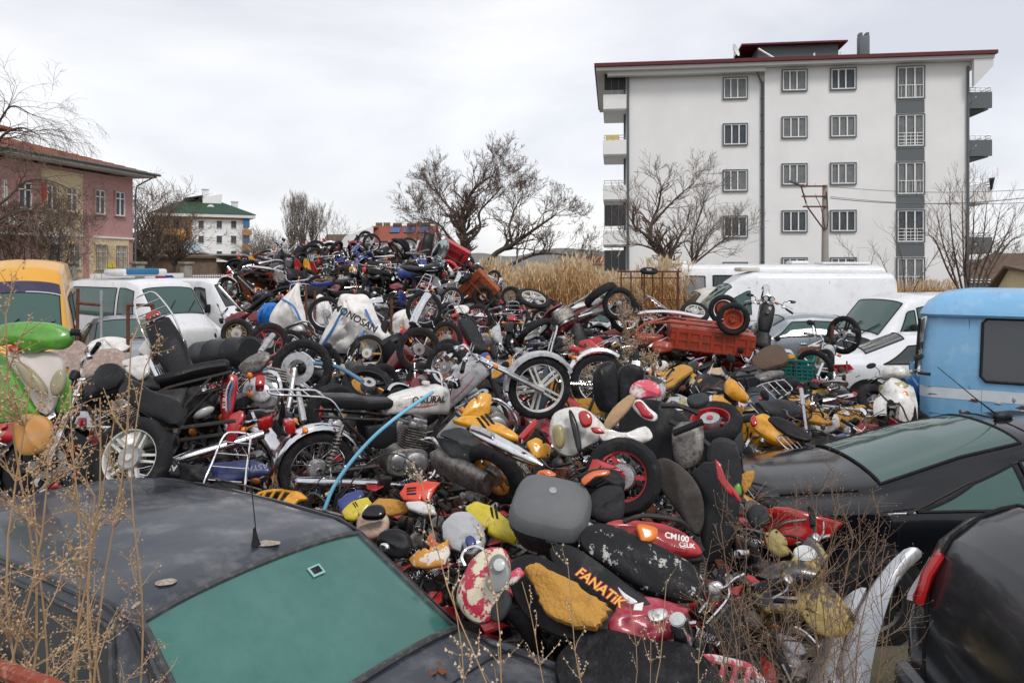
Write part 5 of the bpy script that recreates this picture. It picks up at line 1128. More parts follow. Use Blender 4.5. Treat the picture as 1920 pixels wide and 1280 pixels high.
def scooter(rim='three', rimm='rim_black', knob=False):
 ps = []; f = MB(); f.tube(cr([(.4, 0, .85), (.3, 0, .4), (.15, 0, .24), (-.2, 0, .26), (-.35, 0, .5), (-.7, 0, .62)], 5), .025, 8); ps.append(P_('frame', f, 'steel_dark'))
 ps += [('R', wheel_p(-.58, .225, .225, .11, rim, rimm, knob=knob, disc=False, drum=True)), ('F', wheel_p(.60, .225, .225, .105, rim, rimm, knob=knob))]
 fk = MB()
 for s_ in (1, -1): fk.tube([(.46, s_ * .07, .6), (.60, s_ * .08, .22)], [.018, .022], 8)
 ps.append(('F', P_('fork', fk, 'alu_dirty')))
 m = MB(); m.arc(.60, .225, .265, -20, 150, .07, lip=.03); ps.append(('F', P_('front_mudguard', m, 'body')))
 m = MB(); rows = []
 for x, z, hw in ((.50, .88, .13), (.56, .80, .19), (.585, .70, .22), (.56, .56, .23), (.50, .42, .2), (.44, .34, .15)):
  rows.append([V((x - .20 * abs(u) ** 1.8, u * hw, z)) for u in (-1, -.85, -.6, -.3, 0, .3, .6, .85, 1)] + [V((x - .02 - .20 * abs(u) ** 1.8, u * hw * .97, z)) for u in (1, .85, .6, .3, 0, -.3, -.6, -.85, -1)])
 m.loft(rows, True); ps.append(P_('front_shield', m, 'body'))
 for s_ in (1, -1):
  m = MB(); m.shell([(x, s_ * y, z) for x, y, z in ((.535, .03, .66), (.545, .045, .76), (.49, .13, .80), (.44, .17, .77), (.47, .14, .70))], (.8, s_ * .5, .1), .03, .01); ps.append(P_('headlight', m, 'lens'))
  m = MB(); m.shell([(x, s_ * y, z) for x, y, z in ((.50, .10, .62), (.49, .12, .68), (.45, .16, .68), (.44, .17, .62))], (.8, s_ * .5, 0), .02, .01); ps.append(P_('indicator', m, 'lens_orange'))
 m = MB(); rows = []
 for x, z, hw in ((.42, .90, .12), (.40, .7, .2), (.34, .45, .21), (.28, .30, .19), (.1, .26, .19), (-.14, .27, .17), (-.24, .4, .15), (-.26, .58, .13)):
  rows.append([V((x, u * hw, z)) for u in (-1, -.5, 0, .5, 1)] + [V((x + .015, u * hw, z - .012)) for u in (1, .5, 0, -.5, -1)])
 m.loft(rows, True); m.sect([(-.1, 0, .24, .15, .03), (.28, 0, .24, .17, .03)], 12, 4); ps.append(P_('inner_shield', m, 'black_plastic'))
 m = MB(); m.sect([(-.92, 0, .74, .05, .03), (-.86, 0, .70, .10, .07), (-.7, 0, .64, .16, .12), (-.45, 0, .56, .19, .18), (-.25, 0, .50, .18, .22), (-.17, 0, .46, .14, .2)], 22, 2.7); ps.append(P_('rear_body', m, 'body'))
 m = MB()
 for s_ in (1, -1): m.shell([(x, s_ * .19, z) for x, z in ((-.22, .42), (-.3, .62), (-.55, .70), (-.84, .76), (-.7, .62), (-.45, .45))], (0, s_, 0), .02, .01)
 ps.append(P_('side_panel', m, 'body2'))
 ps.append(P_('seat', seat_mb(-.86, -.16, .79, .30, .13, .03), 'seat'))
 m = MB(); m.sect([(.50, 0, .99, .05, .05), (.46, 0, 1.0, .12, .08), (.40, 0, 1.0, .16, .07), (.34, 0, 1.0, .18, .04)], 18, 2.3); hb = MB()
 for s_ in (1, -1): hb.tube([(.40, 0, 1.0), (.36, s_ * .2, 1.01), (.30, s_ * .34, 1.0)], .011, 6)
 gd = MB(); gd.lathe([(0, .012), (.05, .01), (.058, 0)], (.37, 0, 1.055), (-.5, 0, .86), 18)
 ps.append(('F', P_('handlebar_cover', m, 'body', [P_('handlebar', hb, 'steel_dark'), P_('gauge', gd, 'lens_clear'), P_('grip', grip_mb(.42, 1.0, .32, .14, .01, 1), 'rubber'), P_('grip', grip_mb(.42, 1.0, .32, .14, .01, -1), 'rubber'), P_('lever', lever_mb(.43, 1.0, .3, .12, .01, 1), 'alu'), P_('lever', lever_mb(.43, 1.0, .3, .12, .01, -1), 'alu')])))
 for s_ in (1, -1):
  a, b, c = mirror_mb(.42, 1.0, .3, .02, s_); ps.append(('F', P_('mirror', a, 'black_plastic', [P_('mirror_shell', b, 'black_plastic'), P_('mirror_glass', c, 'mirror')])))
 m = MB(); m.sect([(-.14, .1, .26, .02, .06), (-.2, .1, .26, .05, .10), (-.5, .12, .26, .05, .10), (-.62, .12, .25, .04, .08)], 14, 3); m.rbox((-.3, 0, .3), (.26, .16, .16), b=.03); ps.append(P_('engine', m, 'alu_dirty'))
 mf = MB(); mf.tube([(-.25, -.12, .2), (-.34, -.14, .2), (-.4, -.15, .22), (-.75, -.16, .32), (-.8, -.16, .335)], [.016, .03, .045, .045, .03], 14); ps.append(P_('silencer', mf, 'chrome'))
 m = MB(); m.shell([(-.93, -.09, .72), (-.93, .09, .72), (-.91, .07, .65), (-.91, -.07, .65)], (-1, 0, -.2), .03, .01); ps.append(P_('tail_light', m, 'lens_red'))
 m = MB(); m.tube(cr([(-.7, -.13, .78), (-.9, -.12, .85), (-1.0, 0, .86), (-.9, .12, .85), (-.7, .13, .78)], 4), .011, 6); ps.append(P_('grab_rail', m, 'steel_dark'))
 return ps
def sport(rim='three', rimm='rim_black'):
 ps = []; f = MB()
 for s_ in (1, -1): f.tube(cr([(.36, s_ * .03, .84), (.15, s_ * .13, .68), (-.15, s_ * .12, .45), (-.2, s_ * .1, .35)], 4), .025, 6); f.tube([(-.18, s_ * .1, .36), (-.64, s_ * .11, .30)], .022, 6); f.tube([(-.1, s_ * .1, .6), (-.75, s_ * .08, .82)], .014, 6)
 ps.append(P_('frame', f, 'alu_dirty'))
 ps += [('R', wheel_p(-.64, .3, .3, .13, rim, rimm)), ('F', wheel_p(.64, .3, .3, .10, rim, rimm))]
 fk = MB()
 for s_ in (1, -1): fk.tube([(.38, s_ * .09, .92), (.64, s_ * .09, .28)], [.024, .028], 9)
 fk.rbox((.38, 0, .9), (.07, .24, .03), b=.01); ps.append(('F', P_('fork', fk, 'alu')))
 m = MB(); m.arc(.64, .3, .325, 10, 130, .06, lip=.03); ps.append(('F', P_('front_mudguard', m, 'body')))
 ps.append(engine_ps(.08, .36, 30)); ps.append(P_('fuel_tank', tank_mb(-.08, .34, .86, .26, .30), 'body'))
 m = MB(); m.sect([(.60, 0, .82, .03, .04), (.56, 0, .83, .12, .11), (.46, 0, .86, .17, .15), (.36, 0, .88, .16, .14)], 20, 2.3); ps.append(('F', P_('nose_fairing', m, 'body')))
 for s_ in (1, -1):
  m = MB(); m.shell([(x, s_ * .17, z) for x, z in ((.48, .82), (.30, .8), (.10, .62), (-.06, .40), (.02, .26), (.26, .26), (.36, .5))], (0, s_, 0), .05, .01); ps.append(P_('side_fairing', m, 'body2'))
  m = MB(); m.shell([(x, s_ * y, z) for x, y, z in ((.585, .02, .80), (.585, .03, .86), (.53, .11, .88), (.52, .12, .83))], (1, s_ * .3, 0), .02, .01); ps.append(P_('headlight', m, 'lens'))
 m = MB(); m.shell([(.50, -.09, .93), (.50, .09, .93), (.40, .11, 1.04), (.36, 0, 1.09), (.40, -.11, 1.04)], (.8, 0, .6), .02, .004); ps.append(('F', P_('windscreen', m, 'car_glass')))
 m = MB(); m.sect([(-.96, 0, .94, .02, .015), (-.9, 0, .92, .06, .04), (-.6, 0, .85, .12, .07), (-.3, 0, .76, .14, .09), (-.1, 0, .74, .13, .08)], 18, 2.5); ps.append(P_('tail_fairing', m, 'body'))
 ps.append(P_('seat', seat_mb(-.78, -.06, .86, .24, .08, .05), 'seat'))
 m = MB(); m.tube([(-.1, -.14, .3), (-.3, -.17, .32), (-.38, -.18, .36), (-.80, -.19, .62), (-.84, -.19, .64)], [.02, .03, .055, .055, .04], 16); ps.append(P_('silencer', m, 'alu'))
 hb = MB()
 for s_ in (1, -1): hb.tube([(.38, s_ * .09, .93), (.30, s_ * .33, .90)], .012, 6)
 ps.append(('F', P_('handlebar', hb, 'steel_dark', [P_('grip', grip_mb(.38, .91, .30, .12, 0, 1), 'rubber'), P_('grip', grip_mb(.38, .91, .30, .12, 0, -1), 'rubber'), P_('lever', lever_mb(.38, .92, .3, .12, 0, 1), 'alu')])))
 m = MB(); m.shell([(-.95, -.06, .94), (-.95, .06, .94), (-.93, .05, .89), (-.93, -.05, .89)], (-1, 0, 0), .02, .01); ps.append(P_('tail_light', m, 'lens_red')); return ps
PROTO = {}
def proto(kind):
 if kind in PROTO: return PROTO[kind]
 b = {'moto': lambda: moto(), 'moto_alloy': lambda: moto('five', 'rim', style=1), 'moto_black': lambda: moto('six', 'rim', style=1), 'cub': lambda: cub(), 'cub_alloy': lambda: cub('five', 'rim'),
   'scooter': lambda: scooter(), 'scooter_knob': lambda: scooter('six', 'rim', True), 'sport': lambda: sport('three', 'rim')}[kind]()
 o = []
 for q in b:
  g_, q = ('B', q) if isinstance(q, P_) else q
  o += [(g_, r_) for r_ in (split_lr(q) if q.name in ('side_cover', 'shock_absorber', 'side_panel', 'gauge') else [q])]
 PROTO[kind] = o; return o
BASE = {'body': 'paint_black', 'body2': 'black_plastic', 'seat': 'seat_black', 'trim': 'chrome', 'head': 'black_plastic', 'lens': 'lens_clear', 'rim': 'rim_black'}
def attach(par, part, pal, Mx=None):
 if part.me is None: o = bpy.data.objects.new(part.name, None)
 else:
  o = bpy.data.objects.new(part.name, part.me)
  if not len(part.me.materials):
   for k in part.mats: part.me.materials.append(M_(BASE.get(k, k)))
  for i, k in enumerate(part.mats):
   if k in pal: o.material_slots[i].link = 'OBJECT'; o.material_slots[i].material = M_(pal[k])
 COL.objects.link(o); o.parent = par
 if Mx is not None: o.matrix_local = Mx
 for s_ in part.subs: attach(o, s_, pal)
 return o
BIKES = []
def spawn(kind, M, pal=None, drop=(), steer=0, name='motorcycle', label='', cat='motorcycle', group=None, keep=None, detail=2):
 t = thing(name, label, cat, M=M, group=group); pal = pal or {}
 ax = Matrix.Translation((.40, 0, .8)) @ Matrix.Rotation(R(-22), 4, 'Y')
 St = ax @ Matrix.Rotation(R(steer), 4, 'Z') @ ax.inverted() if steer else None
 for g_, q in proto(kind):
  if q.name in drop or (g_ in ('F', 'R') and (g_ + ':' + q.name) in drop): continue
  if keep and q.name not in keep: continue
  if detail < 2 and q.name in ('gauge',): continue
  attach(t, q, pal, St if g_ == 'F' else None)
 return t
def pose(pos, head=0, roll=0, pitch=0):
 return Matrix.Translation(pos) @ Matrix.Rotation(R(head), 4, 'Z') @ Matrix.Rotation(R(-pitch), 4, 'Y') @ Matrix.Rotation(R(roll), 4, 'X')
def pose_wheels(rear, front, roll=0, wb=1.24, zr=.29, scale=1):
 rear, front = V(rear), V(front); x = (front - rear).normalized(); z = V((0, 0, 1)) - x * x.z
 z = z.normalized() if z.length > .05 else V((0, -1, 0)); y = z.cross(x)
 Rm = Matrix((( x.x, y.x, z.x, 0), (x.y, y.y, z.y, 0), (x.z, y.z, z.z, 0), (0, 0, 0, 1))) @ Matrix.Rotation(R(roll), 4, 'X') @ Matrix.Scale(scale, 4)
 return Matrix.Translation(rear) @ Rm @ Matrix.Translation((wb / 2, 0, -zr))
# ================================================================ near cars
mat('roof_weathered', (.030, .036, .050), .33, coat=.25, col2=(.17, .175, .18), lo=.50, hi=.80, sc_=2.0, vary=.35, rv=.3)
mat('windscreen_teal', (.040, .150, .130), .13, coat=.6, col2=(.075, .20, .165), lo=.44, hi=.74, sc_=1.3, vary=.12, alpha=.93, rv=.12)
mat('bare_filler', (.42, .37, .31), .8, col2=(.25, .20, .15), lo=.4, hi=.6, sc_=20, bump=.3, bsc=60)
mat('rubber_old', (.05, .052, .055), .7, col2=(.13, .13, .13), lo=.5, hi=.7, sc_=14)
mat('fabric_seat', (.06, .06, .055), .95, bump=.4, bsc=150, vary=.3)
OG = V((-1.13, 3.416, 0)); FW = V((.843, -.538, 0)); YAW = math.degrees(math.atan2(FW.y, FW.x))
DC = [(-3.15, 0.4, 0.8, 0.62, 0.88, 0.5), (-3.05, 0.3, 0.86, 0.76, 0.94, 0.6), (-2.55, 0.25, 0.92, 0.8, 0.99, 0.66), (-2.35, 0.25, 0.92, 0.8, 1.02, 0.66), (-1.85, 0.25, 0.93, 0.81, 1.38, 0.595), (-1.6, 0.25, 0.93, 0.81, 1.41, 0.6), (-0.8, 0.25, 0.93, 0.81, 1.435, 0.61), (-0.12, 0.25, 0.93, 0.81, 1.42, 0.6), (-0.0, 0.25, 0.93, 0.81, 1.4, 0.595), (0.06, 0.25, 0.93, 0.81, 1.365, 0.6), (0.6, 0.25, 0.92, 0.81, 1.005, 0.68), (0.72, 0.25, 0.92, 0.81, 0.975, 0.72), (0.8, 0.25, 0.92, 0.81, 0.95, 0.74), (1.7, 0.3, 0.87, 0.79, 0.9, 0.73), (1.95, 0.4, 0.8, 0.74, 0.83, 0.66)]
t = thing('old_black_sedan', 'weathered black sedan with faded scratched roof and dusty teal windscreen', 'car', loc=OG, rz=R(YAW)); C = Car(DC, crown=.035, bow=.012, cor=.03)
obj('body', C.body(.08), 'roof_weathered', t, ang=30)
sl = MB()
m = MB(); ws = ((.61, .95), (.61, -.95), (.055, -.95), (.055, .95)); q = C.patch(m, C.top, ws, 24, 16, .010); obj('windscreen', m, 'windscreen_teal', t);
s2 = MB(); loop_tube(s2, q, .016, 6); obj('windscreen_seal', s2, 'rubber_old', t)
m = MB(); ctr = C.top(.17, .30) + V((.01, 0, .016)); m.rbox(ctr, (.035, .05, .004), rot=(0, R(33), 0), b=.01); obj('mirror_mount', m, 'rubber', t)
m = MB(); m.rbox(ctr + V((-.0, 0, -.002)), (.055, .072, .004), rot=(0, R(33), 0), b=.014); obj('glue_ring', m, mat('glue', (.25, .45, .42), .4), t)
for sg in (1, -1):
 for c, nm in ((((-.98, .04), (.34, .04), (-.06, .90), (-.98, .90)), 'front_side_window'), (((-2.1, .06), (-1.06, .04), (-1.06, .90), (-1.82, .88)), 'rear_side_window')):
  m = MB(); q = C.patch(m, lambda a, b: C.side(a, b, sg), c, off=.006); w_ = obj(nm, m, mat('side_glass_dusty', (.012, .014, .014), .12, vary=.3, sc_=8, alpha=.9), t); s2 = MB(); loop_tube(s2, q, .013, 6); obj('window_seal', s2, 'rubber_old', w_)
 s2 = MB(); s2.tube([C.side(x, 1.0, sg) + V((0, sg * .012, .012)) for x in (-1.8, -1.5, -1, -.5, -.1, .05)] + [C.side(.3, .97, sg) + V((0, sg * .01, .01)), C.side(.6, .9, sg) + V((0, sg * .01, .01))], .011, 6); obj('drip_rail', s2, 'car_black', t)
m = MB(); q = C.patch(m, C.top, ((-2.33, .9), (-2.33, -.9), (-1.9, -.92), (-1.9, .92)), off=.008); obj('rear_window', m, 'windscreen_teal', t)
# peeled paint and filler on the roof, as irregular thin flakes
for i, (px, py, rx, ry) in enumerate(((493, 1036, 42, 8), (316, 1102, 26, 9), (232, 1160, 6, 12))):
 c = ray_plane(px, py, V((0, 0, 1.40)), V((0, 0, 1))); rn = random.Random(i + 3); dx = rx * c.y / F; dy = ry * c.y / F * 2.2
 x_, y_ = (c - OG).dot(FW), (c - OG).dot(V((-FW.y, FW.x, 0)))
 cen = C.top(min(x_, -.03), max(-.9, min(.9, y_ / .58))); m = MB(); Rz = Matrix.Rotation(R(-YAW), 3, 'Z')
 m.shell([cen + Rz @ V((math.cos(a * .57) * dx * rn.uniform(.7, 1), math.sin(a * .57) * dy * rn.uniform(.7, 1), .001)) for a in range(11)], (0, 0, 1), .003, .008); obj('bare_patch', m, 'bare_filler', t)
m = MB(); b_ = C.top(-.06, .08); m.lathe([(0, .08), (.006, .075), (.013, .03), (.022, 0)], b_, (-.15, 0, 1), 10); m.tube([b_ + V((0, 0, .06)), b_ + V((-.1, -.01, .80))], [.0028, .0015], 5); obj('aerial', m, 'rubber', t)
# cowl, wipers, bonnet with a square hole
m = MB(); m.sect([(-.66, .70, .955, .05, .02), (0, .74, .975, .06, .02), (.66, .70, .955, .05, .02)], 12, 3, 'y');
m.v = [(v[1] if 0 else v[0], v[1], v[2]) for v in m.v]; obj('cowl', m, 'rubber_old', t)
for k, (y0, y1) in enumerate(((.52, -.02), (-.05, -.58))):
 m = MB(); m.tube([(.70, y0, .985), (.64, (y0 + y1) / 2, 1.0), (.60, y1, 1.02)], .008, 6); m.tube([(.61, y0 + .02, 1.01), (.585, y1 - .02, 1.03)], .006, 5); obj('wiper', m, 'rubber', t)
m = MB(); m.rbox((1.02, .12, .968), (.16, .22, .012), rot=(0, R(3), 0), b=.005); obj('bonnet_vent', m, 'room_dark', t)
lines(t, [[C.top(.86, k / 10) + V((0, 0, .002)) for k in range(-10, 11)], [C.top(x, .97) + V((0, 0, .002)) for x in (.86, 1.2, 1.5, 1.8)], [C.top(x, -.97) + V((0, 0, .002)) for x in (.86, 1.2, 1.5, 1.8)]], r=.005)
lf = MB()
for i, (x, y) in enumerate(((.72, .36), (.78, .33), (.75, .29))): lf.shell([V((x + .03 * math.cos(a), y + .02 * math.sin(a), .992 + .008 * math.sin(2 * a + i))) for a in (0, 1, 2, 3, 4.2, 5.2)], (.1, .2 * i, 1), .006, .002)
lf.M = None; ob = obj('dead_leaves', lf, mat('dead_leaf', (.16, .06, .025), .8, vary=.3), None); ob.matrix_world = Matrix.Translation(OG) @ Matrix.Rotation(R(YAW), 4, 'Z'); tag(ob, 'few dead brown leaves caught under the wiper of the teal windscreen', 'leaves', kind='stuff')
car_wheel(t, 1.25, -.74, .3); car_wheel(t, 1.25, .74, .3); car_wheel(t, -1.9, -.74, .3); car_wheel(t, -1.9, .74, .3)
# rusty rail in the bottom left corner
m = MB(); a, b = W(-60, 1232, 1.75), W(95, 1288, 1.55); m.tube([a, b, W(160, 1320, 1.5)], .018, 8); q = W(-40, 1240, 1.75); m.tube([q, (q.x, q.y, 0)], .018, 8); m.tube([W(150, 1316, 1.5), (W(150, 1316, 1.5).x, 1.5, 0)], .018, 8)
solo('rusty_rail', m, mat('rail_rust', (.25, .05, .025), .8, col2=(.35, .22, .18), lo=.5, hi=.65, sc_=30, bump=.4), 'rusty red steel rail crossing the bottom left corner below the weeds', 'rail', origin=(a.x, a.y, 0))
# near dark hatchback at the right edge, seen over its rear corner
LA = V((.07, .9975, 0)); FA = V((.9975, -.07, 0)); OR = V((2.40, 3.24, 0))
HB = [(-0.44, 0.5, 0.76, 0.62, 0.88, 0.56), (-0.41, 0.38, 0.8400000000000001, 0.72, 1.03, 0.66), (-0.36, 0.32, 0.9, 0.77, 1.18, 0.7), (-0.27, 0.28, 0.9400000000000001, 0.8, 1.35, 0.71), (-0.15, 0.26, 0.9600000000000001, 0.82, 1.46, 0.69), (0.0, 0.25, 0.9700000000000001, 0.84, 1.53, 0.66), (0.5, 0.24, 0.9700000000000001, 0.84, 1.555, 0.64), (1.4, 0.24, 0.9700000000000001, 0.84, 1.54, 0.62), (2.1, 0.24, 0.9600000000000001, 0.84, 1.11, 0.68), (3.0, 0.3, 0.88, 0.8, 0.98, 0.66)]
t = thing('dark_hatchback', 'dark grey hatchback corner with a red lamp, closest to the right bottom corner', 'car', loc=OR, rz=R(math.degrees(math.atan2(FA.y, FA.x)))); C = Car(HB, crown=.05, bow=.02, cor=.09)
obj('body', C.body(.06), 'car_grey', t, ang=60)
m = MB(); m.tube([V((-.44, .48, .62))] + [C.top(x, .80) + V((-.004, 0, .004)) for x in (-.43, -.38, -.32, -.26, -.2, -.12, -.04)] + [C.top(.02, .78 - k * .13) + V((0, 0, .003)) for k in range(13)], .011, 6); obj('tailgate_gap', m, 'rubber', t)
m = MB(); m.tube([C.top(.05, k / 12) + V((0, 0, .0)) for k in range(12, -13, -1)], .006, 6); obj('roof_edge', m, 'chrome', t)
for sg in (1, -1):
 pts = [(-.45, .50, 1.05), (-.41, .50, 1.20), (-.34, .52, 1.29), (-.22, .72, 1.28), (-.20, .80, 1.16), (-.28, .82, 1.04), (-.40, .72, .97)]
 m = MB(); m.shell([V((a, sg * b, c)) for a, b, c in pts], (-.75, sg * .6, .25), .04, .03, p=3); obj('tail_light', m, 'lens_red', t)
 m = MB(); q = C.patch(m, lambda a, b: C.side(a, b, sg), ((.25, .08), (1.9, .08), (1.35, .9), (.25, .9)), off=.005); obj('side_window', m, 'car_glass_green', t)
m = MB(); m.rbox((-.44, 0, .56), (.14, 1.4, .3), b=.06); obj('bumper', m, 'car_grey', t)
m = MB(); m.tube(cr([C.top(.3, .86) + V((0, 0, .02)), C.top(.5, .84) + V((0, 0, .07)), C.top(1.0, .84) + V((0, 0, .07)), C.top(1.35, .84) + V((0, 0, .03))], 5), .02, 8); obj('roof_rail', m, 'chrome', t)
for x in (.35, 2.5): car_wheel(t, x, -.76, .31); car_wheel(t, x, .76, .31)
# silver bumper cover standing between the weeds and the dark hatchback
def ribbon(pts, wv, th):
 m = MB(); rings = []
 for i, (p, w_) in enumerate(zip(pts, wv)):
  t_ = (pts[min(i + 1, len(pts) - 1)] - pts[max(i - 1, 0)]).normalized(); nn = t_.cross(w_).normalized() * th
  rings.append([p + w_ * math.cos(a) * .5 + nn * math.sin(a) for a in [k * math.pi / 5 for k in range(10)]])
 m.loft(rings, True); return m
pts = cr([W(1708, 1040, 4.75), W(1680, 1066, 4.7), W(1650, 1110, 4.6), W(1628, 1165, 4.4), W(1608, 1225, 4.2), W(1592, 1300, 4.0), W(1585, 1380, 3.8)], 5)
m = ribbon(pts, [V((.11 + .003 * i, -.04, .06)) for i in range(len(pts))], .05)
solo('silver_bumper', m, 'car_lightsilver', 'pale silver curved bumper cover standing on end behind the twiggy shrub', 'bumper', origin=(pts[-1].x, pts[-1].y, .3))
pts = cr([W(1600, 1120, 4.25), W(1570, 1180, 4.1), W(1548, 1240, 3.95), W(1535, 1300, 3.8)], 5)
m = ribbon(pts, [V((.13, -.03, .12)) for i in range(len(pts))], .03)
solo('grey_body_panel', m, 'car_lightsilver', 'narrow light grey body panel leaning next to the silver bumper cover', 'panel', origin=(pts[-1].x, pts[-1].y, .3))
# ================================================================ the heap
def hsurf(x, y):
 tb = [(0, .8), (2.8, .88), (4, .98), (5.2, 1.08), (7, 1.16), (9, 1.24), (11, 1.36), (14, 1.66), (16, 1.75), (19, 1.6), (30, 1.4)]
 for (a, za), (b, zb) in zip(tb, tb[1:]):
  if y <= b: z = za + (zb - za) * (y - a) / (b - a); break
 else: z = 1.4
 z += 1.62 * math.exp(-(abs(x + 4.05) / 3.5) ** 4) * math.exp(-(abs(y - 21.4) / 3.7) ** 2.4)
 if x > 3.0 and y > 10.5: z -= .12
 if x < -3.6 and 9.5 < y < 15.5: z -= .55 * min(1, (y - 9.5) / 2) * (1 if x < -4.4 else (-3.6 - x) / .8)
 return z + .10 * noise.noise(V((x * .6, y * .6, 0)))
def in_car(x, y):
 q = V((x, y, 0)) - OG; a, b = q.dot(FW), q.dot(V((-FW.y, FW.x, 0)))
 if -3.4 < a < 2.3 and abs(b) < 1.0: return True
 q = V((x, y, 0)) - OR; a, b = q.dot(FA), q.dot(LA)
 if a > -.75 and abs(b) < 1.0: return True
 return x > 1.75 and 5.4 < y < 7.45
def in_heap(x, y):
 px = CX + F * x / y
 if y < 2.75 or in_car(x, y) or px < -110: return False
 if y < 5.4: return px < 1430
 if y < 7.5: return x < 1.75
 if y < 10: return x < 4.35
 if y < 12.6: return x < 5.0 and px > -60 and (x > -6.2)
 if y > 12.2 and px < 462: return False
 if y < 14.2: return -6.2 < x < 4.2
 if y < 24.2: return -8.0 + .25 * abs(y - 21) < x < (.9 - (y - 14) * .2)
 return False
# lower scrap layer closing the gaps; its dark colour stands in for deep shade
mat('scrap_shade', (.022, .021, .021), .7, col2=(.10, .05, .03), lo=.5, hi=.62, sc_=4, bump=.9, bsc=8, vary=.4)
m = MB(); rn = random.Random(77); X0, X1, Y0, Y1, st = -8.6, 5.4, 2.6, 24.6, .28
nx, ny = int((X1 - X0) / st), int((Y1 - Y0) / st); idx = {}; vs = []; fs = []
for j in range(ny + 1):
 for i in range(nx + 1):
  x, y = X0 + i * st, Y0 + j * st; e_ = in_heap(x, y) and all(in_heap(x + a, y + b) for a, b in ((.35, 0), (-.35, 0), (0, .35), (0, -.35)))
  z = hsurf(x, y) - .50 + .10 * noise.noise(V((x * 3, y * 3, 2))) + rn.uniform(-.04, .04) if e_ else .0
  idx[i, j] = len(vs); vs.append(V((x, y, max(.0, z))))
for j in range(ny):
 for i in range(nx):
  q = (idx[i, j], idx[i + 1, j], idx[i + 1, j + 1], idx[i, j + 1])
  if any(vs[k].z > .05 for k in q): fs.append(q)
m.add(vs, fs); struct('scrap_shade_fill', m, 'scrap_shade', 'stuff')
# short bent tubes, cables and plates lying between the bikes
mat('cable_black', (.012, .012, .012), .5); mat('cable_blue', (.04, .16, .32), .5)
T_ = [MB() for _ in range(7)]; TM = ['cable_black', 'rust', 'alu_dirty', 'chrome', 'steel_dark', 'paint_red', 'paint_white']
for _ in range(8200):
 x, y = (rn.uniform(-8, 5), 2.8 + 21 * rn.random() ** 1.5) if _ < 5200 else (rn.uniform(-2.6, 2), rn.uniform(2.8, 7))
 if not in_heap(x, y): continue
 k = rn.choice((0, 0, 0, 1, 1, 2, 2, 3, 4, 4, 4, 5, 6) if _ < 5200 else (0, 0, 0, 1, 2, 2, 4, 4, 4, 4, 5)); z = hsurf(x, y) - (rn.uniform(.08, .42) if _ < 5200 else rn.uniform(.0, .3)); p = V((x, y, z)); d = V((rn.gauss(0, 1), rn.gauss(0, 1), rn.gauss(0, .5))).normalized() * rn.uniform(.06, .3)
 if _ > 5200 and rn.random() < .12: coil(T_[3 if rn.random() < .5 else 2], p, p + d * .8, .022, 7, .0045); continue
 if k == 0: T_[k].tube(cr([p, p + d * .5 + V((0, 0, rn.uniform(0, .12))), p + d + V((rn.gauss(0, .05), rn.gauss(0, .05), 0)), p + d * 1.5 - V((0, 0, .08))], 3), rn.choice((.004, .006, .009)), 4)
 elif k in (5, 6): T_[k].shell([p + V((rn.uniform(.5, 1) * .09 * math.cos(a), rn.uniform(.5, 1) * .09 * math.sin(a), rn.uniform(-.03, .03))) for a in (0, 1, 2, 3, 4, 5)], (rn.gauss(0, .6), rn.gauss(-.4, .6), 1), .02, .01, rings=3)
 elif rn.random() < .35: T_[k].rbox(p, (rn.uniform(.04, .14), rn.uniform(.03, .1), rn.uniform(.02, .08)), rot=(rn.uniform(0, 3), rn.uniform(0, 3), rn.uniform(0, 3)), b=.012)
 elif rn.random() < .5: T_[k].lathe([(0, .02), (rn.uniform(.02, .05), .018), (.05, .0), (.045, -.03), (0, -.03)], p, d, 10)
 else: T_[k].tube([p, p + d], rn.choice((.007, .011, .016)), 6)
for _ in range(260):
 x, y = rn.uniform(-4, 4), rn.uniform(3, 10)
 if not in_heap(x, y): continue
 p = V((x, y, hsurf(x, y) + rn.uniform(-.18, .06))); a = rn.uniform(0, 6.28); q = [p]
 for j in range(5): a += rn.gauss(0, .7); q.append(q[-1] + V((math.cos(a) * .12, math.sin(a) * .12, rn.gauss(0, .05))))
 T_[rn.choice((0, 0, 0, 2, 4, 1))].tube(cr(q, 4), rn.choice((.003, .004, .006, .009)), 5)
m = MB()
for i, q in enumerate(T_): m.cur = i; m.add(q.v, q.f)
struct('scrap_litter', m, TM, 'stuff')
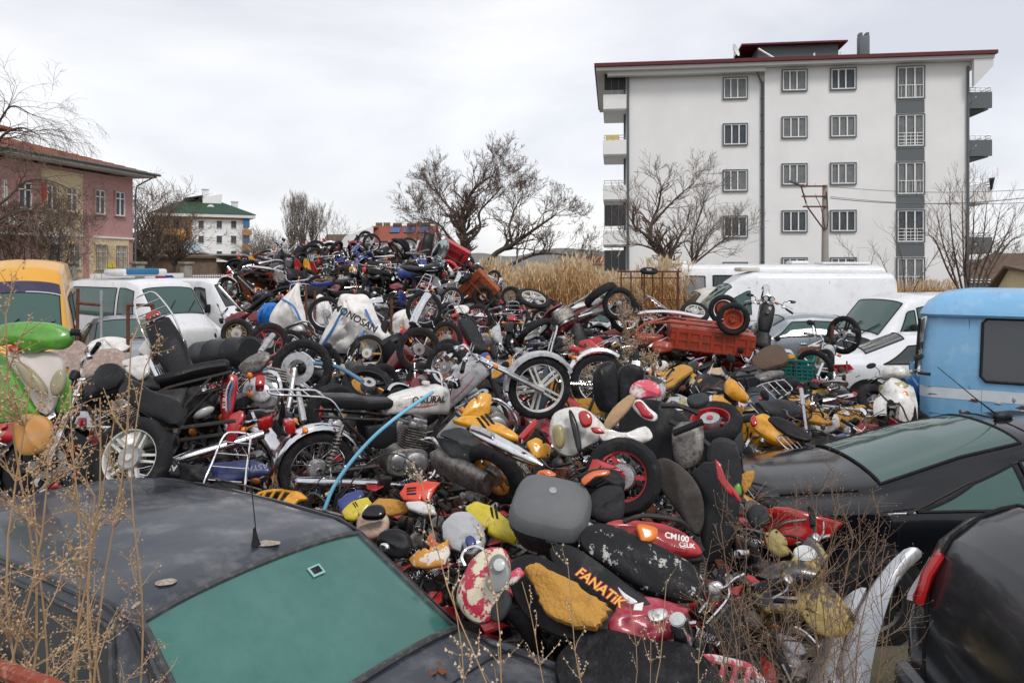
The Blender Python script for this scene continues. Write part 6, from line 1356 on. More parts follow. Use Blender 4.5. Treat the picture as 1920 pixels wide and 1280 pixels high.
# landmarks that labels may name: (px, py, depth, words)
LM = [(740, 790, 5.9, 'the white-tanked motorcycle'), (855, 715, 6.6, 'the silver-tanked motorcycle'), (1030, 950, 4.1, 'the grey top box'), (1492, 685, 11.3, 'the green crate'), (567, 692, 7.9, 'the big disc-brake wheel'),
  (665, 600, 12, 'the largest white sack'), (545, 575, 13.5, 'the pointed white sack'), (490, 585, 13.5, 'the blue sack'), (70, 700, 4.5, 'the green scooter'), (80, 560, 14, 'the yellow van'), (1500, 560, 20, 'the high-roofed van'),
  (1500, 610, 18, 'the silver saloon'), (1310, 620, 12.5, 'the overturned orange tricycle'), (850, 490, 21, 'the red tricycle on the mound'), (1650, 690, 14, 'the white saloon'), (1760, 650, 9.6, 'the blue minibus'), (1500, 880, 6.4, 'the black coupe'),
  (600, 1100, 3, 'the teal windscreen'), (1050, 530, 26, 'the dry reeds'), (260, 560, 19, 'the white minibus'), (430, 560, 25, 'the panel van'), (1158, 720, 6, 'the twin black seats'), (1175, 592, 12.6, 'the upright spoked wheel'), (200, 700, 6.5, 'the speckled slab'),
  (1270, 740, 5.5, 'the black and red scooter'), (1440, 805, 7.6, 'the bright yellow scooter'), (920, 800, 5.2, 'the yellow knobbly-tyred scooter'), (1120, 800, 5, 'the red and white scooter nose'), (1410, 745, 9.4, 'the round black helmet case'), (590, 470, 21, 'the left peak of the mound'), (720, 450, 21.5, 'the top of the mound'), (1210, 720, 8, 'the dry weeds in mid-heap'),
  (430, 740, 6.3, 'the upended red fairing'), (1440, 1060, 4.2, 'the gold-black scooter'), (830, 560, 17, 'the long chrome silencer'), (420, 660, 8.5, 'the black drum'), (1120, 1040, 3.9, 'the peeling black seat'), (650, 470, 20, 'the dip in the mound')]
USED = {}
def where(p, far=False, skip=()):
 px, py = px_of(p); o = []
 for a, b, d, w_ in LM:
  if w_ in skip: continue
  dd = math.hypot((px - a), (py - b) * 1.3) + abs(p.y - d) * 9; o.append((dd, w_, p.y - d, px - a, py - b))
 o.sort(); return o
def relw(e_): return 'behind' if e_[2] > 1.2 else ('in front of' if e_[2] < -1.2 else ('just above' if e_[4] < -45 else ('just below' if e_[4] > 45 else 'beside')))
def unique(parts_list):
 for s_ in parts_list:
  s_ = ' '.join(s_.split());
  if len(s_.split()) <= 16 and s_ not in USED: USED[s_] = 1; return s_
 return parts_list[-1]
def label_for(desc, p, extras=()):
 o = where(p); c = []
 for e_ in o[:2]: c.append(f'{desc} {relw(e_)} {e_[1]}')
 for x in extras:
  for e_ in o[:2]: c.append(f'{desc} {x} {relw(e_)} {e_[1]}')
 c.append(f'{desc} between {o[0][1]} and {o[1][1]}')
 for e_ in o[2:6]: c.append(f'{desc} {relw(e_)} {e_[1]}')
 for a in range(3):
  for b in range(a + 1, 6): c.append(f'{desc} between {o[a][1]} and {o[b][1]}')
 for x in extras:
  for e_ in o[2:5]: c.append(f'{desc} {x} {relw(e_)} {e_[1]}')
 return unique(c)
# ---------------------------------------------------------------- helpers for hand-placed things
def dens(pts, k=3):
 n = len(pts); o = []
 for i in range(n):
  a, b, c, d = [V(pts[(i + j) % n]) for j in (-1, 0, 1, 2)]
  for j in range(k):
   t = j / k; o.append(.5 * ((2 * b) + (c - a) * t + (2 * a - 5 * b + 4 * c - d) * t * t + (3 * b - a - 3 * c + d) * t ** 3))
 return o
def onp(pts, d, n):
 cx_ = sum(p[0] for p in pts) / len(pts); cy_ = sum(p[1] for p in pts) / len(pts); P0 = W(cx_, cy_, d)
 return [ray_plane(a, b, P0, V(n)) for a, b in pts]
def shell2(m, pts, n, bf, bb, p, rings):
 f = .5 if bf > .035 else 1; m.shell(pts, n, bf * f, bb * .8, p + 1.2, rings)
 n = V(n).normalized(); c = sum(pts, V()) / len(pts); u = max(pts, key=lambda q: (q - c).length) - c; L_ = u.length; u = u / L_; w_ = n.cross(u); rg = abs(noise.noise(c * 7)) * .5 + .2
 o = []
 for v in m.v:
  v = V(v); a = (v - c).dot(u) / L_; b = (v - c).dot(w_) / L_; h = (v - c).dot(n)
  k = bf * f * rg * (max(0, 1 - abs(b + .12 * math.sin(a * 3)) * 6) - .5 * a * a) if h > 0 and bf > .035 else 0
  o.append(tuple(v + n * (k + bf * .25 * noise.noise(v * 6))))
 m.v = o
def ragged(P, lb): rq = random.Random(lb); c = sum(P, V()) / len(P); return [c + (q - c) * rq.uniform(.88, 1.04) for q in P]
def shard(P, lb):
 rq = random.Random(lb); c = sum(P, V()) / len(P); n = len(P); P = list(P); j = rq.randrange(n); o = []
 for i in range(n):
  a, b = P[i], P[(i + 1) % n]; o += [a.lerp(b, .12), a.lerp(b, .5) + (a.lerp(b, .5) - c) * rq.uniform(-.04, .03), a.lerp(b, .88)]
  if i == j and n > 4: o[-2] = a.lerp(b, .5).lerp(c, .35); o.insert(-2, a.lerp(b, .38)); o.insert(-1, a.lerp(b, .62))
 return o
class Hero:
 def __init__(s, name, label, cat, px, py, d, group=None):
  s.o = W(px, py, d); s.t = thing(name, label, cat, loc=s.o, group=group); s.d = d; USED[label] = 1
 def part(s, nm, mb, mats, parent=None, ang=38):
  mb.v = [tuple(V(v) - s.o) for v in mb.v]; return obj(nm, mb, mats, parent or s.t, ang=ang)
 def shell(s, nm, pts, d, n, bf, bb, mats, k=3, p=2.4, parent=None, rings=6):
  m = MB(); shell2(m, dens(onp(pts, d, n), k), n, bf, bb, p, rings); return s.part(nm, m, mats, parent)
 def tube(s, nm, pts, r, mats, sm=5, n=8, parent=None):
  m = MB(); q = [W(*a) for a in pts]; m.tube(cr(q, sm) if sm and len(q) > 2 else q, r, n); return s.part(nm, m, mats, parent)
 def text(s, st, a, b, d, n, size, mats, parent=None, **kw):
  cx_, cy_ = (a[0] + b[0]) / 2, (a[1] + b[1]) / 2; P0 = W(cx_, cy_, d); n = V(n).normalized(); A = ray_plane(*a, P0, n); B = ray_plane(*b, P0, n)
  M = frame_M((A + B) / 2 - s.o, B - A, n); return text_obj(st, size, mats, parent or s.t, M, **kw)
def piece(name, label, cat, pts, d, n, bf, bb, mats, k=3, p=2.4, group=None):
 m = MB(); P3 = onp(pts, d, n); angular = cat in ('fairing', 'panel'); shell2(m, shard(P3, label) if angular else (ragged(dens(P3, 5), label) if mats == 'foam' else dens(P3, k)), n, bf, bb, p, 6); USED[label] = 1
 if cat in ('fairing', 'panel', 'mudguard', 'lid', 'top box'):   # screws, a moulded groove and an air slot
  nn = V(n).normalized(); c = sum(P3, V()) / len(P3); rq = random.Random(label); h = max(v.dot(nn) for v in map(V, m.v)) - c.dot(nn); m.cur = 1; L_ = max((q - c).length for q in P3)
  for q in rq.sample(P3, 3): m.lathe([(0, .004), (.006, .004), (.008, 0)], c + (q - c) * .76 + nn * (h * .5), nn, 8)
  a = rq.choice(P3); u = (a - c).normalized(); w_ = nn.cross(u)
  for k_ in range(rq.choice((0, 0, 2, 3)) if L_ > .1 else 0): e_ = c + (a - c) * .35 + w_ * (k_ - 1) * L_ * .13 + nn * (h * .9); m.shell([e_ + u * x * L_ * .2 + w_ * y * L_ * .035 for x, y in ((-1, -1), (1, -1), (1.15, 1), (-.85, 1))], nn, .003, .006, 8, 3)
  mats = [mats, 'rubber']
 return solo(name, m, mats, label, cat, group)
def wheel_at(px, py, d, r, w_, kind, rimm, axis, label, name='wheel', disc=False, knob=False, group='wheels lying in the heap'):
 ax = V(axis).normalized(); x = V((0, 0, 1)).cross(ax); x = x.normalized() if x.length > .05 else V((1, 0, 0)); z = x.cross(ax); P0 = W(px, py, d)
 M = Matrix(((x.x, ax.x, z.x, P0.x), (x.y, ax.y, z.y, P0.y), (x.z, ax.z, z.z, P0.z), (0, 0, 0, 1)))
 t = thing(name, label, 'wheel', M=M, group=group); USED[label] = 1
 key = ('w', r, w_, kind, knob, disc)
 if key not in PROTO: PROTO[key] = wheel_p(0, 0, r, w_, kind, 'rim', knob, disc=disc, drum=not disc)
 for q in PROTO[key].subs: attach(t, q, {'rim': rimm})
 return t
def spawn_at(kind, anchor, target, head=0, roll=0, pitch=0, scale=1, **kw):
 Rm = Matrix.Rotation(R(head), 4, 'Z') @ Matrix.Rotation(R(-pitch), 4, 'Y') @ Matrix.Rotation(R(roll), 4, 'X') @ Matrix.Scale(scale, 4)
 return spawn(kind, Matrix.Translation(V(target) - (Rm @ V(anchor))) @ Rm, **kw)
KEEP_OUT = []
# ================================================================ hand-placed things of the heap
NC = (0, -1, .35)     # facing the camera and a little up
UP = (0, -.5, .9)
mat('peeling', (.42, .015, .05), .35, coat=.4, col2=(.62, .56, .42), lo=.46, hi=.485, sc_=5, rv=.2)
mat('peel_orange', (.60, .26, .04), .45, col2=(.66, .63, .58), lo=.50, hi=.52, sc_=8)
mat('peel_black', (.013, .013, .015), .45, spec=.25, col2=(.42, .42, .40), lo=.585, hi=.61, sc_=9, bump=.3)
mat('gold_worn', (.015, .015, .017), .3, coat=.5, col2=(.36, .26, .07), lo=.49, hi=.55, sc_=3.5)
mat('cracked_leather', (.011, .011, .013), .6, spec=.25, bump=1.0, bsc=26, col2=(.04, .04, .045), lo=.5, hi=.7)
mat('speckled', (.30, .22, .185), .9, bump=.4, bsc=90, col2=(.42, .34, .30), lo=.48, hi=.62, sc_=22, vary=.2)
mat('sack_white', (.74, .72, .69), .75, bump=.7, bsc=7, col2=(.38, .35, .31), lo=.5, hi=.75, sc_=2.5)
mat('strap_blue', (.06, .20, .46), .7); mat('sack_blue', (.015, .16, .50), .5, bump=.8, bsc=9, vary=.2)
mat('pipe_blue', (.17, .47, .65), .45, vary=.1); mat('beige', (.42, .33, .22), .9, bump=.3, bsc=40); mat('text_black', (.012, .012, .012), .5, vary=0); mat('text_white', (.75, .75, .75), .5, vary=0)
mat('text_red', (.45, .03, .02), .4, vary=0); mat('crate_green', (.012, .17, .155), .45, vary=.15); mat('tan_cloth', (.42, .28, .16), .9, bump=.5, bsc=20)
mat('pink_plastic', (.60, .08, .13), .5, col2=(.66, .60, .58), lo=.5, hi=.56, sc_=6)
PY = {'body': 'paint_yellow', 'body2': 'paint_yellow'}
def lab(s_): USED[s_] = 1; return s_
# white-tanked motorcycle in the middle
t = spawn('moto', pose_wheels(W(595, 880, 5.75), W(872, 868, 6.35), roll=3), {'body': 'paint_white', 'trim': 'text_red'}, drop=('F:wheel', 'front_mudguard', 'mirror', 'fork', 'headlight'), label=lab('chrome-piped motorcycle with a long white tank and black seat, missing its front wheel'))
tk = [c for c in t.children if c.name.startswith('fuel_tank')][0]
text_obj('KURAL', .066, 'text_black', tk, frame_M((.20, -.136, .838), (1, 0, .05), (0, -1, .05)), bold=.002, shear=.15, ext=.001)
m = MB(); m.lathe([(.016, .0), (.024, .003), (.026, 0)], (.055, -.132, .838), (0, -1, 0), 16); obj('emblem', m, 'text_black', tk)
# silver-tanked motorcycle pitched nose-up with the white five-spoke wheel
spawn_at('moto_alloy', (.13, 0, .82), W(862, 716, 6.7), head=8, pitch=41, roll=8, pal={'body': 'paint_silver', 'rim': 'rim_white', 'trim': 'text_red'}, drop=('mirror', 'headlight'), label=lab('motorcycle with a silver tank and white five-spoke front wheel, its nose raised'))
spawn_at('moto', (-.8, 0, .86), W(1032, 652, 7.8), head=195, pitch=-72, roll=12, pal={'body': 'paint_blue', 'seat': mat('seat_bluegrey', (.05, .065, .09), .5, bump=.2)}, label=lab('upended motorcycle showing its white rack and blue-grey seat behind the white five-spoke wheel'))
# spoked bike left of it, and the red fairing bike
spawn('moto', pose_wheels(W(482, 862, 6.5), W(300, 850, 7.4), roll=-12), {'body': 'paint_red'}, drop=('silencer', 'mirror', 'rack'), label=lab('motorcycle with a spoked wheel and pale mudguard left of the white-tanked one'))
h = Hero('upended_fairing', 'upended red motorcycle fairing with blue stripes and white edge', 'fairing', 430, 740, 6.3)
h.shell('panel', [(415, 775), (412, 735), (420, 705), (440, 702), (447, 715), (440, 760), (430, 790), (420, 790)], 6.3, (.2, -1, .2), .06, .02, 'paint_red')
h.tube('stripe', [(424, 770, 6.22), (424, 735, 6.21), (433, 712, 6.24)], .006, 'car_white'); h.tube('stripe', [(430, 768, 6.22), (431, 738, 6.21), (438, 716, 6.24)], .008, 'strap_blue')
h.text('KURAL', (420, 775), (424, 722), 6.205, (.2, -1, .2), .045, 'text_white')
piece('red_side_panel', 'glossy red curved side panel wedged below the upended red fairing', 'panel', [(430, 778), (452, 768), (462, 780), (452, 805), (438, 830), (425, 835), (424, 810)], 6.0, (.2, -1, .3), .05, .02, 'paint_red')
# yellow scooter with orange rim and chrome silencer
spawn('scooter_knob', pose_wheels(W(930, 888, 4.95), W(700, 800, 5.6), roll=-28, wb=1.18, zr=.225), {'body': 'paint_yellow', 'body2': 'black_plastic', 'rim': 'rim_orange'}, drop=('silencer', 'mirror', 'seat', 'grab_rail', 'F:wheel', 'front_shield', 'inner_shield', 'headlight', 'indicator', 'handlebar_cover', 'front_mudguard', 'fork', 'frame', 'rear_body', 'side_panel'), label=lab('stripped scooter rear with an orange-rimmed knobbly tyre under the chrome silencer'), cat='scooter', name='scooter')
h = Hero('scooter_silencer', 'tapered chrome scooter silencer on the yellow scooter', 'silencer', 950, 840, 4.7)
m = MB(); a, b = W(882, 806, 4.75), W(1018, 873, 4.55); m.tube([a.lerp(b, t_) for t_ in (0, .06, .2, .3, .55, .58, .62, .85, .97, 1)], [.012, .03, .045, .05, .045, .042, .045, .03, .014, .011], 16); h.part('can', m, 'chrome'); h.tube('heat_shield', [(885, 802, 4.70), (905, 808, 4.66), (925, 818, 4.64)], .022, 'alu')
piece('yellow_fairing', 'smooth yellow scooter fairing above the chrome silencer', 'fairing', [(845, 790), (865, 782), (900, 783), (940, 797), (965, 812), (978, 828), (955, 826), (915, 812), (880, 800)], 5.05, (.1, -.7, .9), .06, .02, 'paint_yellow')
piece('yellow_fairing', 'yellow plastic headlamp cowl sticking up beside the silver-tanked motorcycle', 'fairing', [(862, 782), (880, 752), (905, 735), (922, 740), (918, 775), (905, 790), (880, 790)], 5.3, (.3, -1, .3), .07, .02, 'paint_yellow')
piece('yellow_fairing', 'small yellow plastic cover next to the yellowed headlamp', 'fairing', [(985, 830), (1005, 820), (1035, 838), (1030, 858), (1000, 860)], 4.85, (.2, -.9, .6), .04, .02, 'paint_yellow')
piece('black_underbody', 'matt black plastic underbody of a scooter left of the knobbly tyre', 'panel', [(820, 830), (828, 808), (860, 800), (900, 812), (910, 840), (880, 870), (845, 858)], 5.0, (-.1, -1, .4), .09, .03, 'faded_plastic')
# red and white scooter nose with yellowed headlamp
h = Hero('scooter_nose', 'red and white scooter nose with a yellowed headlamp and long white arm', 'fairing', 1100, 810, 4.75)
h.shell('cowl', [(1030, 800), (1040, 775), (1070, 763), (1098, 766), (1122, 785), (1136, 806), (1120, 828), (1095, 842), (1072, 856), (1050, 850), (1034, 830)], 4.75, (-.2, -1, .45), .10, .03, 'paint_white')
h.shell('arm', [(1118, 800), (1140, 808), (1175, 812), (1210, 800), (1224, 820), (1200, 832), (1160, 830), (1128, 826)], 4.7, (.1, -1, .6), .05, .02, 'paint_white')
h.shell('black_flash', [(1066, 772), (1073, 771), (1085, 800), (1091, 843), (1083, 846), (1074, 812)], 4.64, (-.2, -1, .45), .03, .02, 'paint_black')
h.shell('headlamp', [(1038, 806), (1046, 795), (1056, 800), (1060, 822), (1054, 840), (1043, 836)], 4.66, (-.6, -1, .2), .035, .02, 'lens_yellowed')
h.shell('indicator', [(1084, 775), (1098, 770), (1110, 782), (1108, 798), (1092, 800)], 4.63, (0, -1, .5), .03, .02, 'lens_red'); h.shell('reflector', [(1108, 802), (1122, 802), (1134, 812), (1115, 812)], 4.62, (0, -1, .5), .02, .01, 'lens_red')
wheel_at(1168, 893, 4.5, .225, .12, 'three', 'rim_red', (-.3, -1, .25), 'fat scooter wheel with a bright red rim under the red and white nose', disc=False)
piece('red_mudguard', 'narrow red mudguard arched over the fat red-rimmed scooter wheel', 'mudguard', [(1125, 850), (1150, 832), (1190, 826), (1215, 840), (1190, 842), (1150, 852), (1132, 868)], 4.55, (-.2, -.8, .7), .03, .015, 'paint_red')
piece('red_sticker_panel', 'white and red corner panel tucked left of the red-rimmed wheel', 'panel', [(1100, 885), (1112, 858), (1150, 872), (1172, 885), (1120, 892)], 4.35, (-.1, -1, .5), .02, .01, 'paint_red')
# black and red scooter behind
h = Hero('black_scooter', 'big black scooter body standing up, with a red and white flash', 'scooter', 1230, 800, 5.4)
h.shell('body', [(1160, 800), (1172, 765), (1200, 748), (1240, 752), (1280, 775), (1300, 800), (1292, 850), (1265, 900), (1235, 930), (1210, 880), (1175, 850)], 5.4, (-.35, -1, .35), .14, .06, 'black_plastic')
h.shell('flash', [(1183, 757), (1200, 748), (1218, 765), (1233, 778), (1228, 790), (1210, 787), (1195, 775)], 5.2, (-.35, -1, .35), .03, .01, 'car_white')
h.shell('flash', [(1190, 756), (1202, 752), (1215, 768), (1226, 780), (1222, 786), (1206, 782), (1198, 770)], 5.185, (-.35, -1, .35), .03, .01, 'paint_red')
h.shell('head_cover', [(1180, 735), (1190, 718), (1215, 713), (1236, 722), (1238, 742), (1215, 745), (1195, 748)], 5.3, (-.2, -1, .6), .06, .03, 'pink_plastic')
for i, (a, b) in enumerate((((1255, 790), (1330, 835)), ((1270, 850), (1320, 905)), ((1240, 760), (1310, 775)))): h.tube('frame_tube', [(a[0], a[1], 5.15), ((a[0] + b[0]) / 2, (a[1] + b[1]) / 2 - 6, 5.1), (b[0], b[1], 5.05)], .018, 'steel_dark')
h.shell('engine', [(1262, 800), (1290, 790), (1318, 800), (1315, 860), (1280, 880), (1262, 850)], 5.1, (-.2, -1, .3), .10, .05, 'alu_dirty')
h.tube('grip', [(1262, 812, 5.0), (1318, 790, 4.95)], .022, 'rubber', 0); h.shell('gauge', [(1290, 745), (1320, 740), (1330, 752), (1310, 762), (1292, 758)], 5.1, UP, .03, .03, 'faded_plastic')
wheel_at(1333, 793, 5.6, .225, .12, 'three', 'rim_red', (-.25, -.35, .9), 'black tyre on a red rim lying flat behind the black scooter body')
for i, (pts, lb) in enumerate((([(1113, 740), (1112, 705), (1125, 683), (1142, 677), (1156, 690), (1158, 765), (1130, 772), (1118, 760)], 'upright black seat cushion, left one of a pair'), ([(1158, 722), (1163, 690), (1185, 682), (1204, 692), (1204, 715), (1190, 738), (1178, 764), (1160, 768)], 'upright black seat cushion, right one of a pair'))):
 piece('seat_cushion', lb, 'seat', pts, 6.3 + .05 * i, (-.15 + .3 * i, -1, .15), .10, .06, 'seat_black', group='pair of upright black seat cushions')
piece('tan_cloth', 'crumpled tan cloth draped left of the black scooter body', 'cloth', [(1130, 800), (1150, 765), (1180, 740), (1192, 745), (1180, 768), (1160, 790), (1140, 808)], 5.2, (-.3, -1, .5), .05, .02, 'tan_cloth')
# grey top box
h = Hero('top_box', 'big scuffed grey plastic top box lying in the front middle', 'top box', 1032, 950, 4.1)
BX = frame_M(W(1032, 962, 4.12) - h.o, V((1, -.25, -.12)), V((.02, -.52, .85)))
def slab(secs, n=36, p=3.6): m = MB(); m.M = Matrix.Translation(h.o) @ BX; m.sect(secs, n, p, 'z'); return m
h.part('base', slab([(-.17, 0, 0, .14, .12), (-.165, 0, 0, .155, .135), (-.08, 0, 0, .185, .165), (-.01, 0, 0, .20, .18), (-.008, 0, 0, .208, .188), (.012, 0, 0, .208, .188)]), 'faded_plastic')
BG = mat('box_grey', (.125, .13, .135), .62, col2=(.15, .15, .15), lo=.5, hi=.8, sc_=6, bump=.1, bsc=80)
h.part('lid', slab([(.016, 0, 0, .206, .186), (.024, 0, 0, .212, .192), (.05, 0, 0, .208, .188), (.095, 0, 0, .19, .168), (.10, 0, 0, .186, .164), (.125, 0, 0, .15, .13), (.138, 0, 0, .09, .08), (.14, 0, 0, .02, .02)]), BG)
m = MB(); m.M = Matrix.Translation(h.o) @ BX; m.lathe([(0, .146), (.02, .146), (.024, .138)], (0, .03, 0), (0, 0, 1), 18); h.part('badge', m, 'alu')
m = MB(); m.M = Matrix.Translation(h.o) @ BX; m.rbox((.05, -.195, .0), (.07, .02, .05), b=.008); h.part('latch', m, 'black_plastic')
m = MB(); m.M = Matrix.Translation(h.o) @ BX; m.tube(cr([(-.17, -.02, .105), (-.06, .0, .128), (.06, .0, .128), (.17, -.02, .105)], 5), .004, 5); h.part('moulding', m, 'rubber')
piece('orange_fairing', 'orange curved fairing edge poking out above the grey top box', 'fairing', [(1000, 898), (1010, 882), (1030, 880), (1050, 892), (1030, 896)], 4.3, (0, -1, .5), .04, .02, 'paint_orange')
piece('black_mudguard', 'black mudguard with an orange patch right of the grey top box', 'mudguard', [(1082, 895), (1110, 880), (1150, 880), (1172, 900), (1165, 925), (1140, 912), (1105, 915)], 4.25, (0, -1, .6), .07, .02, 'black_plastic')
piece('orange_reflector', 'long flat orange reflector fixed on the black mudguard edge', 'reflector', [(1090, 898), (1112, 884), (1142, 882), (1140, 892), (1115, 896), (1096, 910)], 4.14, (0, -1, .6), .02, .01, 'paint_orange')
piece('round_seat', 'round worn black seat lying directly right of the grey top box', 'seat', [(1100, 935), (1130, 912), (1165, 915), (1172, 940), (1165, 975), (1130, 980), (1102, 965)], 4.15, (0, -.9, .6), .09, .05, mat('seat_worn', (.024, .025, .028), .7, spec=.25, bump=.2, col2=(.05, .05, .05), lo=.5, hi=.8))
# red tail with letters
h = Hero('red_tail', 'glossy red tail fairing lettered CM100 CELIK with an orange lamp', 'fairing', 1225, 1010, 3.9); n_ = (.1, -1, .7)
h.shell('panel', [(1130, 985), (1165, 974), (1225, 980), (1270, 994), (1305, 1020), (1314, 1042), (1275, 1046), (1225, 1040), (1195, 1022), (1160, 1005)], 3.9, n_, .07, .03, 'paint_red', p=3)
h.shell('indicator', [(1193, 984), (1212, 984), (1232, 992), (1228, 1012), (1204, 1018), (1197, 1002)], 3.82, n_, .022, .03, 'lens_orange')
h.shell('worn_edge', [(1255, 1040), (1285, 1036), (1316, 1038), (1318, 1052), (1290, 1058), (1262, 1056)], 3.88, n_, .04, .02, 'peel_black')
h.text('CM100', (1250, 1003), (1288, 1011), 3.795, n_, .040, 'text_white', bold=.001); h.text('CELIK', (1272, 1020), (1304, 1024), 3.80, n_, .030, 'text_white', bold=.001)
h.tube('grab_rail', [(1168, 978, 3.85), (1210, 966, 3.83), (1270, 975, 3.83), (1290, 990, 3.86)], .012, 'steel_dark')
# peeling black seat and the side panel with its bold lettering
piece('peeling_seat', 'long black scooter seat with peeling cover below the red tail', 'seat', [(1085, 1008), (1105, 986), (1150, 988), (1215, 1020), (1280, 1050), (1318, 1085), (1322, 1115), (1290, 1130), (1235, 1122), (1165, 1085), (1100, 1042)], 3.75, (-.1, -.8, .85), .11, .05, 'peel_black', p=3)
h = Hero('black_side_panel', 'black scooter side panel with orange and red lettering FANATIK', 'panel', 1110, 1100, 3.55); n_ = (-.25, -1, .75)
h.shell('panel', [(1030, 1030), (1060, 1020), (1110, 1045), (1170, 1090), (1225, 1135), (1215, 1165), (1160, 1165), (1100, 1130), (1050, 1080)], 3.62, n_, .05, .03, 'black_plastic', p=3.2)
q1 = h.text('FANATiK', (1078, 1066), (1172, 1136), 3.515, n_, .062, 'text_red', bold=.0045, shear=.2, ext=.001); h.text('FANATiK', (1078, 1066), (1172, 1136), 3.511, n_, .062, mat('text_gold', (.75, .42, .08), .5, vary=0), bold=.0012, shear=.2, ext=.001)
h.shell('white_flash', [(1158, 1100), (1172, 1112), (1196, 1128), (1176, 1130)], 3.5, n_, .008, .01, 'car_white')
piece('foam_seat', 'torn orange foam seat with no cover between the peeled scooter head and black panel', 'seat', [(985, 1072), (1005, 1058), (1060, 1082), (1115, 1115), (1145, 1138), (1134, 1170), (1105, 1184), (1060, 1170), (1020, 1150), (1003, 1110)], 3.45, (-.2, -.8, .85), .07, .04, 'foam', p=3)
piece('black_seat_cover', 'flap of torn black seat cover around the orange foam seat', 'seat cover', [(955, 1060), (985, 1040), (1030, 1050), (1080, 1080), (1150, 1130), (1165, 1160), (1120, 1205), (1050, 1195), (990, 1160), (960, 1110)], 3.60, (-.2, -.8, .85), .05, .04, 'seat_black', p=3)
# red tank, gauge and lever
h = Hero('red_fuel_tank', 'faded red fuel tank with a silver filler cap and white label', 'fuel tank', 1215, 1160, 3.45); n_ = (.05, -.7, .9)
h.shell('tank', [(1138, 1185), (1145, 1155), (1165, 1130), (1200, 1120), (1250, 1132), (1288, 1148), (1284, 1172), (1265, 1195), (1215, 1205), (1165, 1200)], 3.5, n_, .11, .06, mat('faded_red', (.36, .02, .045), .35, coat=.4, col2=(.45, .15, .17), lo=.5, hi=.8, sc_=5), p=2.8)
h.shell('filler_cap', [(1213, 1150), (1222, 1143), (1245, 1142), (1252, 1152), (1240, 1165), (1220, 1164)], 3.345, n_, .012, .02, 'alu', p=4)
h.shell('label', [(1190, 1132), (1207, 1128), (1204, 1144), (1187, 1143)], 3.37, n_, .002, .006, 'white_label', k=1, p=6)
m = MB(); a = W(1270, 1160, 3.35); b = W(1283, 1200, 3.42); m.tube([a, a.lerp(b, .1), a.lerp(b, .35), a.lerp(b, .4), b], [.036, .044, .044, .047, .042], 20); h2 = Hero('chrome_gauge', 'chrome speedometer pot at the corner of the faded red tank', 'gauge', 1275, 1180, 3.4); h2.part('pot', m, 'chrome'); m = MB(); m.lathe([(0, .004), (.032, .003)], a, a - b, 18); h2.part('dial', m, 'lens_clear')
h = Hero('handlebar_end', 'bare handlebar with a rubber grip and bent chrome brake lever among the twigs', 'handlebar', 1345, 1110, 3.7)
h.tube('bar', [(1352, 1075, 3.75), (1338, 1105, 3.7), (1325, 1130, 3.65), (1310, 1150, 3.6)], .012, 'chrome'); h.tube('grip', [(1356, 1066, 3.77), (1344, 1096, 3.71)], .019, 'rubber', 0); h.tube('lever', [(1338, 1100, 3.66), (1360, 1100, 3.62), (1378, 1085, 3.6), (1396, 1076, 3.6)], .008, 'chrome'); h.shell('clamp', [(1325, 1095), (1345, 1088), (1356, 1100), (1345, 1115), (1328, 1112)], 3.66, NC, .03, .02, 'alu')
# peeled red and cream scooter head
h = Hero('peeled_scooter_head', 'scooter head with peeling red and cream paint and a grey gauge panel', 'scooter', 915, 1095, 3.5); n_ = (-.2, -1, .6)
h.shell('cowl', [(856, 1120), (868, 1080), (888, 1045), (920, 1025), (950, 1032), (958, 1075), (948, 1125), (928, 1160), (900, 1170), (870, 1152)], 3.5, n_, .11, .05, 'peeling')
h.shell('gauge_panel', [(918, 1052), (932, 1038), (948, 1046), (958, 1075), (948, 1102), (928, 1112), (912, 1098), (918, 1078)], 3.385, n_, .02, .02, mat('gauge_grey', (.20, .21, .21), .35))
for c in ((936, 1058), (934, 1092)):
 m = MB(); m.lathe([(0, .004), (.022, .003), (.026, 0)], onp([c], 3.355, n_)[0], V(n_), 20); h.part('dial', m, 'lens_clear')
h.tube('mirror_ring', [(872, 1060, 3.55), (866, 1045, 3.57), (874, 1030, 3.6), (892, 1024, 3.6), (908, 1030, 3.58)], .008, 'chrome')
h.shell('black_trim', [(925, 1110), (950, 1105), (960, 1130), (945, 1160), (925, 1165), (918, 1140)], 3.42, n_, .05, .02, 'faded_plastic')
piece('magenta_fairing', 'small pink-red fairing corner peeking out right of the peeled scooter head', 'fairing', [(952, 1075), (975, 1062), (985, 1075), (965, 1095), (955, 1098)], 3.5, n_, .02, .01, 'pink_plastic')
# black and gold scooter among the twigs
spawn_at('scooter', (.5, 0, .62), W(1478, 1150, 4.15), head=-30, roll=24, pitch=-34, keep=('front_shield', 'headlight', 'indicator', 'handlebar_cover'), pal={'body': 'gold_worn', 'body2': 'gold_worn', 'lens': mat('lens_gold', (.30, .21, .05), .25, coat=.5)}, label=lab('black and gold scooter with gold-tinted lamps, leaning behind the bare twigs'), cat='scooter', name='scooter')
piece('gold_fairing', 'big worn gold headlamp cover on the black and gold scooter', 'fairing', [(1500, 1150), (1520, 1132), (1560, 1140), (1592, 1170), (1590, 1192), (1555, 1196), (1520, 1180)], 3.85, (.1, -1, .6), .05, .02, mat('gold_lens', (.34, .25, .07), .3, coat=.4))
piece('gold_fairing', 'crumpled gold flyscreen by the red tail light', 'fairing', [(1432, 1000), (1455, 990), (1475, 1010), (1480, 1040), (1462, 1045), (1440, 1030)], 4.3, (-.2, -1, .4), .04, .02, mat('gold_ribbed', (.33, .27, .09), .45, bump=.5, bsc=30))
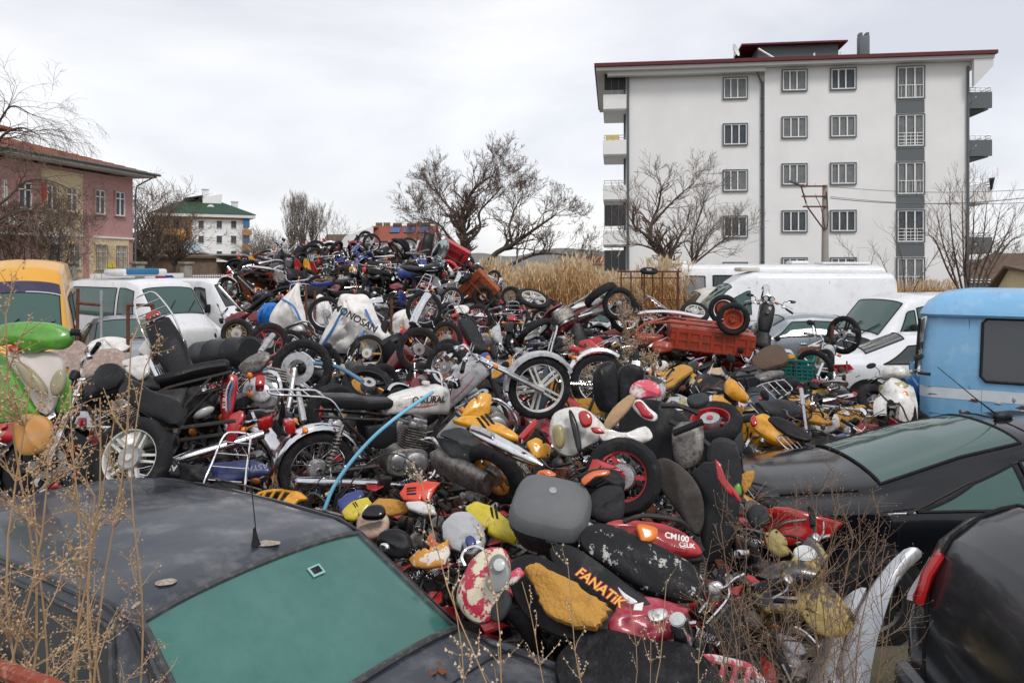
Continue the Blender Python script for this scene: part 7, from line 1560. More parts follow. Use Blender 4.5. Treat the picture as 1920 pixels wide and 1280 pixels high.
piece('black_fairing', 'black scooter nose with gold fade and a chrome trim line under the dry twigs', 'fairing', [(1400, 1110), (1425, 1065), (1470, 1050), (1520, 1062), (1565, 1110), (1602, 1160), (1590, 1190), (1540, 1165), (1480, 1150), (1430, 1150)], 3.98, (.1, -1, .75), .09, .03, 'gold_worn', p=3)
piece('round_speaker_pad', 'round dark rubber pad standing on the coupe tail', 'pad', [(1418, 935), (1425, 918), (1445, 912), (1460, 925), (1458, 945), (1440, 952)], 5.0, NC, .06, .05, 'faded_plastic'); piece('round_speaker_pad', 'round dark rubber pad below the first one at the coupe tail', 'pad', [(1400, 965), (1408, 948), (1428, 946), (1442, 962), (1436, 985), (1412, 988)], 4.9, NC, .06, .05, 'faded_plastic')
h = Hero('pink_rack', 'pink and white slotted luggage rack at the bottom edge', 'rack', 1350, 1262, 3.3)
ra = [(1280, 1290, 3.25), (1300, 1255, 3.3), (1322, 1234, 3.35), (1365, 1240, 3.38), (1405, 1252, 3.4), (1432, 1285, 3.35), (1440, 1310, 3.3)]
h.tube('rim', ra, .019, 'pink_plastic');
for a in (1328, 1352, 1376, 1400): h.tube('slat', [(a + 5, 1243 + (a - 1322) * .12, 3.36), (a - 8, 1300, 3.25)], .012, 'pink_plastic', 0)
piece('cracked_seat', 'very large cracked black seat at the bottom beside the bonnet of the old sedan', 'seat', [(1040, 1240), (1075, 1205), (1130, 1192), (1215, 1200), (1290, 1215), (1345, 1255), (1370, 1320), (1330, 1400), (1150, 1400), (1060, 1320)], 3.25, (-.05, -.6, .9), .13, .08, 'cracked_leather', p=3.2)
piece('dark_seat_pan', 'open dark seat pan standing on edge right of the red-rimmed wheel', 'seat', [(1228, 870), (1245, 858), (1275, 872), (1305, 905), (1318, 940), (1318, 985), (1302, 1002), (1272, 960), (1240, 915)], 4.6, (-.6, -1, .25), .05, .05, mat('seat_pan', (.05, .042, .038), .7, bump=.5, bsc=14, col2=(.10, .085, .075), lo=.5, hi=.7))
piece('leg_shield', 'wide dark inner leg shield of a scooter left of the coupe', 'panel', [(1295, 885), (1320, 865), (1345, 862), (1370, 890), (1388, 940), (1385, 990), (1360, 1050), (1320, 1060), (1312, 1000), (1318, 940)], 4.65, (-.2, -1, .35), .08, .03, 'black_plastic')
piece('red_strip', 'thin bright red fairing strip down the edge of the dark leg shield', 'panel', [(1340, 858), (1350, 868), (1358, 895), (1385, 925), (1392, 945), (1365, 925), (1345, 900)], 4.5, (-.2, -1, .35), .015, .01, 'paint_red')
for i, (pts, lb) in enumerate((([(1330, 835), (1350, 820), (1378, 828), (1388, 860), (1385, 905), (1365, 915), (1335, 890)], 'rounded matt black box lid left of the coupe boot'), ([(1355, 795), (1375, 786), (1390, 800), (1393, 850), (1378, 850), (1360, 820)], 'smaller black box lid behind the rounded matt one'))):
 piece('box_lid', lb, 'lid', pts, 5.2 + .3 * i, (-.1, -1, .4), .08, .05, 'faded_plastic')
piece('foam_scrap', 'orange foam scrap jammed between the coupe and the red strip', 'foam', [(1386, 895), (1400, 882), (1415, 885), (1405, 915), (1392, 925)], 5.1, NC, .03, .02, 'foam'); piece('green_cap', 'bright green plastic cap beside the orange foam scrap', 'cap', [(1375, 915), (1385, 905), (1390, 925), (1380, 930)], 4.9, NC, .02, .02, 'paint_green')
piece('seat_on_end', 'matt black rounded seat with a grey button left of the coupe boot', 'seat', [(1322, 850), (1340, 828), (1372, 832), (1390, 868), (1388, 912), (1362, 922), (1335, 900)], 5.05, (-.1, -1, .3), .07, .05, 'seat_worn')
# bits in front of the sedan roof
piece('silver_panel', 'pale silver scooter panel with a round blue switch below the yellow panel', 'panel', [(828, 985), (850, 962), (880, 960), (905, 985), (912, 1020), (885, 1042), (850, 1030), (830, 1012)], 4.35, (0, -.8, .8), .06, .02, 'paint_silver')
piece('lock_knob', 'round dark blue lock knob on the pale silver panel', 'knob', [(872, 1010), (882, 1004), (892, 1012), (890, 1024), (878, 1026)], 4.24, (0, -.8, .8), .02, .02, 'paint_blue')
piece('yellow_panel', 'lemon yellow scooter panel lying below the knobbly tyre', 'panel', [(870, 952), (890, 938), (920, 950), (960, 982), (975, 1005), (965, 1022), (930, 1010), (890, 985)], 4.45, (0, -.8, .8), .06, .02, 'paint_lemon_yellow')
piece('orange_scrap', 'broken orange and white peeling plastic cowl by the windscreen edge', 'fairing', [(765, 1048), (785, 1030), (820, 1025), (842, 1010), (845, 1040), (835, 1062), (800, 1068), (775, 1064)], 4.1, (0, -.9, .7), .06, .02, 'peel_orange'); piece('orange_scrap', 'curled amber plastic shard above the orange and white cowl', 'fairing', [(800, 1012), (808, 998), (816, 1015), (835, 1022), (828, 1035), (808, 1030)], 4.15, (-.3, -.9, .4), .02, .01, 'paint_orange')
piece('red_cowl', 'bright red-orange plastic cowl with a white underside below the chrome engine', 'fairing', [(748, 925), (760, 908), (795, 902), (828, 905), (815, 920), (805, 942), (780, 940), (757, 938)], 4.75, (0, -.8, .8), .04, .015, mat('paint_redorange', (.62, .055, .02), .3, coat=.5)); piece('white_cowl', 'white plastic shell directly beneath the red-orange cowl', 'fairing', [(760, 942), (790, 940), (815, 950), (820, 966), (790, 965), (765, 955)], 4.65, (0, -.8, .8), .03, .01, 'paint_white')
piece('blue_yellow_panel', 'blue plastic panel with a yellow edge beside the end of the blue pipe', 'panel', [(632, 940), (650, 925), (678, 918), (685, 930), (668, 945), (652, 968), (640, 962)], 4.9, (0, -.9, .7), .03, .015, 'paint_blue'); piece('yellow_floor', 'yellow scooter floor piece right of the blue plastic panel', 'panel', [(640, 960), (660, 940), (690, 932), (700, 945), (685, 965), (665, 978), (648, 975)], 4.85, (0, -.9, .7), .03, .015, 'paint_lemon_yellow')
piece('orange_seat', 'orange foam scooter seat with black edge under the chrome silencer', 'seat', [(690, 965), (700, 940), (735, 935), (765, 945), (758, 962), (720, 968)], 4.8, (0, -.8, .8), .06, .03, 'foam')
h = Hero('wrapped_gauge', 'gauge pod wrapped in creased pinkish plastic with a black visor', 'gauge', 702, 975, 4.5); h.shell('wrap', [(668, 985), (675, 965), (700, 958), (725, 965), (730, 985), (718, 1005), (690, 1012), (674, 1002)], 4.5, (0, -1, .6), .09, .05, mat('wrap_pink', (.50, .30, .22), .5, bump=.7, bsc=16, col2=(.6, .5, .4), lo=.4, hi=.6)); h.shell('visor', [(678, 968), (690, 950), (715, 948), (724, 960), (716, 972), (692, 974)], 4.4, (0, -.8, .8), .03, .02, 'car_black')
h = Hero('black_headlamp', 'big black headlamp pod with a glint shaped in chrome at the windscreen edge', 'headlamp', 745, 1020, 4.1); h.shell('shell', [(708, 1020), (715, 998), (740, 990), (765, 1000), (772, 1025), (758, 1045), (735, 1045), (715, 1038)], 4.1, (-.2, -1, .4), .09, .06, 'black_plastic'); h.shell('lens', [(712, 1026), (716, 1018), (727, 1018), (731, 1027), (724, 1034), (715, 1033)], 4.0, (-.2, -1, .4), .02, .02, 'chrome')  # the lens shell is a chrome spot standing in for the sun glint
h = Hero('yellow_rack', 'yellow slotted plastic rack behind the roof of the old sedan', 'rack', 525, 930, 5.3)
h.shell('edge', [(530, 945), (545, 925), (560, 922), (578, 936), (560, 940), (548, 952)], 5.2, (0, -.7, .9), .025, .01, 'paint_yellow')
for a in (484, 500, 517, 534): h.tube('slat', [(a, 945, 5.2), (a + 14, 922, 5.45)], .011, 'paint_yellow', 0)
h.tube('rim', [(474, 938, 5.2), (488, 924, 5.4), (520, 919, 5.5), (550, 923, 5.4)], .012, 'paint_yellow')
h = Hero('engine_cover', 'black engine cover with white upside-down letters ASYA', 'engine cover', 322, 880, 5.4); h.shell('cover', [(285, 878), (295, 860), (320, 856), (335, 868), (340, 888), (325, 900), (295, 898)], 5.4, (0, -1, .4), .08, .05, 'black_plastic'); h.shell('case', [(330, 870), (365, 872), (395, 880), (398, 900), (360, 905), (335, 898)], 5.4, (0, -1, .4), .06, .05, 'black_plastic'); h.text('ASYA', (329, 877), (298, 876), 5.275, (0, -1, .4), .055, 'text_white', bold=.001)
h = Hero('blue_side_panel', 'dark blue side panel with faded upside-down letters ASYA', 'panel', 440, 885, 5.5); h.shell('panel', [(382, 895), (392, 870), (430, 866), (470, 862), (500, 872), (505, 888), (470, 896), (420, 905)], 5.5, (0, -1, .6), .05, .03, mat('panel_navy', (.02, .03, .12), .4, coat=.3, col2=(.08, .09, .14), lo=.5, hi=.8)); h.text('ASYA', (500, 872), (466, 879), 5.405, (0, -1, .6), .06, mat('text_grey', (.25, .27, .35), .5, vary=0))
# left: green scooter, slab, dark bikes
h = Hero('green_scooter', 'green and white scooter front with faded lamps behind the tall dry weed', 'scooter', 70, 690, 4.6); n_ = (.1, -1, .1)
h.shell('handlebar_cover', [(-20, 625), (5, 608), (50, 603), (100, 606), (134, 620), (137, 640), (120, 655), (90, 655), (60, 662), (20, 645), (-20, 650)], 4.6, n_, .10, .08, 'paint_green')
h.tube('grip', [(132, 622, 4.6), (150, 624, 4.62)], .02, 'rubber', 0)
h.shell('front_panel', [(12, 664), (60, 658), (108, 662), (122, 690), (112, 730), (98, 772), (75, 772), (48, 720)], 4.62, n_, .08, .05, mat('faded_white', (.64, .58, .54), .45, col2=(.60, .36, .27), lo=.55, hi=.75, sc_=3))
h.shell('side_panel', [(-25, 660), (12, 672), (40, 715), (68, 768), (60, 782), (-25, 785)], 4.66, (-.3, -1, .1), .07, .04, 'paint_green'); h.shell('side_panel', [(112, 700), (128, 705), (136, 740), (130, 770), (108, 774), (104, 752)], 4.66, (.4, -1, .1), .05, .04, 'paint_green')
for pts in ([(30, 678), (55, 688), (82, 716), (90, 738), (72, 736), (46, 712)], [(96, 716), (112, 692), (124, 706), (120, 732), (102, 742)]): h.shell('lamp', pts, 4.53, n_, .03, .02, mat('lamp_faded', (.30, .27, .17), .35, coat=.3))
h.shell('red_tip', [(18, 648), (38, 650), (36, 660), (20, 658)], 4.55, n_, .02, .02, 'paint_red'); h.tube('stem', [(60, 655, 4.8), (70, 700, 4.9), (60, 860, 4.95)], .05, 'steel_dark')
piece('orange_mudguard', 'faded orange front mudguard under the green scooter', 'mudguard', [(30, 785), (60, 775), (95, 790), (100, 830), (75, 850), (40, 850), (28, 820)], 4.5, n_, .08, .04, mat('faded_orange', (.50, .24, .06), .5, col2=(.42, .30, .20), lo=.5, hi=.7))
piece('speckled_slab', 'rounded beige speckled slab between the green scooter and the dark gauges', 'slab', [(122, 760), (125, 715), (140, 680), (175, 660), (215, 658), (245, 668), (240, 700), (210, 720), (185, 760), (160, 770)], 6.0, (-.1, -.9, .7), .14, .06, 'speckled')
piece('speckled_slab', 'brownish felt pad lying over the edge behind the green scooter', 'pad', [(95, 665), (120, 645), (150, 640), (166, 655), (150, 672), (125, 690)], 6.4, (0, -.8, .8), .05, .04, 'speckled')
spawn_at('moto_black', (.2, 0, .9), W(205, 712, 5.9), head=205, roll=38, pitch=-8, pal={'body': 'paint_black'}, drop=('R:wheel', 'rack', 'rear_mudguard', 'shock_absorber', 'mirror'), label=lab('fallen black motorcycle with a long black seat beside the speckled slab'))
piece('gauge_cluster', 'black twin-dial gauge cluster beside the speckled slab', 'gauge', [(178, 705), (190, 685), (220, 682), (232, 700), (222, 725), (195, 735), (180, 725)], 5.6, (-.4, -1, .5), .06, .04, 'black_plastic')
piece('white_fairing', 'white curved fairing with a faint pink sticker above the black gauges', 'fairing', [(228, 678), (255, 668), (280, 665), (282, 700), (262, 715), (240, 700)], 5.9, (-.1, -1, .5), .06, .02, 'paint_white')
piece('white_fairing', 'white windscreen cowl in the heap in front of the white minibus', 'fairing', [(258, 660), (275, 635), (310, 622), (325, 640), (310, 665), (285, 672)], 7.2, (0, -1, .5), .06, .02, 'paint_white')
spawn_at('cub', (-.3, 0, .6), W(330, 680, 6.8), head=-40, roll=30, pitch=-42, pal={'body': 'paint_black', 'body2': 'black_plastic'}, label=lab('black step-through motorcycle standing on its nose right of the white fairing'))
spawn_at('moto', (-.35, 0, .78), W(285, 785, 6.7), head=25, roll=-30, pitch=-16, pal={'body': 'paint_black'}, drop=('mirror', 'rack', 'rear_mudguard', 'R:wheel'), label=lab('black motorcycle with a wide stitched seat behind the silver alloy wheel'))
piece('long_seat', 'long smooth black motorcycle seat right of the black gauge cluster', 'seat', [(222, 735), (245, 712), (285, 735), (330, 748), (345, 775), (335, 800), (300, 792), (255, 765)], 5.35, (-.1, -.8, .8), .08, .04, 'seat_black', p=3)
wheel_at(248, 858, 5.1, .27, .11, 'five', 'rim_white', (-.1, -1, .35), 'silver alloy wheel with a fat tyre behind the left end of the sedan roof')
h = Hero('bare_engine', 'bare light alloy engine with bent header pipe behind the black rack', 'engine', 492, 735, 6.6)
h.shell('crankcase', [(455, 745), (462, 718), (490, 705), (520, 712), (532, 740), (515, 762), (475, 765)], 6.6, NC, .11, .06, 'alu', p=3.2); h.shell('clutch_cover', [(470, 742), (480, 722), (502, 722), (508, 742), (492, 756), (475, 752)], 6.46, NC, .04, .02, 'alu')
for q in range(5): h.tube('fin', [(500, 708 - q * 5, 6.55), (538, 716 - q * 5, 6.6)], .012, 'alu_dirty', 0)
h.tube('header_pipe', [(495, 700, 6.5), (515, 700, 6.4), (525, 725, 6.35), (522, 765, 6.35), (510, 785, 6.4)], .02, 'chrome')
wheel_at(567, 692, 7.7, .30, .12, 'three', 'rim_black', (.12, -1, .15), 'big black motorcycle wheel with a pale slotted brake disc', disc=True)
h = Hero('brake_disc', 'large pale brake disc with slots on the big black wheel', 'brake disc', 558, 692, 7.5); c0 = W(558, 690, 7.52); m = MB(); m.lathe([(.085, .0), (.155, .0), (.155, .006), (.085, .006), (.085, 0)], c0, (.12, -1, .15), 36); h.part('ring', m, 'alu')
h = Hero('fork_leg', 'loose grey fork leg hanging from the big black wheel', 'fork leg', 550, 740, 7.3); h.tube('tube', [(552, 690, 7.42), (545, 740, 7.3), (540, 765, 7.25)], .026, 'alu', 0); h.tube('tube', [(558, 728, 7.2), (570, 790, 7.0)], [.022] * 1 + [.034], 'alu', 0)
wheel_at(444, 625, 10.6, .21, .14, 'five', 'rim_gold', (.2, -1, .1), 'fat tyre on a gold rim right of the black drum'); wheel_at(503, 642, 10.4, .27, .09, 'three', 'rim_red', (.35, -1, .05), 'thin tyre with a red rim stripe right of the gold-rimmed tyre')
for i, (a, b, lb) in enumerate((((455, 705, 7.6), (512, 628, 8.2), 'chrome fork tube rising toward the gold-rimmed tyre'), ((505, 690, 7.8), (540, 648, 8.1), 'shorter chrome fork tube left of the big black wheel'))):
 h = Hero('fork_tube', lb, 'fork tube', (a[0] + b[0]) / 2, (a[1] + b[1]) / 2, 7.9); m = MB(); A, B = W(*a), W(*b); m.tube([A, A.lerp(B, .55), A.lerp(B, .56), B], [.02, .02, .032, .032], 10); h.part('tube', m, 'alu')
h = Hero('oil_drum', 'dented black drum lying on its side behind the long black seats', 'drum', 420, 662, 8.6)
m = MB(); a, b = W(372, 672, 8.8), W(470, 662, 8.3); m.tube([a, a.lerp(b, .03), a.lerp(b, .3), a.lerp(b, .33), a.lerp(b, .36), a.lerp(b, .66), a.lerp(b, .69), a.lerp(b, .72), a.lerp(b, .97), b], [.16, .19, .19, .2, .19, .19, .2, .19, .19, .16], 22); h.part('shell', m, 'black_plastic')
piece('rusty_headlamp_shell', 'tarnished headlamp shell leaning on the shorter fork tube', 'headlamp', [(448, 690), (470, 668), (500, 660), (508, 672), (490, 695), (462, 702)], 7.6, (-.2, -1, .4), .07, .04, 'alu_dirty')
# plastic pipes
def pipe(lb, pts, r, m_, name='pipe'): m = MB(); m.tube(cr([W(*q) for q in pts], 6), r, 10); USED[lb] = 1; return solo(name, m, m_, lb, 'pipe')
pipe('long light blue plastic pipe bent across the white-tanked motorcycle', [(608, 955, 5.1), (630, 905, 5.15), (680, 840, 5.2), (736, 788, 5.25), (812, 734, 5.5)], .013, 'pipe_blue')
pipe('straight dusty blue pipe behind the big disc-brake wheel', [(575, 680, 8.4), (630, 687, 8.2), (680, 715, 7.6)], .022, mat('pipe_dusty', (.10, .22, .34), .6)); pipe('short dusty blue pipe left of the big disc-brake wheel', [(470, 700, 8), (500, 692, 8), (535, 685, 8.2)], .018, 'pipe_dusty')
pipe('long chrome silencer leaning against the spoked wheel below the mound', [(774, 608, 12.0), (785, 582, 12.2), (803, 553, 12.4)], .07, 'chrome', 'silencer')
pipe('chrome exhaust silencer pointing up right of the mid-heap spoked wheel', [(838, 672, 8.8), (870, 650, 9.2)], .04, 'chrome', 'silencer'); pipe('thin bowed wire looping over the chrome engine', [(640, 930, 5.2), (690, 868, 5.3), (740, 850, 5.4), (790, 880, 5.3), (812, 925, 5.1)], .005, 'steel_dark', 'wire'); pipe('thin grey cable from the blue side panel down to the sedan roof', [(395, 895, 5.4), (440, 905, 5.2), (490, 918, 5.0)], .006, 'alu_dirty', 'wire')
# wheels in the middle
for a in (
 (785, 655, 10.0, .29, .08, 'spoke', 'rust', (.25, -1, 0), 'upright rusty-spoked wheel below the largest white sack'),
 (838, 688, 9.0, .28, .09, 'spoke', 'chrome', (-.5, -1, .1), 'tilted spoked wheel behind the silver-tanked motorcycle'),
 (795, 580, 12.7, .30, .07, 'spoke', 'chrome', (.1, -1, 0), 'thin spoked wheel behind the long chrome silencer'),
 (838, 636, 11.5, .27, .07, 'spoke', 'rim_gold', (-.5, -1, 0), 'spoked wheel with a golden rim right of the rusty-spoked one'),
 (848, 560, 16.5, .25, .07, 'five', 'rim_white', (.1, -1, 0), 'small white five-spoke wheel at the foot of the mound'),
 (1175, 592, 12.6, .29, .11, 'spoke', 'chrome', (.12, -1, .05), 'tall upright spoked wheel with a thick tyre beside the overturned tricycle'),
 (1000, 560, 13.0, .29, .08, 'five', 'rim_white', (.25, -.45, .85), 'white five-spoke wheel lying almost flat before the delivery van'),
 (1303, 586, 13.2, .25, .08, 'five', 'rim_white', (0, -.6, .7), 'white-rimmed wheel tilted on the overturned orange tricycle'),
 (1582, 628, 12.0, .30, .07, 'five', 'rim_black', (-.85, -.5, .1), 'narrow black wheel standing edge-on before the white van'),
 (1640, 752, 9.3, .22, .1, 'three', 'rim_black', (.2, -.8, .5), 'small black scooter wheel near the white saloon bumper'),
 (625, 772, 6.6, .24, .12, 'three', 'rim_black', (.6, -.7, .1), 'knobbly tyre standing behind the black rack seat'),
 (690, 722, 8.0, .27, .11, 'three', 'rim_black', (.3, -.5, .8), 'worn black tyre lying behind the white tank'),
 (592, 470, 21.0, .29, .075, 'spoke', 'alu', (.1, -1, .1), 'spoked wheel standing at the left peak of the mound'),
 (685, 452, 21.3, .29, .07, 'spoke', 'chrome', (-.6, -1, 0), 'chrome spoked wheel topping the mound, left of the two'),
 (697, 456, 20.9, .27, .07, 'six', 'alu', (.7, -1, .1), 'grey wheel overlapping the chrome one on top of the mound'),
 (675, 474, 20.4, .25, .08, 'six', 'rim_gold', (.5, -1, 0), 'gold-rimmed wheel just under the two top wheels'),
 (750, 467, 20.8, .29, .09, 'spoke', 'alu', (-.25, -1, 0), 'wheel at the right end of the bike on top of the mound'),
 (640, 520, 19.0, .27, .08, 'six', 'rust', (.1, -1, .1), 'rusty-rimmed wheel in the middle of the mound face'),
 (510, 527, 19.0, .24, .07, 'three', 'rim_white', (.75, -1, 0), 'white three-spoke wheel at the left end of the mound'),
 (770, 512, 19.0, .28, .07, 'spoke', 'chrome', (.2, -1, 0), 'thin spoked wheel in the face of the mound under the red tricycle'),
 (792, 535, 18.5, .27, .09, 'five', 'rim_red', (.4, -1, .1), 'five-spoke wheel with a reddish rim low on the mound'),
 (905, 556, 17.0, .24, .12, 'three', 'rim_black', (.2, -1, 0), 'plain black tyre on the tilted orange bed by the reeds'),
 (1217, 508, 20.8, .24, .1, 'three', 'rim_black', (0, -.25, 1), 'spare wheel lying on top of the rusty scaffold rack')): wheel_at(*a)
# cargo tricycles
def tricycle(label, M, m1, m2='rust', front=True):
 t = thing('cargo_tricycle', label, 'tricycle', M=M); USED[label] = 1
 b = MB(); L_, Wd, Hh = 1.25, .95, .32
 b.box((-.45, 0, .5), (L_, Wd, .03))
 for s_ in (1, -1):
  b.box((-.45, s_ * Wd / 2, .66), (L_, .02, Hh))
  for k in range(7): b.box((-.45 - L_ / 2 + .1 + k * .175, s_ * (Wd / 2 + .018), .66), (.05, .02, Hh - .04))
  for z in (.54, .66, .79): b.box((-.45, s_ * (Wd / 2 + .014), z), (L_, .018, .03))
 for x in (-.45 - L_ / 2, -.45 + L_ / 2): b.box((x, 0, .66), (.02, Wd - .02, Hh - .01))
 obj('bed', b, m1, t); b = MB()
 for s_ in (1, -1): b.tube([(-1.0, s_ * .28, .44), (.2, s_ * .25, .44), (.55, s_ * .06, .55), (.8, 0, .8)], .025, 7)
 for x in (-.9, -.5, -.1): b.tube([(x, -.28, .44), (x, .28, .44)], .02, 6)
 b.tube([(-.7, -.5, .25), (-.7, .5, .25)], .03, 8); obj('chassis', b, m2, t)
 for s_ in (1, -1):
  w_ = thing_part('wheel', t); b = sub(tyre_mb(.25, .11), (-.7, s_ * .55, .25)); obj('tyre', b, 'rubber', w_); b = MB(); b.lathe([(0, .03), (.05, .035), (.07, .0), (.11, .0), (.125, .04), (.15, .05)], (-.7, s_ * .55, .25), (0, s_, 0), 20)
  for k in range(5): b.lathe([(0, .012), (.012, .01), (.014, 0)], (-.7 + .05 * math.cos(k * 1.257), s_ * .59, .25 + .05 * math.sin(k * 1.257)), (0, s_, 0), 6)
  obj('rim', b, m1, w_)
 b = MB(); b.tube(cr([(-.3, .1, .36), (.1, .16, .34), (.5, .16, .38), (.9, .18, .5)], 4), .035, 8); obj('silencer', b, 'chrome', t)
 if front:
  for s_ in (1, -1): pass
  b = MB(); b.tube([(.78, -.08, .95), (1.0, -.08, .28)], .022, 7); b.tube([(.78, .08, .95), (1.0, .08, .28)], .022, 7); b.rbox((.84, 0, .8), (.08, .22, .06)); obj('fork', b, 'alu_dirty', t)
  w_ = thing_part('wheel', t); obj('tyre', sub(tyre_mb(.27, .09), (1.0, 0, .28)), 'rubber', w_); obj('rim', sub(rim_mb(.27, .09, 'spoke'), (1.0, 0, .28)), 'alu', w_)
  b = tank_mb(.25, .7, .82, .22, .28); obj('fuel_tank', b, m1, t)
 return t
def at_anchor(anchor, target, head, roll, pitch, scale=1):
 Rm = Matrix.Rotation(R(head), 4, 'Z') @ Matrix.Rotation(R(-pitch), 4, 'Y') @ Matrix.Rotation(R(roll), 4, 'X') @ Matrix.Scale(scale, 4); return Matrix.Translation(V(target) - (Rm @ V(anchor))) @ Rm
mat('paint_orange_red', (.33, .042, .018), .4, coat=.2, col2=(.16, .04, .02), lo=.5, hi=.65, sc_=4)
tricycle('overturned orange-red cargo tricycle with its underside and red wheel hub up', at_anchor((-.35, 0, .6), W(1318, 625, 12.2), 172, 176, 6), 'paint_orange_red', 'paint_orange_red')
tricycle('bright red cargo tricycle tipped on end at the right top of the mound', at_anchor((-.45, 0, .6), W(842, 490, 20.6), 150, 60, -55, .78), 'paint_red', 'steel_dark')
tricycle('rusty orange tricycle bed tilted down beside the dry reeds', at_anchor((-.45, 0, .6), W(892, 548, 17.2), 155, 70, -40, .68), mat('bed_orange', (.34, .07, .02), .5, col2=(.15, .05, .02), lo=.48, hi=.6), 'rust', False)
tricycle('rusty red tricycle lying at the left foot of the mound', at_anchor((-.45, 0, .6), W(482, 530, 18.4), 60, 80, 20, .65), 'rust', 'rust', False)
piece('pale_cabinet', 'pale peeling metal cabinet beside the tipped red tricycle', 'cabinet', [(808, 480), (818, 458), (834, 448), (838, 462), (826, 488), (814, 494)], 20.2, (-.5, -1, .2), .08, .25, mat('pale_teal', (.36, .45, .45), .6, col2=(.08, .09, .09), lo=.5, hi=.55, sc_=2))
piece('rolled_mat', 'rolled beige mat lying over the left part of the mound', 'mat', [(563, 497), (568, 487), (578, 488), (597, 508), (611, 525), (605, 532), (592, 530), (575, 510)], 19.6, (0, -1, .5), .16, .1, 'beige')
piece('grey_canister', 'dark grey cylinder lying high on the mound', 'canister', [(722, 500), (728, 492), (745, 486), (752, 492), (748, 500), (730, 508)], 20.0, NC, .15, .1, 'faded_plastic')
piece('yellow_red_cowl', 'yellow cowl with red slots in the face of the mound', 'fairing', [(654, 502), (660, 498), (674, 506), (674, 515), (662, 521), (656, 514)], 18.6, NC, .08, .04, 'paint_yellow'); piece('white_side_cover', 'white side cover in the face of the mound', 'fairing', [(700, 500), (712, 502), (718, 512), (708, 522), (700, 516)], 18.6, NC, .06, .04, 'paint_white')
piece('brown_cover', 'dull reddish-brown cover spread near the mound top', 'cover', [(692, 485), (700, 475), (735, 475), (742, 488), (725, 498), (702, 498)], 20.9, UP, .10, .05, mat('cover_brown', (.19, .06, .05), .7, bump=.6, bsc=12))
# sacks
def sack(lb, pts, d, n, bf, m_, straps=(), name='sack', peak=None):
 h = Hero(name, lb, 'sack', sum(p[0] for p in pts) / len(pts), sum(p[1] for p in pts) / len(pts), d)
 m = MB(); m.shell(dens(onp(pts, d, n), 9), n, bf, .3, 1.25, 22)
 ap_ = max(map(V, m.v), key=lambda q: q.z)
 def fold(v):
  v = V(v); q = v - ap_; an = math.atan2(q.x, -q.z - .001); k = min(1, q.length / .6); f_ = abs(math.sin(an * 5.5 + noise.noise(v * 2) * 2)) ** .6
  return tuple(v + V((0, -1, .1)) * (k * (.13 * (f_ - .6)) + .04 * noise.noise(v * 5)))
 m.v = [fold(v) for v in m.v]; h.part('cloth', m, m_)
 for q in straps: h.tube('strap', q, .02, 'strap_blue', 5, 5)
 return h
sack('pointed white sack with a blue strap beside the blue sack', [(505, 600), (520, 568), (545, 545), (559, 531), (565, 560), (575, 600), (574, 618), (530, 622)], 13.6, (0, -1, .3), .28, 'sack_white', [[(528, 560, 13.4), (550, 574, 13.28), (563, 600, 13.25), (570, 616, 13.3)]])
s_ = sack('largest white builder sack with blue straps and black writing', [(598, 655), (612, 615), (632, 570), (640, 552), (665, 552), (690, 556), (712, 600), (735, 630), (745, 648), (700, 660), (640, 662)], 12.2, (0, -1, .3), .40, 'sack_white', [[(602, 650, 11.95), (625, 615, 11.85), (637, 592, 11.85), (650, 578, 11.9)], [(655, 655, 11.75), (672, 640, 11.75), (684, 620, 11.8)], [(685, 580, 11.95), (697, 605, 11.9), (722, 645, 12.0)]])
s_.text('MONOSAN', (642, 583), (690, 610), 11.74, (0, -1, .3), .15, 'text_black', bold=.004, ext=.004)
sack('small white sack between the pointed and the largest white sacks', [(578, 590), (590, 560), (602, 552), (620, 572), (622, 600), (600, 615), (582, 610)], 14.6, (0, -1, .3), .2, 'sack_white')
sack('crumpled bright blue sack at the left foot of the mound', [(483, 600), (486, 578), (502, 568), (520, 570), (515, 590), (508, 606), (492, 608)], 13.8, (0, -1, .4), .2, 'sack_blue')
sack('dirty white sack lying low right of the largest white sack', [(735, 610), (740, 588), (765, 580), (775, 600), (760, 622), (742, 628)], 13.6, (0, -1, .4), .15, 'sack_white')
sack('loose whitish plastic sheet beside the thin rusty posts', [(160, 655), (172, 640), (205, 632), (238, 636), (242, 652), (215, 662), (180, 662)], 10.8, UP, .12, 'sack_white'); sack('white foil bundle in front of the small white cowl', [(845, 555 + 22), (870, 572), (880, 580), (868, 590), (850, 588)], 15.0, UP, .08, 'sack_white')
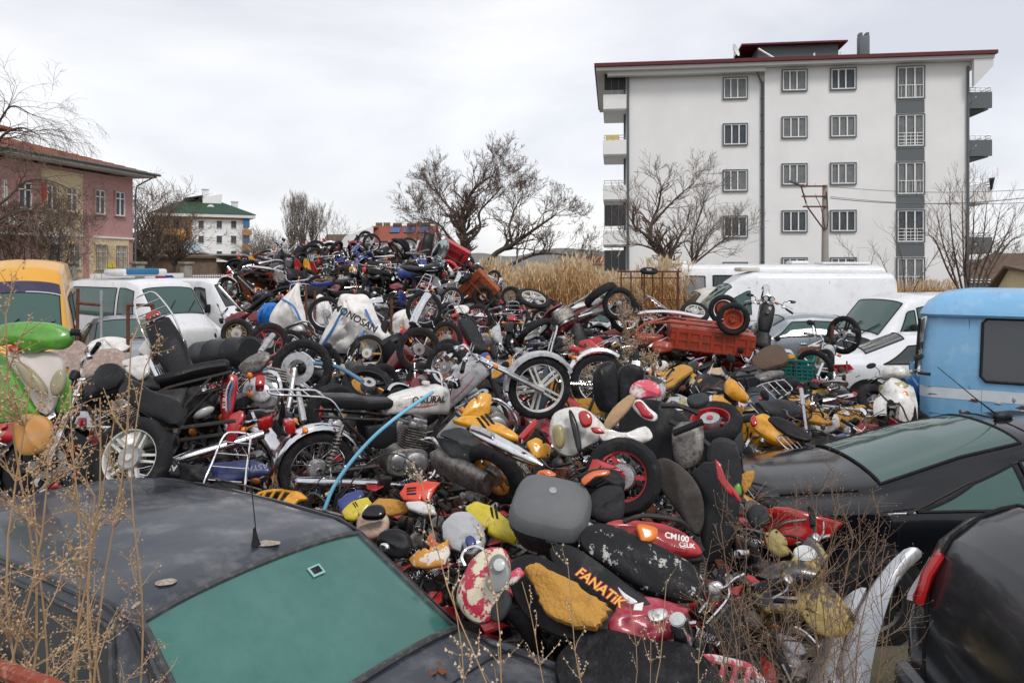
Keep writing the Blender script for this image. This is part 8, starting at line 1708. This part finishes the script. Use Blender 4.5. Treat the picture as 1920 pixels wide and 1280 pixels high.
# posts and frames by the left vans
for i, (pts, m_, lb) in enumerate((([(145, 660, 11), (146, 541, 11)], 'rust', 'tall thin rusty post beside the yellow van'), ([(190, 660, 11), (190, 544, 11)], 'galv', 'pale galvanised post in front of the white minibus'), ([(145, 568, 11), (189, 572, 11)], 'rust', 'rusty crossbar between the rusty and the pale post'))):
 m = MB(); m.tube([W(*q) for q in pts], .022, 6); USED[lb] = 1; solo('post' if i < 2 else 'crossbar', m, m_, lb, 'post' if i < 2 else 'bar')
h = Hero('rusty_frame', 'rusty square tube frame standing before the white minibus wheel', 'frame', 262, 620, 10.8); m = MB()
for a, b in (((240, 660), (240, 572)), ((286, 640), (286, 572)), ((238, 572), (288, 572))): m.tube([W(*a, 10.8), W(*b, 10.8)], .024, 6)
h.part('frame', m, 'rust')
for i, (px, y0, y1, d) in enumerate(((573, 640, 536, 14.5), (590, 640, 545, 14.2), (733, 650, 560, 13.2), (1560, 640, 610, 12))):
 m = MB(); m.tube([W(px, y0, d), W(px + 1, y1, d)], .025, 6); q = ('thin rusty post between the pointed and small white sacks', 'dark slim post left of the largest white sack', 'rusty post right of the largest white sack', 'stub of a rusty post before the silver saloon')[i]; USED[q] = 1; solo('post', m, 'rust', q, 'post')
# green crate
h = Hero('plastic_crate', 'dark green slatted plastic crate sitting on the heap', 'crate', 1492, 685, 11.2); m = MB(); T = Matrix.Translation(W(1492, 690, 11.2)) @ Matrix.Rotation(R(-28), 4, 'Z') @ Matrix.Rotation(R(6), 4, 'X'); m.M = T
Lc, Wc, Hc = .50, .36, .30
for k in range(6):
 z = -Hc / 2 + .02 + k * .052;
 for s_ in (1, -1): m.box((0, s_ * Wc / 2, z), (Lc, .012, .030)); m.box((s_ * Lc / 2, 0, z), (.012, Wc, .030))
for s_ in (1, -1):
 for k in range(8): m.box((-Lc / 2 + Lc * k / 7, s_ * (Wc / 2 + .003), 0), (.016, .014, Hc))
 for k in range(6): m.box((s_ * (Lc / 2 + .003), -Wc / 2 + Wc * k / 5, 0), (.014, .016, Hc))
 m.box((0, s_ * (Wc / 2 + .008), Hc / 2), (Lc + .05, .03, .025)); m.box((s_ * (Lc / 2 + .008), 0, Hc / 2), (.03, Wc + .012, .024))
m.box((0, 0, -Hc / 2), (Lc, Wc, .012)); h.part('crate', m, 'crate_green')
piece('rusty_pile', 'heap of brown rusty chain inside the edge left of the green crate', 'chain', [(1410, 672), (1440, 650), (1470, 655), (1478, 680), (1440, 692), (1415, 690)], 10.8, UP, .12, .1, mat('chain_brown', (.10, .065, .045), .9, bump=1, bsc=30))
piece('rusty_cabinet', 'rusty red tin cover with a red lamp behind the green crate', 'cover', [(1495, 665), (1510, 650), (1550, 655), (1552, 680), (1520, 690)], 11.8, (0, -1, .5), .10, .1, 'rust')
# yellow scooter at the right and its neighbours
h = Hero('yellow_scooter', 'bright yellow scooter body lying on its side before the black coupe', 'scooter', 1462, 810, 7.4); n_ = (-.1, -.9, .7)
h.shell('body', [(1408, 792), (1418, 780), (1435, 778), (1465, 796), (1495, 816), (1512, 830), (1480, 836), (1448, 832), (1422, 814)], 7.4, n_, .12, .05, 'paint_yellow'); h.shell('seat_well', [(1440, 786), (1455, 780), (1490, 796), (1520, 815), (1518, 828), (1490, 822), (1462, 806)], 7.3, (0, -.7, .9), .05, .05, 'seat_black'); h.shell('tail_lamp', [(1406, 788), (1414, 778), (1420, 795), (1412, 800)], 7.25, n_, .03, .02, 'lens_red')
spawn_at('scooter', (.40, 0, .9), W(1370, 745, 7.9), head=215, roll=-35, pitch=10, pal={'body': 'paint_yellow', 'body2': 'paint_gold'}, label=lab('yellow scooter leaning nose-left behind the black scooter body'), cat='scooter', name='scooter')
piece('helmet_case', 'round black helmet case with a red side behind the yellow scooter', 'top box', [(1382, 760), (1388, 738), (1408, 726), (1432, 730), (1446, 748), (1445, 768), (1415, 774), (1390, 772)], 9.3, NC, .16, .1, 'faded_plastic'); piece('helmet_case', 'open black helmet case right of the round one', 'top box', [(1442, 745), (1455, 730), (1472, 735), (1476, 755), (1462, 770), (1446, 768)], 9.4, (.3, -1, .3), .08, .1, 'black_plastic'); piece('red_case_side', 'red plastic edge on the round helmet case', 'panel', [(1380, 748), (1388, 738), (1400, 750), (1396, 768), (1385, 765)], 9.05, (-.5, -1, .3), .03, .03, 'paint_red')
for i, (pts, d, lb) in enumerate((([(1476, 748), (1490, 742), (1518, 748), (1515, 762), (1485, 765)], 9.4, 'tan torn seat right of the open helmet case'), ([(1490, 775), (1515, 765), (1545, 775), (1560, 795), (1535, 795), (1505, 788)], 8.7, 'tan torn seat with black bands before the torn one'), ([(1265, 708), (1285, 698), (1320, 710), (1328, 722), (1300, 724), (1275, 716)], 10.3, 'orange-brown seat behind the twin black seats'), ([(1325, 700), (1345, 690), (1365, 700), (1358, 718), (1335, 716)], 10, 'tan peeled scooter shield right of the orange-brown seat'))):
 piece('torn_seat', lb, 'seat', pts, d, UP, .07, .05, 'foam' if i != 3 else 'beige')
spawn_at('scooter', (.5, 0, .6), W(1672, 745, 9.0), head=215, roll=20, pitch=38, pal={'body': 'paint_white', 'body2': 'paint_lemon_yellow', 'lens': 'lens_yellowed'}, label=lab('white scooter front lying back against the blue barrel'), cat='scooter', name='scooter')
h = Hero('blue_barrel', 'smooth blue plastic barrel lying between the white saloon and the blue minibus', 'barrel', 1700, 728, 10.2); m = MB(); a, b = W(1672, 738, 10.0), W(1760, 725, 10.8); m.tube([a, a.lerp(b, .04), a.lerp(b, .1), b], [.12, .19, .21, .21], 22); h.part('shell', m, mat('barrel_blue', (.05, .22, .52), .4, vary=.1))
spawn_at('moto', (.36, 0, .9), W(1555, 645, 11.8), head=250, roll=-10, pitch=5, pal={'body': 'paint_black', 'head': 'chrome'}, label=lab('black motorcycle with a chrome headlamp facing out before the white van')); spawn_at('moto', (0, 0, .6), W(1430, 620, 12.6), head=60, roll=20, pitch=62, pal={'body': 'paint_black'}, label=lab('black motorcycle reared up against the silver saloon'))
spawn_at('sport', (0, 0, .6), W(1060, 600, 12.6), head=-160, roll=120, pitch=-25, pal={'body': 'paint_dark_red', 'body2': 'paint_dark_red', 'rim': 'rim_white'}, label=lab('dark maroon sport bike thrown on its back beside the delivery van'))
piece('red_sheet', 'broad red fairing sheet leaning in the heap below the maroon sport bike', 'fairing', [(1085, 640), (1105, 635), (1130, 655), (1128, 672), (1108, 680), (1085, 660)], 10.6, (-.2, -1, .3), .05, .03, 'paint_red'); piece('orange_red_tank', 'orange-red tank at the left end of the overturned tricycle', 'fuel tank', [(1222, 650), (1230, 640), (1255, 642), (1262, 655), (1245, 662), (1226, 660)], 11.6, NC, .12, .08, 'paint_orange_red')
spawn_at('moto', (-.8, 0, .86), W(1232, 568, 12.9), head=35, roll=15, pitch=-30, pal={'body': 'paint_black'}, label=lab('motorcycle with its chrome rack and red lamp raised beside the upright spoked wheel'))
for i, (a, hd, rl, pt, bc, kd, lb) in enumerate((((590, 500, 20.6), 20, 150, 10, 'paint_black', 'moto', 'black motorcycle upside down at the left peak of the mound'), ((722, 475, 21.4), 5, 165, -4, 'paint_dark_red', 'moto', 'motorcycle lying on its back along the top of the mound'), ((545, 492, 20.2), 200, 80, 12, 'paint_orange', 'cub', 'orange step-through on its side left of the beige mat'), ((690, 520, 19.2), 160, 30, 35, 'paint_blue', 'scooter', 'dark blue scooter standing tail-up in the face of the mound'), ((500, 500, 19.8), 100, 60, 30, 'paint_black', 'moto', 'black motorcycle hanging over the left end of the mound'), ((800, 525, 18.6), 10, 20, 0, 'paint_black', 'moto_alloy', 'upright black motorcycle on the face of the mound beneath the red tricycle'))):
 spawn_at(kd, (0, 0, .5), W(*a), head=hd, roll=rl, pitch=pt, pal={'body': bc}, label=lab(lb))
# ================================================================ the rest of the heap: bikes packed between the hand-placed ones
EXT = {}
def ext(kind):
 if kind not in EXT:
  o = []
  for g_, q in proto(kind):
   for u in [q] + q.subs:
    if u.me: n_ = len(u.me.vertices); o += [u.me.vertices[i].co.copy() for i in range(0, n_, max(1, n_ // 70))]
  EXT[kind] = o
 return EXT[kind]
# rows: region of the photo (px) and the depth in front of which the fillers must stay out
KEEP = [(380, 512, 760, 905, 5.5), (500, 860, 705, 925, 6.35), (660, 1000, 925, 1170, 4.9), (800, 1085, 640, 790, 6.6), (515, 618, 642, 790, 7.4), (1028, 1228, 758, 860, 4.6), (1105, 1210, 675, 772, 6.1), (955, 1175, 880, 1015, 4.0), (1085, 1330, 970, 1200, 3.6), (985, 1150, 1055, 1190, 3.5), (800, 1030, 775, 900, 4.7), (1120, 1225, 830, 960, 4.5), (1225, 1395, 855, 1055, 4.6), (1165, 1330, 712, 920, 5.2), (1395, 1920, 770, 1020, 5.4), (1400, 1640, 1050, 1200, 4.0), (1400, 1530, 765, 840, 7.2),
  (1380, 1478, 722, 775, 9.2), (1460, 1530, 655, 710, 11), (595, 745, 552, 640, 12), (505, 578, 530, 600, 13.4), (1215, 1392, 578, 665, 12), (1142, 1208, 558, 628, 12.5), (0, 140, 600, 780, 4.5), (120, 250, 655, 740, 5.9), (1715, 1920, 545, 800, 9.2), (1580, 1725, 628, 730, 13.4), (410, 465, 700, 835, 6.2), (770, 808, 550, 608, 12), (1640, 1700, 690, 790, 9), (985, 1060, 630, 690, 7.6), (215, 350, 705, 800, 5.3), (1390, 1600, 590, 640, 14), (365, 475, 640, 690, 8.2), (450, 535, 690, 770, 6.4)]
def clear_z(P, n_ok=.02):
 for dz in (0, .12, .25, .4, .55):
  bad = 0
  for p in P:
   px = CX + F * p.x / p.y; py = HY + F * (HC - p.z + dz) / p.y
   if any(a < px < b and c < py < e and p.y < d for a, b, c, e, d in KEEP): bad += 1
  if bad <= n_ok * len(P): return dz
 return None
rn = random.Random(2024); SPOTS = []; tries = 0
def zone(x, y):
 px = CX + F * x / y
 if y > 15: return 'mound'
 if px > 1180 and y < 12.5 and y > 6.5: return 'right'
 if px < 480: return 'left'
 return 'mid'
while tries < 60000 and len(SPOTS) < 262:
 tries += 1; y = 2.9 + 21 * rn.random(); x = rn.uniform(-8, 5.2)
 if not in_heap(x, y): continue
 sp = .60 if y < 7.5 else (.66 if y < 15 else .80)
 if all((x - a) ** 2 + (y - b) ** 2 > sp * sp for a, b in SPOTS): SPOTS.append((x, y))
POSES = {'leaning': (14, 55), 'lying on its side': (68, 100), 'lying upside down': (150, 205), 'standing on its tail': None, 'nose down': None}
NAMES = {'moto': 'motorcycle', 'moto_alloy': 'motorcycle', 'moto_black': 'motorcycle', 'cub': 'step-through bike', 'cub_alloy': 'step-through bike', 'scooter': 'scooter', 'scooter_knob': 'scooter', 'sport': 'sport bike'}
for i, (x, y) in enumerate(SPOTS):
 zn = zone(x, y)
 col = rn.choices(['black', 'red', 'dark red', 'blue', 'silver', 'white', 'grey', 'yellow', 'orange', 'rusty red', 'green'], {'mound': [9, 4, 4, 2, 2, 1, 2, .3, 2, 6, .1], 'right': [9, 3.2, 1.5, 2, 2, 1.5, 2, 4.5, .6, .5, .1], 'left': [11, 4, 2, 2, 3, 1.5, 3, .3, .2, 1, .1], 'mid': [10, 4.5, 3, 2, 2, 1.5, 2, .8, .5, 1.2, .1]}[zn])[0]
 kind = rn.choices(list(NAMES), [7, 3, 4, 4, 2.5, 3, 1.5, 1.6] if zn != 'right' else [3, 2, 2, 3, 2, 6, 2, 1.5])[0]
 ps = rn.choices(list(POSES), {'mound': [2, 4, 3, 1.6, 2], 'right': [7, 2, .6, .3, .6], 'left': [6, 4, 1, .5, 1], 'mid': [4, 5, 1.5, .7, 1.4]}[zn])[0]
 pr = POSES[ps]; roll = rn.uniform(*pr) * rn.choice((1, -1)) if pr else rn.uniform(-40, 40)
 pitch = {'standing on its tail': rn.uniform(50, 75), 'nose down': rn.uniform(-65, -35)}.get(ps, rn.gauss(0, 11))
 head = rn.gauss(215, 30) if zn == 'right' and rn.random() < .7 else rn.uniform(0, 360)
 Rm = Matrix.Rotation(R(head), 4, 'Z') @ Matrix.Rotation(R(-pitch), 4, 'Y') @ Matrix.Rotation(R(roll), 4, 'X'); R3 = Rm.to_3x3()
 P = [R3 @ v for v in ext(kind)]; zs = sorted(p.z for p in P); cx_ = (min(p.x for p in P) + max(p.x for p in P)) / 2; cy_ = (min(p.y for p in P) + max(p.y for p in P)) / 2
 top = zs[int(len(zs) * .80)]; z = hsurf(x, y) - top + rn.uniform(-.10, .08)
 if y < 7.5: z -= .20 if y > 4.2 else .12
 if y > 13 and y < 15.5 and x > -5: z -= .12
 loc = V((x - cx_, y - cy_, z)); drop = []; nt_ = []
 for q, pb in (('mirror', .45), ('headlight', .2), ('silencer', .15), ('F:wheel', .13), ('rack', .25), ('seat', .1), ('side_cover', .3), ('front_mudguard', .25)):
  if rn.random() < pb: drop.append(q)
 if 'F:wheel' in drop: nt_.append('without its front wheel'); drop += ['front_mudguard', 'fork']
 elif 'seat' in drop: nt_.append('without a seat')
 seat = rn.choices(['seat_black', 'foam', 'seat_bluegrey', 'seat_worn'], [7, 2.2 if zn == 'right' else .7, 1, 2])[0]
 if seat == 'foam' and 'seat' not in drop: nt_.append('with a torn orange seat')
 rim = rn.choice(['rim_black', 'rim_black', 'rim_white', 'rim_gold', 'rim_red', 'alu_dirty'])
 if kind not in ('moto', 'cub') and rim in ('rim_white', 'rim_gold', 'rim_red'): nt_.append('with ' + rim[4:] + ' rims')
 zz = clear_z([loc + v for v in P])
 if zz is None: continue
 loc.z -= zz
 nm = NAMES[kind]; pal = {'body': paint(col), 'seat': seat, 'rim': rim, 'body2': paint(col) if rn.random() < .4 else 'black_plastic', 'trim': rn.choice(['chrome', 'text_red', 'text_white']), 'lens': rn.choice(['lens_clear', 'lens_yellowed'])}
 pc = loc + R3 @ V((0, 0, .5)); d_ = f'{col} {nm} {ps}'; cl = []
 lb = label_for(d_, pc, nt_ + [f'and {a}' for a in ()])
 M = Matrix.Translation(loc) @ Rm
 spawn(kind, M, pal, drop=drop, steer=rn.uniform(-40, 40) if rn.random() < .6 else 0, name=nm.replace('-', '_').replace(' ', '_'), label=lb, cat='scooter' if nm == 'scooter' else 'motorcycle', group={'motorcycle': 'scrapped motorcycles piled in the heap', 'step-through bike': 'scrapped step-through bikes piled in the heap', 'scooter': 'scrapped scooters piled in the heap', 'sport bike': 'scrapped sport bikes piled in the heap'}[nm])
# loose parts strewn on top
def loose(k):
 m = MB()
 if k == 'silencer': m.tube([(-.3, 0, 0), (-.27, 0, 0), (-.2, 0, 0), (.25, 0, 0), (.3, 0, 0)], [.015, .025, .04, .04, .02], 12); return m, rn.choice([('chrome', 'chrome'), ('alu_dirty', 'tarnished')])
 if k == 'handlebar': lever_bar(m, 0, 0, .34, .14, .1); m.tube([(0, -.02, 0), (0, .02, 0)], .013, 8); return m, rn.choice([('chrome', 'chrome'), ('steel_dark', 'black')])
 if k == 'seat': m = seat_mb(-.3, .3, 0, .27, .11, .03); return m, rn.choice([('seat_black', 'black'), ('foam', 'torn orange'), ('seat_worn', 'worn black')])
 if k == 'mudguard': m.arc(0, -.25, .3, 20, 160, .06); return m, rn.choice([('chrome', 'chrome'), ('paint_red', 'red'), ('black_plastic', 'black'), ('paint_white', 'white')])
 if k == 'fork_leg': m.tube([(-.35, 0, 0), (.1, 0, 0), (.11, 0, 0), (.35, 0, 0)], [.016, .016, .025, .022], 9); return m, ('alu', 'bare metal')
 if k == 'fuel_tank': m = tank_mb(-.24, .24, 0, .22, .25); c = rn.choice(['red', 'black', 'blue', 'silver', 'dark red', 'white']); return m, ('paint_' + c.replace(' ', '_'), c)
 if k == 'fairing':
  pts = [V((rn.uniform(.12, .24) * math.cos(a), rn.uniform(.08, .17) * math.sin(a), rn.uniform(-.03, .03))) for a in (0, .9, 1.8, 2.7, 3.6, 4.5, 5.4)]; shell2(m, dens(pts, 2), (0, 0, 1), .05, .015, 2.4, 5)
  c = rn.choice(['red', 'white', 'black', 'blue', 'silver', 'yellow', 'dark red', 'grey']); return m, ('paint_' + c.replace(' ', '_'), c)
 if k == 'mirror': a, b, c = mirror_mb(0, 0, .2, 0, 1); m.add(a.v, a.f); m.add(b.v, b.f); m.cur = 1; m.add(c.v, c.f); return m, (['chrome', 'mirror'], 'chrome-stalked')
LS = []
while len(LS) < 215:
 y = 3.0 + 18 * rn.random() ** 1.2; x = rn.uniform(-7.5, 5)
 if not in_heap(x, y) or any((x - a) ** 2 + (y - b) ** 2 < .09 for a, b in LS): continue
 LS.append((x, y)); k = rn.choice(['silencer', 'handlebar', 'seat', 'mudguard', 'fork_leg', 'fuel_tank', 'fairing', 'fairing', 'fairing', 'mirror', 'tyre', 'wheel'])
 p = V((x, y, hsurf(x, y) + rn.uniform(-.05, .10) - (.2 if y < 6.5 else 0))); dz = clear_z([p + V((a, 0, b)) for a in (-.2, 0, .2) for b in (-.1, .1)], .2)
 if dz is None: continue
 p.z -= dz; eu = Euler((rn.gauss(0, .7), rn.gauss(0, .5), rn.uniform(0, 6.28)))
 if k in ('tyre', 'wheel'):
  px, py = px_of(p); knd = rn.choice(['spoke', 'five', 'six', 'three']); rm = rn.choice(['rim_black', 'chrome', 'rim_white', 'rim_gold', 'rim_red'])
  cw_ = {'rim_black': 'black', 'chrome': 'chrome', 'rim_white': 'white', 'rim_gold': 'golden', 'rim_red': 'red'}[rm]
  wheel_at(px, py, y, rn.choice([.22, .28, .29]), rn.choice([.07, .09, .11]), knd, rm, (rn.gauss(0, 1), rn.gauss(-.6, .8), rn.gauss(.2, .8)), label_for(f'loose wheel with {cw_} ' + {'spoke': 'wire spokes', 'five': 'five-arm rim', 'six': 'six-arm rim', 'three': 'three-arm rim'}[knd], p)); continue
 m, (mt, wd) = loose(k); q = eu.to_matrix(); m.v = [tuple(q @ V(v)) for v in m.v]
 o = obj('fork_tube' if k == 'fork_leg' else k, m, mt); o.location = p; tag(o, label_for(f'loose {wd} {k.replace("_", " ")} lying', p), k.replace('_', ' '), f'loose {k.replace("_", " ")} pieces strewn on the heap')
# ================================================================ dry weeds
mat('weed_stem', (.40, .26, .14), .85, vary=.25, sc_=8); mat('weed_head', (.52, .39, .26), .95, col2=(.36, .24, .15), lo=.4, hi=.6, sc_=25, vary=.2); mat('twig_brown', (.19, .125, .085), .9, vary=.25, sc_=10); mat('weed_pod', (.58, .47, .36), .9, vary=.2)
def weed(lb, base, stems, seed, heads='dense', sm='weed_stem', r=.004, name='dry_weed', bl=.28, nb=16, spread=1.0, hs=.0036, levels=2, hm='weed_head', cr_=.5, pn=26):
 rn = random.Random(seed); S_ = MB(); H = MB()
 def head(p, s_):
  a = rn.uniform(0, 6.28); o = [p + V((s_, 0, 0)), p + V((-s_ * .5, s_ * .87, 0)), p + V((-s_ * .5, -s_ * .87, 0)), p + V((math.cos(a) * s_ * .5, math.sin(a) * s_ * .5, s_ * rn.uniform(.8, 1.6))), p - V((0, 0, s_ * .9))]
  H.add(o, [(0, 1, 3), (1, 2, 3), (2, 0, 3), (1, 0, 4), (2, 1, 4), (0, 2, 4)])
 def grow(p, d, ln, rr, k):
  n_ = 7; pts = [p]
  for i in range(n_):
   d = (d + V((rn.gauss(0, .12), rn.gauss(0, .12), rn.gauss(0, .08) + .03))).normalized(); p = p + d * ln / n_; pts.append(p)
  S_.tube(pts, [rr * (1 - .6 * i / n_) for i in range(n_ + 1)], 3 if rr < .003 else 4, False)
  if heads == 'dense' and k <= 1:
   for _ in range(int(ln * 85)):
    q = pts[rn.randint(1, n_)].lerp(pts[rn.randint(1, n_)], rn.random() * .3); head(q + V((rn.gauss(0, .007), rn.gauss(0, .007), rn.gauss(0, .007))), hs * rn.uniform(.6, 1.3))
  if heads == 'pods' and k <= 1:
   for i in range(1, n_ + 1):
    if rn.random() < .7: head(pts[i] + V((rn.gauss(0, .004), rn.gauss(0, .004), 0)), hs * rn.uniform(.6, 1.2))
  if heads == 'twigs': head(pts[-1], hs)
  if k > 0:
   for i in range(1, n_):
    if rn.random() < .75:
     a = d.orthogonal().normalized(); a.rotate(Matrix.Rotation(rn.uniform(0, 6.28), 3, d)); grow(pts[i], (d + a * rn.uniform(.6, 1.3) * spread).normalized(), ln * rn.uniform(.35, .6), rr * .6, k - 1)
 B_ = V(base)
 for tp in stems:
  tp = V(tp) - B_; n_ = 18; ex = rn.uniform(.8, 2.2); w1, w2 = rn.uniform(0, 6), rn.uniform(0, 6)
  pts = [V((tp.x * (i / n_) ** ex, tp.y * (i / n_) ** ex, tp.z * i / n_)) + V((math.sin(i * .35 + w1), math.cos(i * .3 + w2), 0)) * .06 * math.sin(math.pi * i / n_) + V((math.sin(i * 1.3 + w1), 0, 0)) * .004 for i in range(n_ + 1)]
  S_.tube(pts, [r * (1.3 - .8 * i / n_) for i in range(n_ + 1)], 5, False)
  for _ in range(nb):
   i = rn.randint(int(n_ * cr_), n_); d = (pts[i] - pts[i - 1]).normalized(); a = d.orthogonal().normalized(); a.rotate(Matrix.Rotation(rn.uniform(0, 6.28), 3, d))
   grow(pts[i], (d * .8 + a * rn.uniform(.4, 1.0) * spread).normalized(), bl * rn.uniform(.5, 1.1) * (1.15 - .5 * i / n_), r * .6, levels - 1)
 t = thing(name, lb, 'weed', loc=base); obj('stems', S_, sm, t)
 if H.v: obj('seed_heads', H, hm, t)
def wb(px, d): q = W(px, 500, d); return (q.x, q.y, 0)
weed('tall bushy dry weed with tan seed clusters at the left edge, nearest to the corner', wb(20, 1.95), [W(a, b, d) for a, b, d in ((8, 590, 2.0), (60, 700, 2.0), (-30, 700, 1.9), (95, 820, 1.95))], 3, nb=17, bl=.26)
weed('dry weed with arching seedy branches in front of the sedan side window', wb(120, 2.15), [W(a, b, d) for a, b, d in ((248, 640, 2.3), (190, 745, 2.2), (60, 900, 2.1), (175, 930, 2.1))], 4, nb=10, bl=.24)
weed('thin dry weed leaning over the speckled slab', wb(160, 2.6), [W(a, b, d) for a, b, d in ((270, 690, 2.7), (130, 720, 2.6), (215, 790, 2.6))], 14, nb=9, bl=.22)
weed('dry stalk with pale pods rising past the bonnet to the peeled scooter head', wb(1040, 2.35), [W(a, b, d) for a, b, d in ((790, 905, 2.9), (905, 1010, 2.7), (850, 1110, 2.7))], 5, heads='pods', nb=12, bl=.16, hs=.0065, hm='weed_pod', levels=1, r=.0035, cr_=.72)
weed('slender pod-bearing stalk over the orange foam seat', wb(1160, 2.5), [W(a, b, d) for a, b, d in ((1065, 1060, 2.8), (980, 1090, 2.7), (1250, 1090, 2.8))], 6, heads='pods', nb=12, bl=.15, hs=.0045, hm='weed_pod', levels=1, r=.0028, cr_=.65)
weed('fine dry stalks with tiny pods beside the red fuel tank', wb(1250, 2.7), [W(a, b, d) for a, b, d in ((1180, 1120, 2.9), (1330, 1105, 3), (1220, 1200, 2.8))], 7, heads='pods', nb=12, bl=.14, hs=.0035, hm='weed_pod', levels=1, r=.0025, cr_=.6)
for i, (px, d, tops, lb) in enumerate(((1420, 3.0, ((1350, 985), (1400, 960), (1440, 1000), (1370, 1080), (1480, 1080), (1300, 1060)), 'bare twiggy shrub in front of the handlebar end'), (1530, 3.2, ((1530, 930), (1570, 960), (1490, 960), (1600, 1010), (1545, 1050), (1450, 1040)), 'tallest bare twiggy shrub in front of the gold-black scooter'), (1600, 3.3, ((1650, 965), (1660, 1010), (1610, 940), (1560, 1120), (1680, 1080)), 'bare twiggy shrub in front of the silver bumper cover'), (1480, 2.7, ((1500, 1130), (1440, 1180), (1560, 1190), (1380, 1190), (1520, 1240)), 'low tangle of bare twigs at the bottom edge'))):
 weed(lb, wb(px, d), [W(a, b, d + .15) for a, b in tops], 20 + i, heads='twigs', nb=13, bl=.30, sm='twig_brown', name='twiggy_shrub', hs=.0022, levels=2, r=.0032, spread=1.1, cr_=.45, hm='weed_head')
for i, (px, d, tops, lb) in enumerate(((1215, 8.6, ((1190, 640), (1230, 630), (1205, 690), (1175, 680), (1240, 700)), 'dry brown weeds growing through the middle of the heap'), (1085, 8.2, ((1080, 650), (1060, 690), (1100, 700), (1110, 660)), 'thin dry weeds beside the white rack in the heap'), (1190, 11.8, ((1180, 555), (1200, 570), (1170, 600), (1215, 600)), 'dry weeds in front of the upright spoked wheel'))):
 weed(lb, wb(px, d), [W(a, b, d) for a, b in tops], 40 + i, heads='dense', nb=9, bl=.35, sm='twig_brown', name='dry_weed', hs=.008, levels=2, r=.006, spread=1, cr_=.5)
